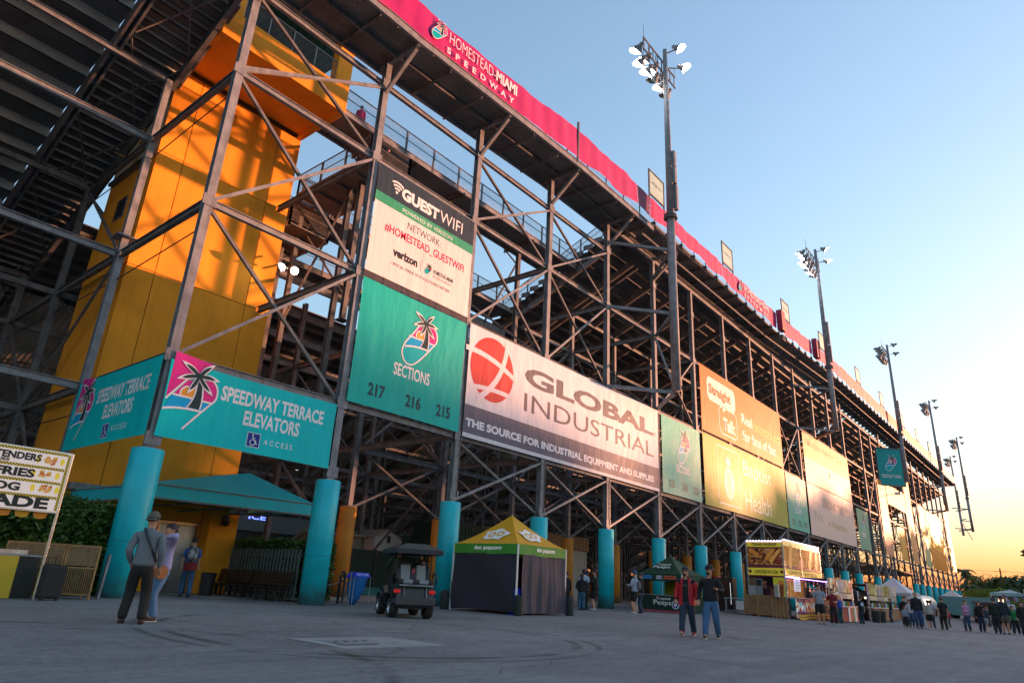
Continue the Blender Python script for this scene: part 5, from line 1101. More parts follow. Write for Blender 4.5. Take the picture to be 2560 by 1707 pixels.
text('Peaps', (35.0, 18.3, .3), UY, ZA, 1.05, .32, paint('e8ece6'), e, bold=.01, off=.01); text('Tropical', (35.0, 18.15, .6), UY, ZA, .85, .16, paint('e8ece6'), e, bold=.02, off=.01)
slp = Vector((1, 0, .68)); text('Peaps', (35.45, 18.55, 2.2), UY, slp, 1.0, .32, paint('e8ece6'), e, bold=.01, off=.03); text('Tropical', (35.72, 18.4, 2.38), UY, slp, .8, .2, paint('e8ece6'), e, bold=.02, off=.03)
mb = MB(); A = Art((34.99, 17.0, .42), UY, ZA, e); A.poly(mb, circ((0, 0), .22, n=20), 1, 0); A.poly(mb, circ((0, 0), .17, n=20), 2, 1); A.poly(mb, circ((0, 0), .1, n=8), 3, 0); mb.obj('round_badge', [paint('d9dce8'), paint('3a3a78')], e)
mb = MB()
for i, (a, w_, c) in enumerate(((19.1, .75, 0), (18.1, .35, 1), (17.65, .75, 2))):
    for k in range(2): mb.box((34.955, a-w_, 1.68+k*.11), (34.965, a-.02*k, 1.76+k*.1), c)
mb.obj('flavour_marks', [paint('2f8fc8'), paint('c8c8d8'), paint('d06048')], e)
e = thing('red_cooler', 'tall bright red drinks cooler behind the two strolling men', 'cooler', (45.6, 18.9, 0)); MB().box((45.3, 18.9, .05), (46.0, 19.6, 2.15)).obj('cabinet', paint('c01820', .4), e, bevel=.02); MB().box((45.27, 18.98, .3), (45.298, 19.52, 1.9)).obj('door', paint('a81018', .3), e)
e = thing('glass_fridge', 'black glass fronted fridge with a strip of white lights, next to the red cooler', 'fridge', (45.1, 18.3, 0)); MB().box((44.9, 17.75, .05), (45.6, 18.85, 2.1)).obj('cabinet', BLACK, e, bevel=.02); MB().box((44.87, 17.83, .2), (44.898, 18.77, 1.95)).obj('glass_door', mat('dark_glass', (.02, .025, .03), .08, spec=.8), e)
for i in range(22): MB().box((44.862, 17.885, .5+i*.06), (44.868, 17.91, .535+i*.06)).obj('light_dot', lamp('fridge_led', (.9, .95, 1), 1.2), e)
for i in range(4): MB().box((44.9, 17.8, .5+i*.38), (44.902, 18.7, .52+i*.38)).obj('shelf', CHROME, e)
e = thing('steel_cart', 'low grey steel frame cart beside the bamboo screens of the sausage stand', 'cart', (43.2, 16.6, 0))
for (x, y) in ((42.3, 15.95), (43.9, 15.95), (42.3, 17.2), (43.9, 17.2)): MB().box((x-.04, y-.04, .05), (x+.04, y+.04, .85)).obj('leg', paint('8a8f96', .5), e)
MB().box((42.2, 15.85, .851), (44.0, 17.3, .9)).obj('top', paint('9a9fa6', .5), e); MB().box((42.2, 15.85, .15), (44.0, 17.3, .2)).obj('lower_shelf', paint('7a7f86', .5), e); MB().box((42.22, 16.05, .25), (42.3, 16.55, .75)).obj('side_panel', WHITE, e)

# ------------------------------------------------------------------ sausage stand
e = thing('sausage_stand', 'tall ITALIAN SAUSAGE food stand covered in food pictures and yellow lettering boards', 'food stand', (44.8, 14.4, -.05))
gx, gy0, gy1, fx1 = 41.6, 13.3, 15.45, 48.8; z0 = -.08
def board(face, a0, a1, za, zb, m, name='sign_board', off=.02, **k):
    if face == 'L': return MB().box((gx-off, a0, za), (gx-off+.015, a1, zb)).obj(name, m, e, **k)
    return MB().box((a0, gy0-off, za), (a1, gy0-off+.015, zb)).obj(name, m, e, **k)
YEL = paint('cdbc30', .5, emit=.2); MAR = paint('5c1a2c', .5, emit=.1); 
def foodm(name, cols, sc):
    m = bpy.data.materials.new(name); m.use_nodes = True; n = m.node_tree; N = n.nodes; L = n.links; b = N['Principled BSDF']; g_ = N.new('ShaderNodeNewGeometry')
    v = N.new('ShaderNodeTexVoronoi'); v.inputs['Scale'].default_value = sc; v.inputs['Randomness'].default_value = 1; nz = N.new('ShaderNodeTexNoise'); nz.inputs['Scale'].default_value = sc*.35; nz.inputs['Detail'].default_value = 4
    mx_ = N.new('ShaderNodeMix'); mx_.data_type = 'VECTOR'; mx_.inputs[0].default_value = .12; L.new(g_.outputs['Position'], nz.inputs[0]); L.new(g_.outputs['Position'], mx_.inputs[4]); L.new(nz.outputs[1], mx_.inputs[5]); L.new(mx_.outputs[1], v.inputs[0])
    cr = N.new('ShaderNodeValToRGB'); el = cr.color_ramp.elements
    while len(el) < len(cols): el.new(.5)
    for i, c in enumerate(cols): el[i].position = i/(len(cols)-1)*.8+.1; el[i].color = (*srgb(c), 1)
    sep = N.new('ShaderNodeSeparateColor'); L.new(v.outputs['Color'], sep.inputs[0]); L.new(sep.outputs[0], cr.inputs[0]); L.new(cr.outputs[0], b.inputs['Base Color']); L.new(cr.outputs[0], b.inputs['Emission Color']); b.inputs['Emission Strength'].default_value = .03; b.inputs['Roughness'].default_value = .65; b.inputs['Specular IOR Level'].default_value = .2
    MC[name] = m; return m
MEAT = foodm('printed_meat', ['2a130c', '6b3a22', '8c5630', 'b58a60', '5a2418', 'a8862a', '75401f'], 9); FRY = foodm('printed_fries', ['b06a28', 'c89048', '8c4c1e', 'd0a870', 'b87830'], 7)
BUN = paint('b5722c', .5, emit=.15); BUN2 = paint('d59a4c', .5, emit=.15); SAUS = paint('7c3018', .4, emit=.12); MUST = paint('e0c030', .5, emit=.2)
board('L', gy0, gy1, 2.85, 4.15, MEAT, 'picture_board'); board('L', gy0, gy1, 3.85, 4.15, YEL, off=.03); board('L', gy0, gy1, 3.77, 3.85, MAR, off=.032); board('L', gy0, gy1, 2.68, 2.84, MAR); board('L', gy0, gy1, 2.25, 2.66, YEL, off=.03); board('L', gy0, gy1, 2.18, 2.24, MAR)
board('F', gx, fx1, 2.85, 4.25, FRY, 'picture_board'); board('F', gx, fx1, 3.95, 4.25, paint('e8c880', .4, emit=.3), off=.03); board('F', gx, fx1, 2.68, 2.84, MAR); board('F', gx, fx1, 2.3, 2.66, YEL, off=.03)
def pill(face, c, dx, dz, r, m, nm='printed_bun', off=.04):
    a = Vector((c[0], c[1])); b_ = Vector((c[0]+dx, c[1]+dz)); t = (b_-a).normalized(); n = Vector((-t.y, t.x)); pts = [b_+(t*math.cos(q)+n*math.sin(q))*r for q in np.linspace(-1.57, 1.57, 8)]+[a+(-t*math.cos(q)-n*math.sin(q))*r for q in np.linspace(-1.57, 1.57, 8)]
    mb = MB(); mb.poly([(gx-off, p.x, p.y) if face == 'L' else (p.x, gy0-off, p.y) for p in pts]); mb.obj(nm, m, e)
for (c, dx, dz, r, m) in (((15.2, 3.65), -.35, -.25, .13, BUN), ((14.25, 3.2), -.3, .42, .14, BUN), ((14.0, 3.05), -.45, .55, .11, BUN2), ((13.9, 2.98), -.5, .6, .06, SAUS), ((13.75, 3.0), -.3, .1, .1, SAUS)): pill('L', c, dx, dz, r, m)
mb = MB(); A = Art((gx-.045, 14.2, 3.3), UY, ZA, e); A.line(mb, [(.05*i, .06*i*.9+(.03 if i % 2 else -.03)) for i in range(9)], .025, 0); mb.obj('printed_mustard', MUST, e)
for (c, dx, dz, r, m) in (((42.6, 3.0), .3, .8, .3, BUN2), ((44.2, 2.98), .9, .1, .22, SAUS), ((46.4, 3.0), .5, .8, .28, BUN2), ((47.8, 3.05), .2, .6, .3, BUN)): pill('F', c, dx, dz, r, m)
text('ITALIAN SAUSAGE', (gx-.03, 15.1, 3.92), UY, ZA, 1.45, .16, paint('1c2a1c'), e, bold=.04, off=.01); text('LOADED FRIES WITH STEAK', (gx-.03, 15.05, 2.34), UY, ZA, 1.4, .2, paint('2a1c10'), e, bold=.03, off=.01)
text('LOADED FRIES WITH STEAK', (gx+.6, gy0-.03, 2.36), XA, ZA, 5.6, .22, paint('3a2a10'), e, bold=.03, off=.01)
for y in (15.3, 13.46): mb = MB(); A = Art((gx-.034, y, 2.46), UY, ZA, e); A.poly(mb, circ((0, 0), .1, n=14), 0); mb.obj('round_mark', paint('8c3a1c'), e)
for i in range(12): MB().box((gx-.06, gy0+.05+i*.18, 4.17), (gx-.01, gy0+.13+i*.18, 4.23)).obj('lamp_cap', LEDW, e)
MB().box((gx-.05, gy0, 4.15), (gx, gy1, 4.169)).obj('led_strip', LEDP, e); MB().box((gx, gy0-.05, 4.27), (fx1, gy0, 4.31)).obj('led_strip', LEDW, e)
MB().box((gx, gy0-.14, 2.17), (53.2, gy0-.08, 2.24)).obj('led_strip', LEDP, e)
for i in range(13): MB().box((gx+.2+i*.55, gy0-.16, 2.2), (gx+.45+i*.55, gy0-.142, 2.25)).obj('lamp_cap', LEDW, e)
MB().box((gx+.02, gy0+.02, 4.0), (fx1, gy1, 4.14)).obj('roof', BLACK, e); MB().box((gx+.02, gy1-.06, z0), (fx1, gy1, 4.0)).obj('back_wall', paint('3a3438', .7), e); MB().box((gx+.02, gy0+.02, 2.2), (fx1, gy1-.07, 2.24)).obj('ceiling', paint('302a38', .7), e)
for (x, y) in ((gx, gy0), (gx, gy1), (fx1, gy0), (44.8, gy0)): MB().box((x-.045, y-.045, z0), (x+.045, y+.045, 4.0)).obj('corner_post', CHROME, e)
# openings below the boards on the left face
board('L', gy0+.02, 14.0, 1.1, 2.16, paint('b8b32a', .5, emit=.1), 'picture_board'); pill('L', (13.75, 1.25), -.2, .6, .16, BUN, off=.05); pill('L', (13.55, 1.2), -.05, .5, .1, SAUS, off=.055)
board('L', 15.0, 15.42, 1.1, 2.1, paint('6c5530', .6), 'picture_board'); board('L', 14.02, 14.95, .1, 1.1, paint('4a4a50', .6), 'lower_panel')
f = board('L', 14.62, 15.0, 1.1, 2.05, paint('7d8288', .4), 'service_door', off=.08); MB().box((gx-.1, 14.66, 1.66), (gx-.082, 14.96, 2.0)).obj('window', mat('dark_glass', (.02, .025, .03), .08), f)
board('L', 15.0, 15.42, 1.05, 1.65, paint('8f979a', .5), 'grey_box', off=.15); MB().box((gx-.5, 13.55, 1.05), (gx-.12, 13.85, 1.75)).obj('steel_tank', CHROME, e, bevel=.04)
# front serving side
MB().box((gx+.1, gy0-.02, 1.12), (gx+3.3, gy0, 2.1)).obj('picture_board', FRY, e); mb = MB(); mb.box((43.0, gy0-.06, 1.45), (44.1, gy0-.03, 2.25)); f = mb.obj('menu_board', paint('e8e6ee', .5, emit=.4), e)
for i in range(7): MB().box((43.1, gy0-.066, 1.52+i*.09), (43.1+(.9 if i % 2 else .7), gy0-.0605, 1.545+i*.09)).obj('menu_line', paint('55505c'), f)
for (c, dx, dz, r, m) in (((42.2, 1.2), .1, .6, .12, BUN2), ((44.3, 1.2), .4, .6, .14, BUN)): pill('F', c, dx, dz, r, m)
MB().box((gx+.05, gy0-.5, z0+.1), (45.0, gy0-.45, 1.05)).obj('front_banner', foodm('printed_drinks', ['b03038', 'e8e0d0', '3fa8c8', 'd8a050', '7c2a20', 'f0e8e0'], 5), e)
MB().box((gx+.05, gy0-.51, .86), (45.0, gy0-.501, 1.05)).obj('front_band', paint('98203c', .5), e); MB().box((gx+.05, gy0-.51, .22), (45.0, gy0-.501, .34)).obj('front_band', paint('6c3f80', .5), e); text('WHAT TO MUNCH', (gx+.2, gy0-.515, .9), XA, ZA, 2.9, .12, paint('e0a8b8'), e, bold=.02)
MB().box((gx, gy0-.6, 1.06), (48.6, gy0-.05, 1.12)).obj('serving_shelf', paint('c8a0a0', .5), e)
MB().box((45.1, gy0-.4, z0+.05), (48.6, gy0-.3, 1.05)).obj('front_panel', paint('6b4a30', .6), e); MB().box((45.2, gy0-.6, z0+.35), (47.4, gy0-.42, .75)).obj('dark_crate', paint('2a2726', .7), e)
for xa, xb in ((gx, 45.05), (45.1, 48.5)):
    mb = MB(); n = 24
    for j in range(6):
        for i in range(n+1): x = xa+(xb-xa)*i/n; t = j/5; mb.v.append((x, gy0-.62-.05*math.sin(x*3)-.06*(1-t), z0+.0+.36*t+.03*math.sin(x*2.2)))
    for j in range(5):
        for i in range(n): a = j*(n+1)+i; mb.f.append((a, a+1, a+n+2, a+n+1)); mb.m.append(j % 2)
    mb.obj('striped_skirt', [paint('c8482c', .6), paint('e0cc38', .6)], e)
for k in range(9): mb = MB(); mb.lathe((45.6+k*.3, gy0-.3, 1.12), [(0, 0), (.05, 0), (.06, .1), (.04, .3 if k % 3 else .45), (0, .3 if k % 3 else .45)], 10); mb.obj('bottle', [CHROME, paint('3f8a3c'), paint('c83038'), paint('d9d5cf')][k % 4], e)
MB().box((46.0, gy0+.3, 1.12), (46.7, gy0+.7, 1.7)).obj('juice_machine', CHROME, e, bevel=.03)
for i in range(4): MB().box((45.0+i*.9, gy0-.06, 1.12), (45.04+i*.9, gy0-.02, 2.2)).obj('window_bar', CHROME, e)
screen(41.45, 15.75, 41.42, 14.95, -.02, 1.17, 'brown bamboo screen at the far left of the sausage stand'); screen(41.42, 14.9, 41.4, 14.1, -.03, 1.17, 'brown bamboo screen in the middle of the sausage stand side'); 
for i in range(4): screen(41.38, 14.05-i*.2, 41.36, 13.87-i*.2, -.05, 1.12, ['first', 'second', 'third', 'fourth'][i]+' leaf from the left of the narrow pale folding screens at the stand corner')
# ------------------------------------------------------------------ stalls further along
def stall(name, label, x0, x1, y, zg, ztop, cols, m1, m2, cm, cat='food stand', body=True):
    e = thing(name, label, cat, ((x0+x1)/2, y, zg)); n = cols; w = (x1-x0)/n
    for i in range(n):
        MB().box((x0+i*w+.04, y, ztop-.75), (x0+(i+1)*w-.04, y+.03, ztop)).obj('picture_board', [m1, m2][i % 2], e); MB().box((x0+i*w+.04, y-.01, ztop-1.1), (x0+(i+1)*w-.04, y+.02, ztop-.8)).obj('menu_board', [paint('b8a890', .6, emit=.1), paint('908880', .6, emit=.1)][i % 2], e)
    for x in (x0, (x0+x1)/2, x1): MB().box((x-.04, y+.03, zg), (x+.04, y+.11, ztop)).obj('post', CHROME, e)
    MB().box((x0, y-.2, zg+.05), (x1, y+.1, zg+.85)).obj('counter', cm, e); MB().box((x0-.05, y-.25, zg+.86), (x1+.05, y+.2, zg+.92)).obj('counter_top', paint('d9c8c0', .5), e)
    MB().box((x0, y+1.8, zg), (x1, y+1.9, ztop-.6)).obj('back_wall', paint('1f1c20', .7), e); MB().box((x0, y+.12, ztop-.1), (x1, y+1.9, ztop-.04)).obj('roof', paint('3a3a40', .7), e)
    k = int((x1-x0)/.55)
    for i in range(k): mb = MB(); xx = x0+.3+i*.55; mb.lathe((xx, y-.05, zg+.92), [(0, 0), (.06, 0), (.07, .15), (.04, .28), (0, .28)], 8); mb.obj('bottle', [paint('d9d5cf'), paint('3f8a3c'), paint('c86a28'), paint('2f4f7c')][i % 4], e)
    for i in range(3): xx = x0+(x1-x0)*(i+.5)/3; mb = MB(); mb.ball((xx, y+.6, ztop-.95), .07, 8, 5); mb.obj('bulb', lamp('warm_bulb', (1, .85, .65), 3), e)
    return e
MEX = foodm('printed_mexican', ['b0302c', 'e8e0c8', '4f7a48', 'd88a4c', 'c9a070', '3a2a24'], 3.2); GRN = foodm('printed_olive', ['6d6238', '9a8c50', '4c4a2c', 'b0a468'], 3.0); WHT = foodm('printed_grey', ['908888', 'b0a8a4', '6c6268', 'c0a888'], 2.5)
e = stall('taco_stall', 'red white and green food stall with picture boards right of the sausage stand', 43.8, 49.0, 11.5, -.14, 2.3, 3, MEX, WHT, paint('a03a30', .6)); 
for i in range(5): MB().box((46.4+i*.5, 11.27, -.1), (46.86+i*.5, 11.28, .68)).obj('striped_cloth', [paint('d8d4ce', .6), paint('b8332c', .6), paint('2f7a56', .6)][i % 3], e)
e = thing('red_awning', 'red and white sloping awning behind the striped counter', 'awning', (50, 13, 0)); mb = MB(); mb.add([(48.9, 13.1, 2.15), (52.6, 13.1, 1.5), (52.6, 14.5, 1.7), (48.9, 14.5, 2.3), (48.9, 13.05, 1.7), (52.6, 13.05, 1.1)], [(0, 1, 2, 3)]); mb.add([(48.9, 13.05, 1.9), (52.6, 13.05, 1.3), (52.6, 13.1, 1.5), (48.9, 13.1, 2.15)], [(0, 1, 2, 3)], 1); mb.obj('fabric', [paint('8c1d24', .6), paint('c8d0d0', .6)], e); MB().box((52.5, 13.1, 0), (52.56, 13.16, 1.4)).obj('post', CHROME, e); MB().box((48.95, 13.1, -.1), (49.0, 13.16, 2.1)).obj('post', CHROME, e)
e = pop_tent('black_tent', 'low black canopy tent with a white ridge stripe between two stalls', 53.2, 56.2, 12.2, 15.0, -.15, 1.75, .3, 2.6, paint('26242a', .6), paint('1d1c22', .6)); MB().box((53.3, 14.6, -.1), (56.1, 14.7, 1.6)).obj('back_cloth', paint('4a3520', .7), e); MB().box((53.4, 12.3, -.1), (56, 12.5, .75)).obj('counter', paint('3c2a1c', .7), e)
stall('wine_stall', 'stall with olive and grey picture boards above a tan boarded counter', 54.2, 63.2, 11.7, -.17, 2.3, 4, GRN, WHT, paint('8a5a38', .6))
for i in range(7): MB().box((56.4+i*.75, 11.46, -.1), (57.05+i*.75, 11.49, .65)).obj('counter_board', BAMBOO, bpy.data.objects['wine_stall'])
e = pop_tent('white_tent', 'white peaked tent farther down the row of stalls', 78.5, 83.5, 13.2, 17, -.1, 2.1, .25, 3.6, paint('c9c6cc', .6), paint('b8b5bc', .6)); MB().box((78.8, 16.7, 0), (83.2, 16.8, 1.9)).obj('back_cloth', paint('5a3a2c', .7), e)
e = thing('food_trailer', 'white rounded food trailer lit at its hatch beyond the white tent', 'trailer', (92, 14.5, -.1)); mb = MB(); mb.lathe((86.5, 14.6, 1.15), [(0, 0), (.7, .1), (.95, .7), (.98, 9.8), (.7, 10.8), (0, 11)], 16, axis='x'); mb.obj('body', paint('cfc9c4', .35), e, smooth=True); MB().box((88.5, 13.58, 1.0), (91.2, 13.68, 1.7)).obj('hatch', lamp('hatch_glow', (1, .85, .6), 2.5), e)
for x in (90, 95): mb = MB(); mb.lathe((x, 13.7, .3), [(0, -.1), (.35, -.1), (.35, .1), (0, .1)], 16, axis='y'); mb.obj('wheel', RUBBER, e)
e = pop_tent('end_tent', 'small white tent at the foot of the far end columns', 134, 139, 15.5, 18.5, -.1, 2.6, .3, 3.7, paint('d9d2cf', .6), paint('c9c2bf', .6)); MB().box((134.2, 15.6, 0), (134.3, 18.4, 2.4)).obj('side_cloth', paint('c9c6c4', .6), e)
for x, y, l in ((52.2, 11.0, 'dark green weight barrel beside the black tent'), (53.4, 10.9, 'dark weight barrel under the olive boarded stall'), (63.6, 11.2, 'dark barrel at the right end of the tan counter'), (65.2, 11.0, 'squat dark barrel just past the tan counter')): bin_(x, y, gz(x, y), .27, .75, paint('1c2a24', .6), l, 'barrel')
# ------------------------------------------------------------------ people
def skin_mesh(verts, edges, name, m, sub=1, root=0):
    """verts: list of (pos, (rx, ry)); grows one continuous surface"""
    me = bpy.data.meshes.new('sk'); me.from_pydata([v[0] for v in verts], edges, []); o = bpy.data.objects.new('sk', me); COL.objects.link(o)
    md = o.modifiers.new('s', 'SKIN'); md.use_smooth_shade = True; md.branch_smoothing = .6
    if not me.skin_vertices: return None
    for i, v in enumerate(verts): sv_ = me.skin_vertices[0].data[i]; sv_.radius = (v[1][0]*1.1, v[1][1]*1.1); sv_.use_root = (i == root)
    ss_ = o.modifiers.new('u', 'SUBSURF'); ss_.levels = sub; ss_.render_levels = sub
    dg = bpy.context.evaluated_depsgraph_get(); out = bpy.data.meshes.new_from_object(o.evaluated_get(dg)); bpy.data.objects.remove(o); bpy.data.meshes.remove(me)
    out.name = name; out.materials.clear(); return out
def s_of(nm): return -1 if nm == 'l' else 1
def ik(a, b, l1, l2, bend):
    a, b = Vector(a), Vector(b); dv = b-a; L_ = min(dv.length, (l1+l2)*.998); t = dv.normalized(); x = (l1*l1-l2*l2+L_*L_)/(2*L_); h = math.sqrt(max(0, l1*l1-x*x)); bd = Vector(bend); bd = (bd-t*bd.dot(t)).normalized()
    return a+t*x+bd*h, a+t*L_
def person(label, x, y, h, hd, top='808080', bot='303040', shoe='202020', sleeve=1, shorts=False, skin=SKIN, hair='1c1410', hairlen=0, cap=None, capback=False, lean=0., lf=(0, 0, 0), rf=(0, 0, 0), lh=None, rh=None, fat=1., sub=1, z=None, group=None, fingers=False, look=0., toprough=.8, sit=False, topm=None, fem=False, loc=None):
    """local frame: +Y forward, +X right. lf / rf: foot offsets; lh / rh: hand targets relative to the shoulder"""
    zz = gz(x, y) if z is None else z; hdr = R(hd-90); e = thing('person', label, 'person', (x, y, zz), hdr)
    if group: e['group'] = group
    k = h/1.75; M = Matrix.Translation((x, y, zz)) @ Matrix.Rotation(hdr, 4, 'Z') @ Matrix.Scale(k, 4)
    def put(me, name, m, par=None):
        me.transform(M); V = np.zeros(len(me.vertices)*3); me.vertices.foreach_get('co', V); V = V.reshape(-1, 3); c = (V.min(0)+V.max(0))/2
        me.transform(Matrix.Translation(-Vector(c)))
        if not me.materials:
            for q in (m if isinstance(m, list) else [m]): me.materials.append(q)
        return link(name, me, c, par or e)
    def pm(mb, name, m, par=None, smooth=False): mb.v = [tuple(M @ Vector(v)) for v in mb.v]; return mb.obj(name, m, par or e, smooth=smooth)
    L = lambda z_, fy=0: Vector((0, fy+lean*(z_-.92), z_))
    hipz = .93 if not sit else .93
    sh = .185*(1+.25*(fat-1))*(.92 if fem else 1)
    pel, bel, che, up, nb, nk = L(hipz), L(1.1), L(1.28), L(1.40), L(1.46), L(1.51)
    hr = R(look); hx = Vector((math.sin(-hr), math.cos(hr), 0))
    hd0 = nk+Vector((0, .01, .05))+hx*.02; hd1 = nk+Vector((0, .0, .13))+hx*.012; hd2 = nk+Vector((0, -.008, .205))
    S = {}
    for s, nm, tgt in ((-1, 'l', lh), (1, 'r', rh)):
        a = Vector((s*sh, up.y, up.z-.005)); t = Vector(tgt) if tgt else Vector((s*.06, .03, -.55)); el, wr = ik(a, a+t, .29, .26, (s*.5, -1, -.2)); S[nm] = (a, el, wr)
    Lg = {}
    for s, nm, f in ((-1, 'l', lf), (1, 'r', rf)):
        hp = Vector((s*.095, pel.y, .88)); an = Vector((s*.1+f[0], f[1], .085+f[2])); kn, an = ik(hp, an, .42, .41, (0, 1, 0)); Lg[nm] = (hp, kn, an)
    # body: one continuous surface
    V = [(pel, (.115*fat, .085*fat)), (bel, (.11*fat, .08*fat)), (che, (.125*fat, .085)), (up, (.1, .07)), (nb, (.058, .052)), (nk, (.053, .054)), (hd0, (.066, .08)), (hd1, (.08, .098)), (hd2, (.06, .072))]
    E = [(0, 1), (1, 2), (2, 3), (3, 4), (4, 5), (5, 6), (6, 7), (7, 8)]
    for nm in 'lr':
        a, el, wr = S[nm]; b0 = len(V); hdv = (wr-el).normalized(); V += [(a-Vector((s_of(nm)*.02, 0, .01)), (.045, .045)), (el, (.04, .04)), (wr, (.028, .024)), (wr+hdv*.07, (.036, .018))]; E += [(3, b0), (b0, b0+1), (b0+1, b0+2), (b0+2, b0+3)]
        if fingers:
            sd_ = hdv.cross(Vector((0, 0, 1)) if abs(hdv.z) < .8 else Vector((0, 1, 0))).normalized(); cu = sd_.cross(hdv).normalized()
            for q, (o_, ln) in enumerate(((-.026, .062), (-.009, .072), (.009, .068), (.026, .054))):
                r0 = len(V); p = wr+hdv*.075+sd_*o_; V += [(p, (.009, .009)), (p+hdv*ln*.55+cu*.006, (.0085, .0085)), (p+hdv*ln*.95+cu*.022, (.0075, .0075))]; E += [(b0+3, r0), (r0, r0+1), (r0+1, r0+2)]
            r0 = len(V); V += [(wr+hdv*.03+sd_*.036, (.011, .011)), (wr+hdv*.065+sd_*.055+cu*.01, (.009, .009))]; E += [(b0+2, r0), (r0, r0+1)]
    for nm in 'lr':
        hp, kn, an = Lg[nm]; b0 = len(V); V += [(hp-Vector((0, 0, .08)), (.07*fat, .07*fat)), (kn, (.052, .054)), (an, (.038, .042)), (an+Vector((0, .1, -.045)), (.038, .028))]; E += [(0, b0), (b0, b0+1), (b0+1, b0+2), (b0+2, b0+3)]
    me = skin_mesh(V, E, 'body', skin, sub); put(me, 'body', skin)
    tm = topm or mat('cloth_'+top, srgb(top), toprough, noise=.12, nscale=5, bump=.014, bscale=9)
    bm_ = mat('cloth_'+bot, srgb(bot), .8, noise=.22, nscale=4, bump=.012, bscale=8)
    # top
    g_ = .014
    V = [(L(.86), ((.17*fat+g_), (.125*fat+g_))), (L(.95), ((.165*fat+g_), (.12*fat+g_))), (bel, (.145*fat+g_, .112*fat+g_)), (che, (.158*fat+g_, .112+g_)), (up, (.137+g_, .094+g_)), (nb, (.088+g_, .074+g_)), (nk+Vector((0, 0, .01)), (.066, .068))]; E = [(0, 1), (1, 2), (2, 3), (3, 4), (4, 5), (5, 6)]
    for nm in 'lr':
        a, el, wr = S[nm]; b0 = len(V)
        if sleeve: V += [(a, (.072, .07)), (el, (.06, .06)), (el.lerp(wr, 1.0), (.042, .042))]; E += [(4, b0), (b0, b0+1), (b0+1, b0+2)]
        else: V += [(a, (.072, .07)), (a.lerp(el, .9), (.066, .066))]; E += [(4, b0), (b0, b0+1)]
    put(skin_mesh(V, E, 'top', tm, sub), 'shirt', tm)
    # trousers or shorts
    V = [(L(1.06), (.15*fat, .108*fat)), (L(.98), (.158*fat, .114*fat)), (L(.89), (.168*fat, .124*fat))]; E = [(0, 1), (1, 2)]
    for nm in 'lr':
        hp, kn, an = Lg[nm]; b0 = len(V)
        if shorts: V += [(hp-Vector((0, 0, .09)), (.108*fat, .112*fat)), (hp.lerp(kn, 1.0), (.1, .1))]; E += [(2, b0), (b0, b0+1)]
        else: V += [(hp-Vector((0, 0, .09)), (.1*fat, .108*fat)), (kn, (.078*fat**.5, .08*fat**.5)), (an.lerp(kn, .2), (.072, .074)), (an-Vector((0, 0, .035)), (.07, .075))]; E += [(2, b0), (b0, b0+1), (b0+1, b0+2), (b0+2, b0+3)]
    put(skin_mesh(V, E, 'trousers', bm_, sub), 'shorts' if shorts else 'trousers', bm_)
    for nm, f in (('l', lf), ('r', rf)):
        an = Lg[nm][2]; pit = f[3] if len(f) > 3 else 0; fw = Vector((0, math.cos(pit), math.sin(pit))); b = Vector((an.x, an.y, an.z-.045)); dn = Vector((0, math.sin(pit), -math.cos(pit)))
        me = skin_mesh([(b-fw*.05, (.042, .042)), (b+fw*.06, (.046, .04)), (b+fw*.17, (.042, .026))], [(0, 1), (1, 2)], 'shoe', None, sub); put(me, 'shoe', paint(shoe, .6))
        if fingers:
            c = b+fw*.06+dn*.035; mb = MB(); mb.beam(c-fw*.12, c+fw*.12, .07, .018, up=-dn); pm(mb, 'sole', paint('c9c4bd' if shoe != '3a2018' else '2a1a14', .7))
    # head
    hc = hd1
    if hair:
        hm = mat('hair_'+hair, srgb(hair), .6, noise=.3, nscale=20, bump=.004, bscale=60); mb = MB(); n = 12; rz_ = .118
        for i in range(5):
            t = i/4*1.75
            for j in range(n): a = 2*math.pi*j/n; back = max(0, -math.cos(a)); mb.v.append((hc.x+.097*math.sin(min(t, 1.57))*math.sin(a)*(1.03 if i > 2 else 1), hc.y-.014+.117*math.sin(min(t, 1.57))*math.cos(a)-.0, hc.z+.018+rz_*math.cos(t)*(1 if t < 1.57 else 1.2)-(.02+.05*hairlen*0)*back*(t > 1.2)+(.055*max(0, math.cos(a)) if t > 1.2 else 0)))
        for i in range(4):
            for j in range(n): mb.f.append((i*n+j, (i+1)*n+j, (i+1)*n+(j+1) % n, i*n+(j+1) % n)); mb.m.append(0)
        # turn the cap with the head
        mb.v = [tuple(Vector((hc.x, hc.y, 0))+Matrix.Rotation(hr, 3, 'Z') @ (Vector(v)-Vector((hc.x, hc.y, 0)))) for v in mb.v]
        o = pm(mb, 'hair', hm, smooth=True)
        if hairlen:
            me = skin_mesh([(hc+Vector((0, -.05, .03)), (.075, .05)), (hc+Vector((0, -.075, -.1)), (.07, .035)), (hc+Vector((0, -.085, -.12-hairlen)), (.06, .025))], [(0, 1), (1, 2)], 'hair', None, 1); put(me, 'long_hair', hm)
    if fingers or sub > 1:
        rot = Matrix.Rotation(hr, 3, 'Z'); hp_ = lambda x_, y_, z_: tuple(hc+rot @ Vector((x_, y_, z_)))
        mb = MB(); mb.ball(hp_(0, .112, -.03), (.013, .02, .022), 8, 5); mb.ball(hp_(.086, .0, -.015), (.012, .022, .032), 8, 5); mb.ball(hp_(-.086, .0, -.015), (.012, .022, .032), 8, 5); pm(mb, 'nose_and_ears', skin, smooth=True)
        mb = MB(); [mb.ball(hp_(s*.032, .098, .0), (.014, .008, .007), 8, 5) for s in (-1, 1)]; pm(mb, 'eyes', mat('eye_dark', (.03, .02, .02), .2), smooth=True)
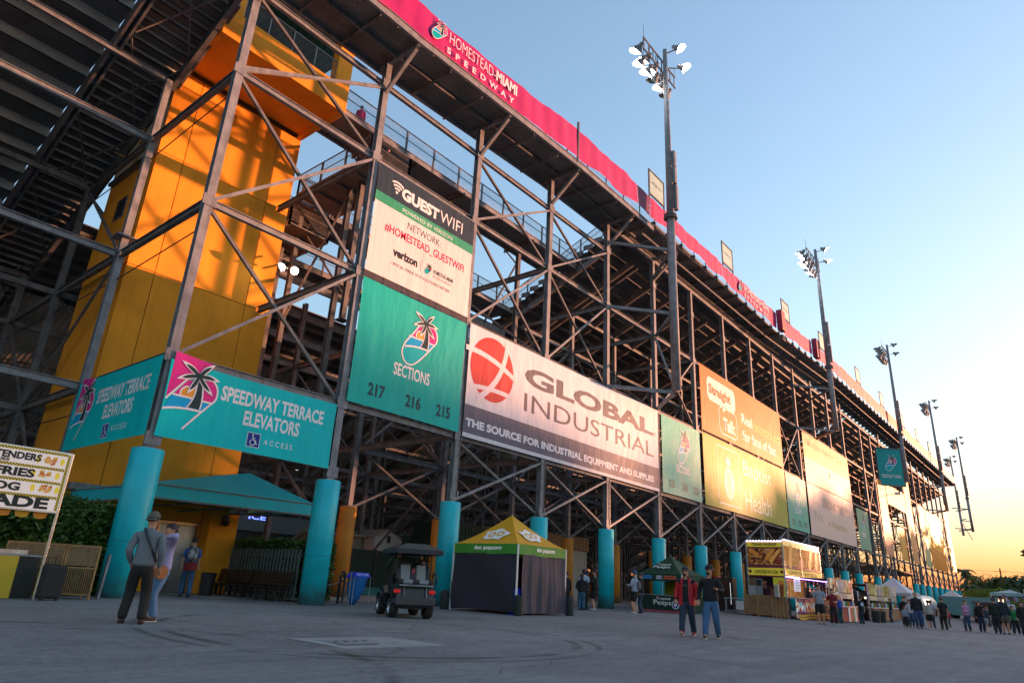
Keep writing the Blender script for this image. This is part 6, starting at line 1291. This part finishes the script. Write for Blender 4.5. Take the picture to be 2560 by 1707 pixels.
        mb = MB(); mb.ball(hp_(0, .098, -.07), (.022, .008, .006), 8, 4); pm(mb, 'mouth', paint('8c4a42', .5), smooth=True)
    if cap:
        cm = mat('cap_'+cap, srgb(cap), .75, noise=.3 if cap == '5a5a4c' else .1, nscale=30); mb = MB(); n = 14; sg = -1 if capback else 1
        for i in range(5):
            t = i/4*1.5
            for j in range(n): a = 2*math.pi*j/n; mb.v.append((hc.x+.103*math.sin(t)*math.sin(a), hc.y-.008+.123*math.sin(t)*math.cos(a), hc.z+.03+.12*math.cos(t)))
        for i in range(4):
            for j in range(n): mb.f.append((i*n+j, (i+1)*n+j, (i+1)*n+(j+1) % n, i*n+(j+1) % n)); mb.m.append(0)
        k0 = len(mb.v); br = [(.092*math.sin(a), sg*.08+sg*.12*abs(math.cos(a))) for a in np.linspace(-1.5, 1.5, 9)]
        mb.v += [(hc.x+b_[0], hc.y+b_[1], hc.z+.035-(.02 if not capback else .045)) for b_ in br]+[(hc.x+.08*math.sin(a), hc.y+sg*.06, hc.z+.04) for a in np.linspace(-1.5, 1.5, 9)]
        for i in range(8): mb.f.append((k0+i, k0+i+1, k0+10+i, k0+9+i)); mb.m.append(0)
        mb.v = [tuple(Vector((hc.x, hc.y, 0))+Matrix.Rotation(hr, 3, 'Z') @ (Vector(v)-Vector((hc.x, hc.y, 0)))) for v in mb.v]; pm(mb, 'cap', cm, smooth=True)
    return e, M, S, dict(hc=hc, che=che, pel=pel, up=up, pm=pm, put=put, L=L, Lg=Lg)
def strap(P, pts, m, name='bag_strap', w=.035, t=.01):
    mb = MB()
    for a, b in zip(pts[:-1], pts[1:]): mb.beam(a, b, w, t, up=(0, 1, 0))
    P['pm'](mb, name, m)
def backpack(P, m, w=.15, h=.42, dpt=.12, name='backpack', sack=False):
    c = P['che']+Vector((0, -.2, -.02)); mb = MB()
    if sack: mb.ball((c.x+.02, c.y+.02, c.z-.12), (w*.9, dpt*.8, h*.5), 14, 9)
    else:
        mb.ball((c.x, c.y, c.z), (w*1.1, dpt, h*.55), 14, 10); mb.ball((c.x, c.y-.07, c.z-.08), (w*.85, dpt*.6, h*.3), 12, 8)
    P['pm'](mb, name, m, smooth=True)
    for s in (-1, 1): strap(P, [(s*.1, c.y+.08, c.z+.12), (s*.11, P['up'].y-.02, P['up'].z+.1), (s*.12, P['up'].y+.11, P['up'].z-.02), (s*.13, P['che'].y+.05, c.z-.15)], BLACK, 'shoulder_strap')
# the couple by the corner pier
e, M, S, P = person('man in a grey sweater and backwards camouflage cap, back to us, beside the corner pier', 5.39, 12.53, 1.8, 58, top='6f7478', bot='1e1b18', shoe='3a2018', hair='2a1c14', cap='5a5a4c', capback=True, sleeve=1, lf=(-.05, .02, 0), rf=(.05, -.03, 0), lh=(-.02, .1, -.47), rh=(.06, .04, -.52), fat=1.0, sub=2, fingers=True, look=-18)
strap(P, [(-.1, .1, 1.47), (-.09, -.06, 1.49), (.0, -.16, 1.33), (.12, -.185, 1.13), (.2, -.13, .96)], BLACK, 'cross_body_strap', .045)
e, M, S, P = person('woman in a lilac sweatshirt and pale jeans touching her hair, facing the capped man', 5.92, 12.9, 1.66, 178, top='a9a0c4', bot='5f83a8', shoe='4a2c20', hair='2c1a12', hairlen=.22, sleeve=1, lf=(-.02, .05, 0), rf=(.06, -.06, 0), lh=(-.02, .17, .08), rh=(.1, .02, -.42), fat=.9, sub=2, fingers=True, fem=True, look=10)
mb = MB(); mb.lathe((-.2, .12, .86), [(0, -.035), (.12, -.035), (.125, 0), (.12, .035), (0, .035)], 24, axis='x'); P['pm'](mb, 'round_bag', mat('tan_leather', srgb('b06a34'), .5, noise=.15, nscale=20)); strap(P, [(-.1, .1, 1.42), (-.2, .14, 1.2), (-.2, .12, .97)], mat('tan_strap', srgb('7c3a2c'), .6), w=.015)
# strolling men
e, M, S, P = person('bearded man in sunglasses and open bright red jacket over black t shirt, walking', 17.55, 8.2, 1.71, 195, top='14141a', bot='1f3346', shoe='a82430', hair='221814', sleeve=1, lf=(-.02, -.24, .02), rf=(.0, .34, .03, .45), lh=(-.09, .08, -.5), rh=(.09, .06, -.5), fat=1.12, sub=2, fingers=True, look=-25)
redm = mat('red_jacket', srgb('b41824'), .6, noise=.12, nscale=6, bump=.008, bscale=12)
mb = MB(); n = 22; rows = [(.80, .235, .185), (.95, .22, .175), (1.1, .2, .16), (1.28, .2, .15), (1.40, .18, .13), (1.47, .1, .085)]
for (z_, rx, ry) in rows:
    for i in range(n+1): a = R(90+22+(360-44)*i/n); op = .02 if z_ < 1.3 else 0; mb.v.append((rx*math.cos(a)+.008*math.sin(i*2+z_*7), ry*math.sin(a)+.008*math.cos(i*1.7+z_*5), z_-(.03*math.sin(i*.7) if z_ < .9 else 0)))
for j in range(len(rows)-1):
    for i in range(n): a = j*(n+1)+i; mb.f.append((a, a+1, a+n+2, a+n+1)); mb.m.append(0)
P['pm'](mb, 'jacket', redm, smooth=True)
for nm in 'lr':
    a, el, wr = S[nm]; P['put'](skin_mesh([(a+Vector((0, 0, .01)), (.078, .078)), (el, (.07, .07)), (el.lerp(wr, .95), (.055, .055))], [(0, 1), (1, 2)], 'sleeve', None, 2), 'jacket_sleeve', redm)
hc = P['hc']; rt = Matrix.Rotation(R(-25), 3, 'Z'); mb = MB(); [mb.ball(tuple(hc+rt @ Vector((s*.034, .106, .004))), (.028, .009, .018), 10, 6) for s in (-1, 1)]; mb.beam(tuple(hc+rt @ Vector((-.07, .05, .018))), tuple(hc+rt @ Vector((-.055, .1, .018))), .008, .01); mb.beam(tuple(hc+rt @ Vector((.07, .05, .018))), tuple(hc+rt @ Vector((.055, .1, .018))), .008, .01); P['pm'](mb, 'sunglasses', BLACK)
mb = MB(); mb.ball(tuple(hc+rt @ Vector((0, .04, -.078))), (.068, .062, .046), 12, 7); P['pm'](mb, 'beard', mat('beard_dark', (.06, .035, .025), .9, bump=.004, bscale=80), smooth=True)
text('NORTH CO', M @ Vector((.1, .142, 1.26)), -(M.to_3x3() @ Vector((1, 0, 0))), ZA, .2, .035, paint('8c7a68'), e, off=.004)
e, M, S, P = person('man in black cap, black pullover and blue jeans gesturing while walking', 17.52, 7.53, 1.76, 195, top='101216', bot='3d6188', shoe='26303c', hair='2a1e18', cap='15171c', sleeve=1, lf=(-.03, -.22, .02), rf=(.03, .26, .01), lh=(-.02, .30, -.22), rh=(.1, .05, -.5), fat=1.14, sub=2, fingers=True, look=-25)
hc = P['hc']; mb = MB(); mb.ball(tuple(hc+rt @ Vector((0, .036, -.075))), (.07, .068, .052), 12, 7); P['pm'](mb, 'beard', mat('beard_brown', (.06, .04, .03), .9, bump=.004, bscale=80), smooth=True)
text('LOGO', M @ Vector((-.05, .15, 1.33)), -(M.to_3x3() @ Vector((1, 0, 0))), ZA, .07, .015, WHITE, e, off=.004) if 0 else None
# man going to the lift
e, M, S, P = person('man with black and white backpack and red shirt tied round waist at the lift', 11.9, 24.0, 1.95, 70, top='2c5a94', bot='34587c', shoe='181818', hair='100c0a', sleeve=0, lf=(0, .12, 0), rf=(0, -.1, 0), fat=1.05)
backpack(P, mat('patterned_backpack', (.25, .25, .25), .7, noise=1.2, nscale=9)); mb = MB(); mb.lathe((0, P['pel'].y, .78), [(.19, 0), (.185, .12), (.17, .25)], 14); P['pm'](mb, 'tied_shirt', paint('7c1a24', .8), smooth=True)
# vendor at the left edge
e, M, S, P = person('food vendor in green t shirt and blue glove reaching over the counter', 4.98, 20.75, 1.74, -60, top='1f8a4c', bot='26262c', hair='1a1410', sleeve=0, lh=(.12, .44, -.28), rh=(.05, .35, -.3), fat=1.05)
a, el, wr = S['l']; mb = MB(); mb.ball(tuple(wr+(wr-el).normalized()*.06), (.05, .06, .04), 10, 6); P['pm'](mb, 'blue_glove', paint('3c4fc0', .5), smooth=True)
# people in the cart
cm_ = CX.M
def seated(label, lx, ly, top, lh, rh, h=1.74, hair='120e0c', fem=False):
    p = cm_ @ Vector((lx, ly, 0)); z0_ = .98-.93*h/1.75+.14
    return person(label, p.x, p.y, h, 60, top=top, bot='24262c', hair=hair, sleeve=1, lf=(0, .4, .42), rf=(0, .4, .42), lh=lh, rh=rh, fat=1.05, z=z0_, fem=fem)
seated('driver in a dark green jacket with one arm along the golf cart seat back', -.36, .4, '25302a', (-.05, .35, -.25), (.50, -.12, -.1)); seated('small passenger whose dark hair shows over the golf cart seat', .3, .45, '2a2428', (-.05, .3, -.3), (.05, .3, -.3), h=1.45)
# people round the middle
G_ = 'people waiting by the fifth turquoise pier'
person('man in a pale blue shirt standing behind others beside the popcorn tent', 29.7, 19.35, 1.9, 20, top='a9b4c8', bot='20241f', hair='1a1210', sleeve=0, skin=SKIND, group=G_)
e, M, S, P = person('broad person in dark hooded jacket and blue jeans, back to us by the tent', 28.9, 18.95, 1.64, 40, top='181416', bot='37617c', hair='2c2018', hairlen=.1, fat=1.3, group=G_, lh=(-.02, .2, -.35), rh=(.02, .2, -.35))
person('slim person in a light blue long sleeved top and navy cap', 30.05, 19.4, 1.81, 100, top='a4b4c8', bot='3f5f7c', hair='1a1210', cap='2a2450', fat=.9, group=G_)
person('tall bearded man in black shirt and black shorts leaning by the turquoise pier', 30.15, 19.0, 1.92, 110, top='101212', bot='101114', hair='140f0c', cap='3a1c2c', shorts=True, shoe='e0e0e0', fat=1.15, group=G_, lh=(-.02, .3, -.25))
person('dark dressed person hidden at the edge of the popcorn tent', 28.4, 19.5, 1.7, 70, top='16181a', bot='14201a', hair='201814', group=G_)
e, M, S, P = person('man in light grey hooded top and black shorts with grey drawstring bag', 30.3, 16.82, 1.92, 95, top='9ca4b4', bot='0e0f12', shorts=True, shoe='d0d0d0', hair='2a1e18', cap='2f4f8c', fat=1.15, lh=(-.02, .28, -.25), rh=(.02, .28, -.25)); backpack(P, mat('grey_sack', (.12, .12, .13), .8, noise=.2), sack=True)
person('dark clothed person just behind the man with the drawstring bag', 31.23, 16.98, 1.86, 110, top='14171a', bot='23394c', hair='241a14', cap='3a3c3c')
# people by the stands
person('man in a light grey t shirt and black shorts holding food by the sausage stand', 38.3, 10.62, 1.9, 195, top='8c93a0', bot='101014', shorts=True, shoe='16161a', hair='120d0a', sleeve=0, fat=1.12, lf=(0, -.1, 0), rf=(0, .12, 0), lh=(.05, .3, -.28), rh=(-.05, .3, -.28), look=-10)
person('woman in a dark red top and black leggings beside the man in grey', 39.35, 10.27, 1.76, 190, top='7c1c28', bot='101214', shoe='6fb0a8', hair='2a1a12', hairlen=.12, sleeve=0, fem=True, rf=(0, .15, 0), lh=(.08, .28, -.3), rh=(.02, .2, -.4))
person('person in a blue hooded top bending towards the striped counter', 43.4, 10.95, 1.5, 60, top='1c3f94', bot='0e4c4a', hair='c89a5c', hairlen=.1, lean=.25)
e, M, S, P = person('person in black shirt with large pale back print at the tan counter', 43.9, 9.98, 1.52, 50, top='101216', bot='1c2c40', hair='181210', shoe='d0d0d0', fat=1.15, sleeve=0); mb = MB(); mb.box((-.1, -.152, 1.16), (.1, -.148, 1.36)); P['pm'](mb, 'back_print', paint('a9bcd8'))
person('small woman in a patterned jacket and jeans at the right end of the tan counter', 56.5, 10.9, 1.6, 120, top='4a4038', bot='3a4c60', hair='3a2418', hairlen=.1, fem=True)
person('server in black behind the tan boarded counter', 58, 12.9, 1.6, 250, top='141418', bot='141418', hair='1a1210', z=0); person('server in a teal shirt behind the tan boarded counter', 60.2, 13, 1.62, 250, top='2a5a60', bot='141418', hair='1a1210', z=0)
# the crowd at the right: each x, y, height, heading and clothes measured in the photograph
crowd = [('balding grey haired man in a black jacket, tallest of the strollers left of the gap', 46.9, 7.7, 1.95, 200, dict(top='14171c', bot='23395c', hair='8c8078', fat=1.2, rf=(0, .15, 0))),
    ('child in a grey top with long brown hair walking in front of the balding man', 47.26, 8.4, 1.16, 220, dict(top='8c94a4', bot='16161c', hair='5a3420', hairlen=.1, rf=(0, .2, 0), shoe='b0b43c')),
    ('dark figure in a black top behind the walking child', 50.5, 9.0, 1.7, 190, dict(top='121419', bot='1f2c3c')), ('person in a pale tank top beside the walking child', 49.5, 8.5, 1.55, 200, dict(top='b0b4c0', bot='2c4a68', sleeve=0)),
    ('woman in blue jeans with a folded jacket just left of the beige sweater', 55.2, 8.9, 1.55, 210, dict(top='24405c', bot='2c4f74', fem=True, hairlen=.08)),
    ('person in beige hooded sweater, black shorts and white shoes, back to us', 48.0, 7.28, 1.55, 40, dict(top='a8a098', bot='101012', shorts=True, cap='2c3460', shoe='dcdcdc', fat=1.15)),
    ('person in grey t shirt and dark jeans right of the beige sweater', 51.0, 7.6, 1.6, 30, dict(top='8c8fa8', bot='2c3c4c', sleeve=0, hair='3a1c14')),
    ('stocky man in a black polo and brown trousers walking away', 48.74, 6.67, 1.75, 30, dict(top='0f1013', bot='33231a', sleeve=0, fat=1.2, hair='3a2418', lf=(0, .12, 0))),
    ('small child far behind the man in the black polo', 58, 7.6, 1.15, 100, dict(top='a03040', bot='2c2c34')), ('distant walker in blue near the end columns', 120, 15.5, 1.75, 40, dict(top='3a4c60', bot='2c5c80')), ('distant walker in grey by the last turquoise pier', 108, 13.5, 1.75, 40, dict(top='5a5c64', bot='2c3a4c')),
    ('woman in a pink padded jacket and blue jeans with folded arms', 49.21, 5.57, 1.68, 160, dict(top='b88cb0', bot='26425c', fem=True, fat=1.1, lh=(.12, .22, -.28), rh=(-.12, .2, -.3), rf=(0, .12, 0), hair='201410')),
    ('person in a black shirt with a gold print and one hand raised to the face', 49.15, 4.9, 1.64, 200, dict(top='0f1012', bot='16283a', hair='6a4a34', lh=(.05, .2, .12), fat=1.1)),
    ('large man in dark green shirt with his back to us near the right edge', 48.4, 4.1, 1.85, 15, dict(top='131a18', bot='20242c', cap='3a2c50', fat=1.3)), ('tall man in dark blue polo, shorts and purple cap near the right edge', 48.66, 3.76, 1.95, 200, dict(top='13202c', bot='4a4038', shorts=True, cap='241c34', fat=1.25)),
    ('person in a bright green sweatshirt bending forward at the right edge', 49.0, 3.3, 1.5, 175, dict(top='18844c', bot='101318', lean=.35, hair='5a3c28', lf=(0, -.3, 0), rf=(0, .25, 0), lh=(.02, .25, -.4))),
    ('child in a navy jersey and shorts behind the gold print shirt', 53.5, 5.1, 1.45, 30, dict(top='1c2c3c', bot='8c94a4', shorts=True, shoe='e0e0e0')), ('person in black at the very right edge of the frame', 46.5, 2.75, 1.7, 190, dict(top='181014', bot='16161a')),
    ('distant person in a pale cap facing the parking lot', 64, 4.3, 1.7, 20, dict(top='4a3c50', bot='2c3440', cap='c8c8d0')), ('distant person in a blue shirt among the vehicles', 66, 4.9, 1.7, 200, dict(top='3f78a8', bot='3a3c44')), ('distant person in maroon beside the striped stall of goods', 70, 5.9, 1.7, 120, dict(top='5a2434', bot='2c2c34')), ('distant person in grey near the teal trailer', 74, 6.8, 1.7, 60, dict(top='6a7078', bot='2c3440'))]
for l, x, y, h, hdg, kw in crowd:
    kw = dict(dict(hair='1c1410'), **kw); person(l, x, y, h, hdg, **kw)
for l, x, y, z_, c, hdg in (('person in a magenta jacket leaning on the high walkway rail beside the balcony', 17.2, 26.0, 23.38, 'c4186c', 60), ('dark figure standing on the raised platform behind the opening', 18.0, 26.6, 21.03, '14181c', 100), ('second dark figure bending at the near end of the raised platform', 18.6, 25.0, 21.03, '101418', 200), ('dark figure on the lower platform under the walkway', 18.6, 32.0, 19.48, '10161c', 220), ('pale shirted figure at the left end of the lower platform', 17.6, 33.6, 19.48, '8c94a0', 250)):
    person(l, x, y, 1.72, hdg, top=c, bot='14161a', z=z_, hair='14100c')

# ------------------------------------------------------------------ trees, palms and vehicles beyond
def tree(label, az, dist, h, w, m, n=1500, trunk=True, name='broadleaf_tree', size=None):
    x, y = dist*math.cos(R(az)), dist*math.sin(R(az)); rnd = random.Random(int(az*100)+int(dist)); e = thing(name, label, 'tree', (x, y, -.6)); lobes = []
    for i in range(11):
        a = rnd.uniform(0, 6.28); r_0 = rnd.uniform(.1, .75); lobes.append((x+math.cos(a)*r_0*w*.6, y+math.sin(a)*r_0*w*.6, h*rnd.uniform(.35, .8), w*rnd.uniform(.16, .3), h*rnd.uniform(.12, .2)))
    lobes.append((x, y, h*.82, w*.25, h*.18)); mb = MB(); size = size or w*.03
    for i in range(n):
        cx, cy, cz, rw, rh = rnd.choice(lobes); v = Vector((rnd.gauss(0, 1), rnd.gauss(0, 1), rnd.gauss(0, 1))).normalized()*rnd.uniform(.7, 1.08); c = Vector((cx+v.x*rw, cy+v.y*rw, max(.3, cz+v.z*rh)))
        u = Vector((rnd.gauss(0, 1), rnd.gauss(0, 1), rnd.gauss(0, .6))).normalized()*size*rnd.uniform(.6, 1.4); t = u.cross(v).normalized()*size*.5; mb.quad(c-u, c+t, c+u, c-t)
    o = mb.obj('crown', m, e); o['kind'] = 'stuff'
    mb = MB(); mb.tube([(x, y, -.6), (x+.1, y, h*.35), (x, y+.1, h*.7)], [w*.03, w*.022, w*.01], 8)
    for i in range(4): cx, cy, cz, rw, rh = lobes[i]; mb.tube([(x, y, h*.3), ((x+cx)/2, (y+cy)/2, h*.45), (cx, cy, cz)], [w*.015, w*.01, w*.005], 6)
    mb.obj('trunk', BARK, e); return e
def palm(label, az, dist, h):
    x, y = dist*math.cos(R(az)), dist*math.sin(R(az)); rnd = random.Random(int(az*37)); e = thing('palm_tree', label, 'palm tree', (x, y, -.6)); mb = MB(); mb.tube([(x, y, -.6), (x+.2, y, h*.5), (x, y, h)], [.3, .22, .16], 8); mb.obj('trunk', BARK, e); mb = MB()
    for i in range(17):
        a = rnd.uniform(0, 6.28); L_ = rnd.uniform(2.0, 2.9); el = rnd.uniform(-.2, 1.1); pts = []
        for k in range(6): s = k/5; pts.append(Vector((x+math.cos(a)*L_*s*math.cos(el*.4), y+math.sin(a)*L_*s*math.cos(el*.4), h+L_*s*math.sin(el)*.7-1.5*s*s*L_*.45)))
        for p, q in zip(pts[:-1], pts[1:]):
            t = (q-p).normalized(); sd_ = t.cross(ZA).normalized()
            for s in (-1, 1): mb.quad(p, q, q+sd_*s*.32-ZA*.25, p+sd_*s*.38-ZA*.2)
    o = mb.obj('fronds', TREEL, e); o['kind'] = 'stuff'; return e
palm('tallest palm just right of the end of the stand', 6.17, 200, 9.3); palm('shorter palm to the right of the tallest one', 5.87, 205, 8.3); palm('low palm leaning below the two taller palms', 6.0, 190, 5.6)
T = [(5.35, 210, 8.6, 9, TREEL, 'dark round tree right of the palms'), (4.85, 200, 8.9, 10, TREEL, 'tall dark tree left of the utility pole'), (4.3, 215, 8.6, 11, TREEL, 'broad dark tree behind the utility pole'), (3.7, 220, 8.0, 9, TREEL, 'lower dark tree in the dip of the tree line'), (3.0, 200, 9.0, 11, TREEL, 'large dark tree at the right edge of the frame'),
     (4.55, 160, 4.9, 9, LEAFY, 'yellow green bushy tree standing before the dark ones'), (3.9, 160, 4.7, 8, LEAFY, 'second yellow green bush lower and farther right'), (5.7, 180, 4.2, 7, TREEL, 'low dark shrubby tree at the foot of the palms')]
for az, dist, h, w, m, l in T: tree(l, az, dist, h, w, m, 1500)
mb = MB(); rnd = random.Random(3)      # far wood carried on out of view, raised to block the low sun
for a in (2.0, -.2, -3, -6, -9, -12, -15.5, -19, -22.5, -26, -30, -34, -38, -42, -46, -50, -56, -62, -70, -80):
    dist = 205+15*math.sin(a*2.3); h = (8.6 if a > 0 else 17.8)+1.3*math.sin(a*1.9); x, y = dist*math.cos(R(a)), dist*math.sin(R(a))
    lobes = [(x+rnd.uniform(-7, 7), y+rnd.uniform(-7, 7), h*rnd.uniform(.25, .78), rnd.uniform(3, 4.6), h*rnd.uniform(.14, .22)) for _ in range(13)]
    for _ in range(1300):
        cx, cy, cz, rw, rh = rnd.choice(lobes); v = Vector((rnd.gauss(0, 1), rnd.gauss(0, 1), rnd.gauss(0, 1))).normalized()*rnd.uniform(.6, 1.08); c = Vector((cx+v.x*rw, cy+v.y*rw, max(.3, cz+v.z*rh)))
        u = Vector((rnd.gauss(0, 1), rnd.gauss(0, 1), rnd.gauss(0, .6))).normalized()*1.1*rnd.uniform(.6, 1.3); t = u.cross(v).normalized()*.6; mb.quad(c-u, c+t, c+u, c-t)
    mb.tube([(x, y, -.7), (x, y, h*.6)], [.4, .2], 6)
o = mb.obj('tree_belt', TREEL); o['kind'] = 'stuff'; o['label'] = 'dark wood carried on out of view, raised to shade the stand from low sun'; o['category'] = 'trees'
mb = MB(); a = R(4.14); ux, uy = 190*math.cos(a), 190*math.sin(a); mb.tube([(ux, uy, -.6), (ux, uy, 9.6)], .14, 8); mb.beam((ux-.1, uy-1.2, 8.9), (ux+.1, uy+1.2, 8.9), .1, .12); mb.tube([(ux, uy-1.1, 8.95), (ux+100, uy-60, 8.6)], .03, 4); mb.tube([(ux, uy+1.1, 8.95), (ux-30, uy+60, 8.5)], .03, 4); o = mb.obj('utility_pole', BARK); o['label'] = 'thin utility pole with wires above the dark trees'; o['category'] = 'utility pole'
def vehicle(label, az, dist, kind, col, rz):
    x, y = dist*math.cos(R(az)), dist*math.sin(R(az)); z = gz(x, y); e = thing('parked_'+kind, label, kind, (x, y, z), R(rz)); X = XF((x, y, z), R(rz)); cm = paint(col, .35); gm = mat('dark_glass', (.02, .025, .03), .08, spec=.8)
    L_, Wd, H_ = {'car': (4.4, 1.8, 1.45), 'van': (5.2, 2.0, 2.3), 'truck': (5.4, 1.95, 1.85), 'trailer': (6.5, 2.3, 2.7)}[kind]
    P_ = {'car': [(-.5, .25), (-.5, .6), (-.46, .85), (-.3, .95), (-.2, 1), (.18, 1), (.3, .68), (.48, .62), (.5, .3)], 'van': [(-.5, .2), (-.5, .95), (-.45, 1), (.3, 1), (.4, .6), (.49, .5), (.5, .2)], 'truck': [(-.5, .25), (-.5, .6), (-.1, .6), (-.08, 1), (.18, 1), (.26, .65), (.48, .6), (.5, .25)], 'trailer': [(-.5, .2), (-.5, .97), (-.48, 1), (.48, 1), (.5, .97), (.5, .2)]}[kind]
    mb = MB(); pr = [(px_*L_, pz*H_) for px_, pz in P_]; mb.poly([(a_, -Wd/2, b_) for a_, b_ in pr]); mb.poly([(a_, Wd/2, b_) for a_, b_ in pr])
    for i in range(len(pr)): (a_, b_), (c3, d3) = pr[i], pr[(i+1) % len(pr)]; mb.quad((a_, -Wd/2, b_), (c3, -Wd/2, d3), (c3, Wd/2, d3), (a_, Wd/2, b_))
    X(mb).obj('body', cm, e)
    if kind != 'trailer':
        zb, zt = (.66, .92) if kind != 'van' else (.6, .9); x0_, x1_ = {'car': (-.28, .2), 'van': (-.4, .3), 'truck': (-.06, .18)}[kind]
        for s in (-1, 1): X(MB().box((x0_*L_, s*Wd/2-.01, zb*H_), (x1_*L_, s*Wd/2+.01, zt*H_))).obj('side_window', gm, e)
    for sx_ in (-.32, .32):
        for s in (-1, 1): mb = MB(); mb.lathe((sx_*L_, s*(Wd/2-.1), .33), [(0, -.12), (.33, -.12), (.33, .12), (0, .12)], 14, axis='y'); X(mb).obj('wheel', RUBBER, e)
    return e
for l, az, dist, kd, c, rz in (('grey teal box trailer behind the pink jacketed woman', 6.1, 105, 'trailer', '6f9a9c', 80), ('white box truck far off under the palms', 5.75, 130, 'trailer', 'a8a49e', 20), ('maroon parked van among the far vehicles', 5.35, 95, 'van', '3a1c24', 10), ('dark open sided vehicle with a white roof edge', 5.2, 100, 'truck', '2c2024', 15), ('silver car under the dark trees', 4.8, 92, 'car', '8a8f9a', 5),
                              ('white van behind the tall bearded man', 4.4, 110, 'van', 'b0b4bc', 12), ('dark blue car in the distant row', 4.0, 98, 'car', '23344c', 10), ('pale pickup in the distant row', 3.6, 105, 'truck', 'a8a8ac', 8), ('blue car near the right edge of the distant row', 3.2, 100, 'car', '3c5c84', 6), ('grey car at the very right of the distant row', 2.8, 96, 'car', '6a6c74', 4), ('teal car in the second distant row', 5.0, 125, 'car', '4c7c84', 4), ('white car in the second distant row', 4.1, 128, 'car', 'b8b8b8', 4), ('red car in the second distant row', 3.4, 126, 'car', '6a2430', 4)):
    vehicle(l, az, dist, kd, c, rz)
pop_tent('vendor_canopy', 'pale teal vendor canopy over the far crowd at the right', 84, 94, 4.6, 7.2, -.4, 2.6, .3, 3.0, paint('7fa0a4', .6), paint('8cb0b0', .6)); pop_tent('vendor_canopy', 'long white vendor canopy at the right edge behind the crowd', 82, 96, 2.6, 4.4, -.4, 2.9, .3, 3.2, paint('9ab0b4', .6), paint('a8b8b8', .6))
rnd = random.Random(5); e = thing('goods_stall', 'far vendor stall hung with multicoloured goods behind the crowd', 'stall', (80, 4.2, -.42)); MB().box((80, 2.9, -.42), (80.6, 5.6, .5)).obj('table', paint('4a4c54', .7), e)
for i in range(70): y_ = rnd.uniform(2.7, 6.2); z_ = rnd.uniform(.3, 2.3); MB().box((80.05+rnd.random()*.4, y_, z_), (80.15+rnd.random()*.5, y_+rnd.uniform(.12, .35), z_+rnd.uniform(.15, .4))).obj('hung_goods', paint(rnd.choice(['8c9cb8', 'c8c8d0', '6a4a7c', '3f6a9c', 'a85a6a', '44505c', 'd0b8c0']), .7), e)
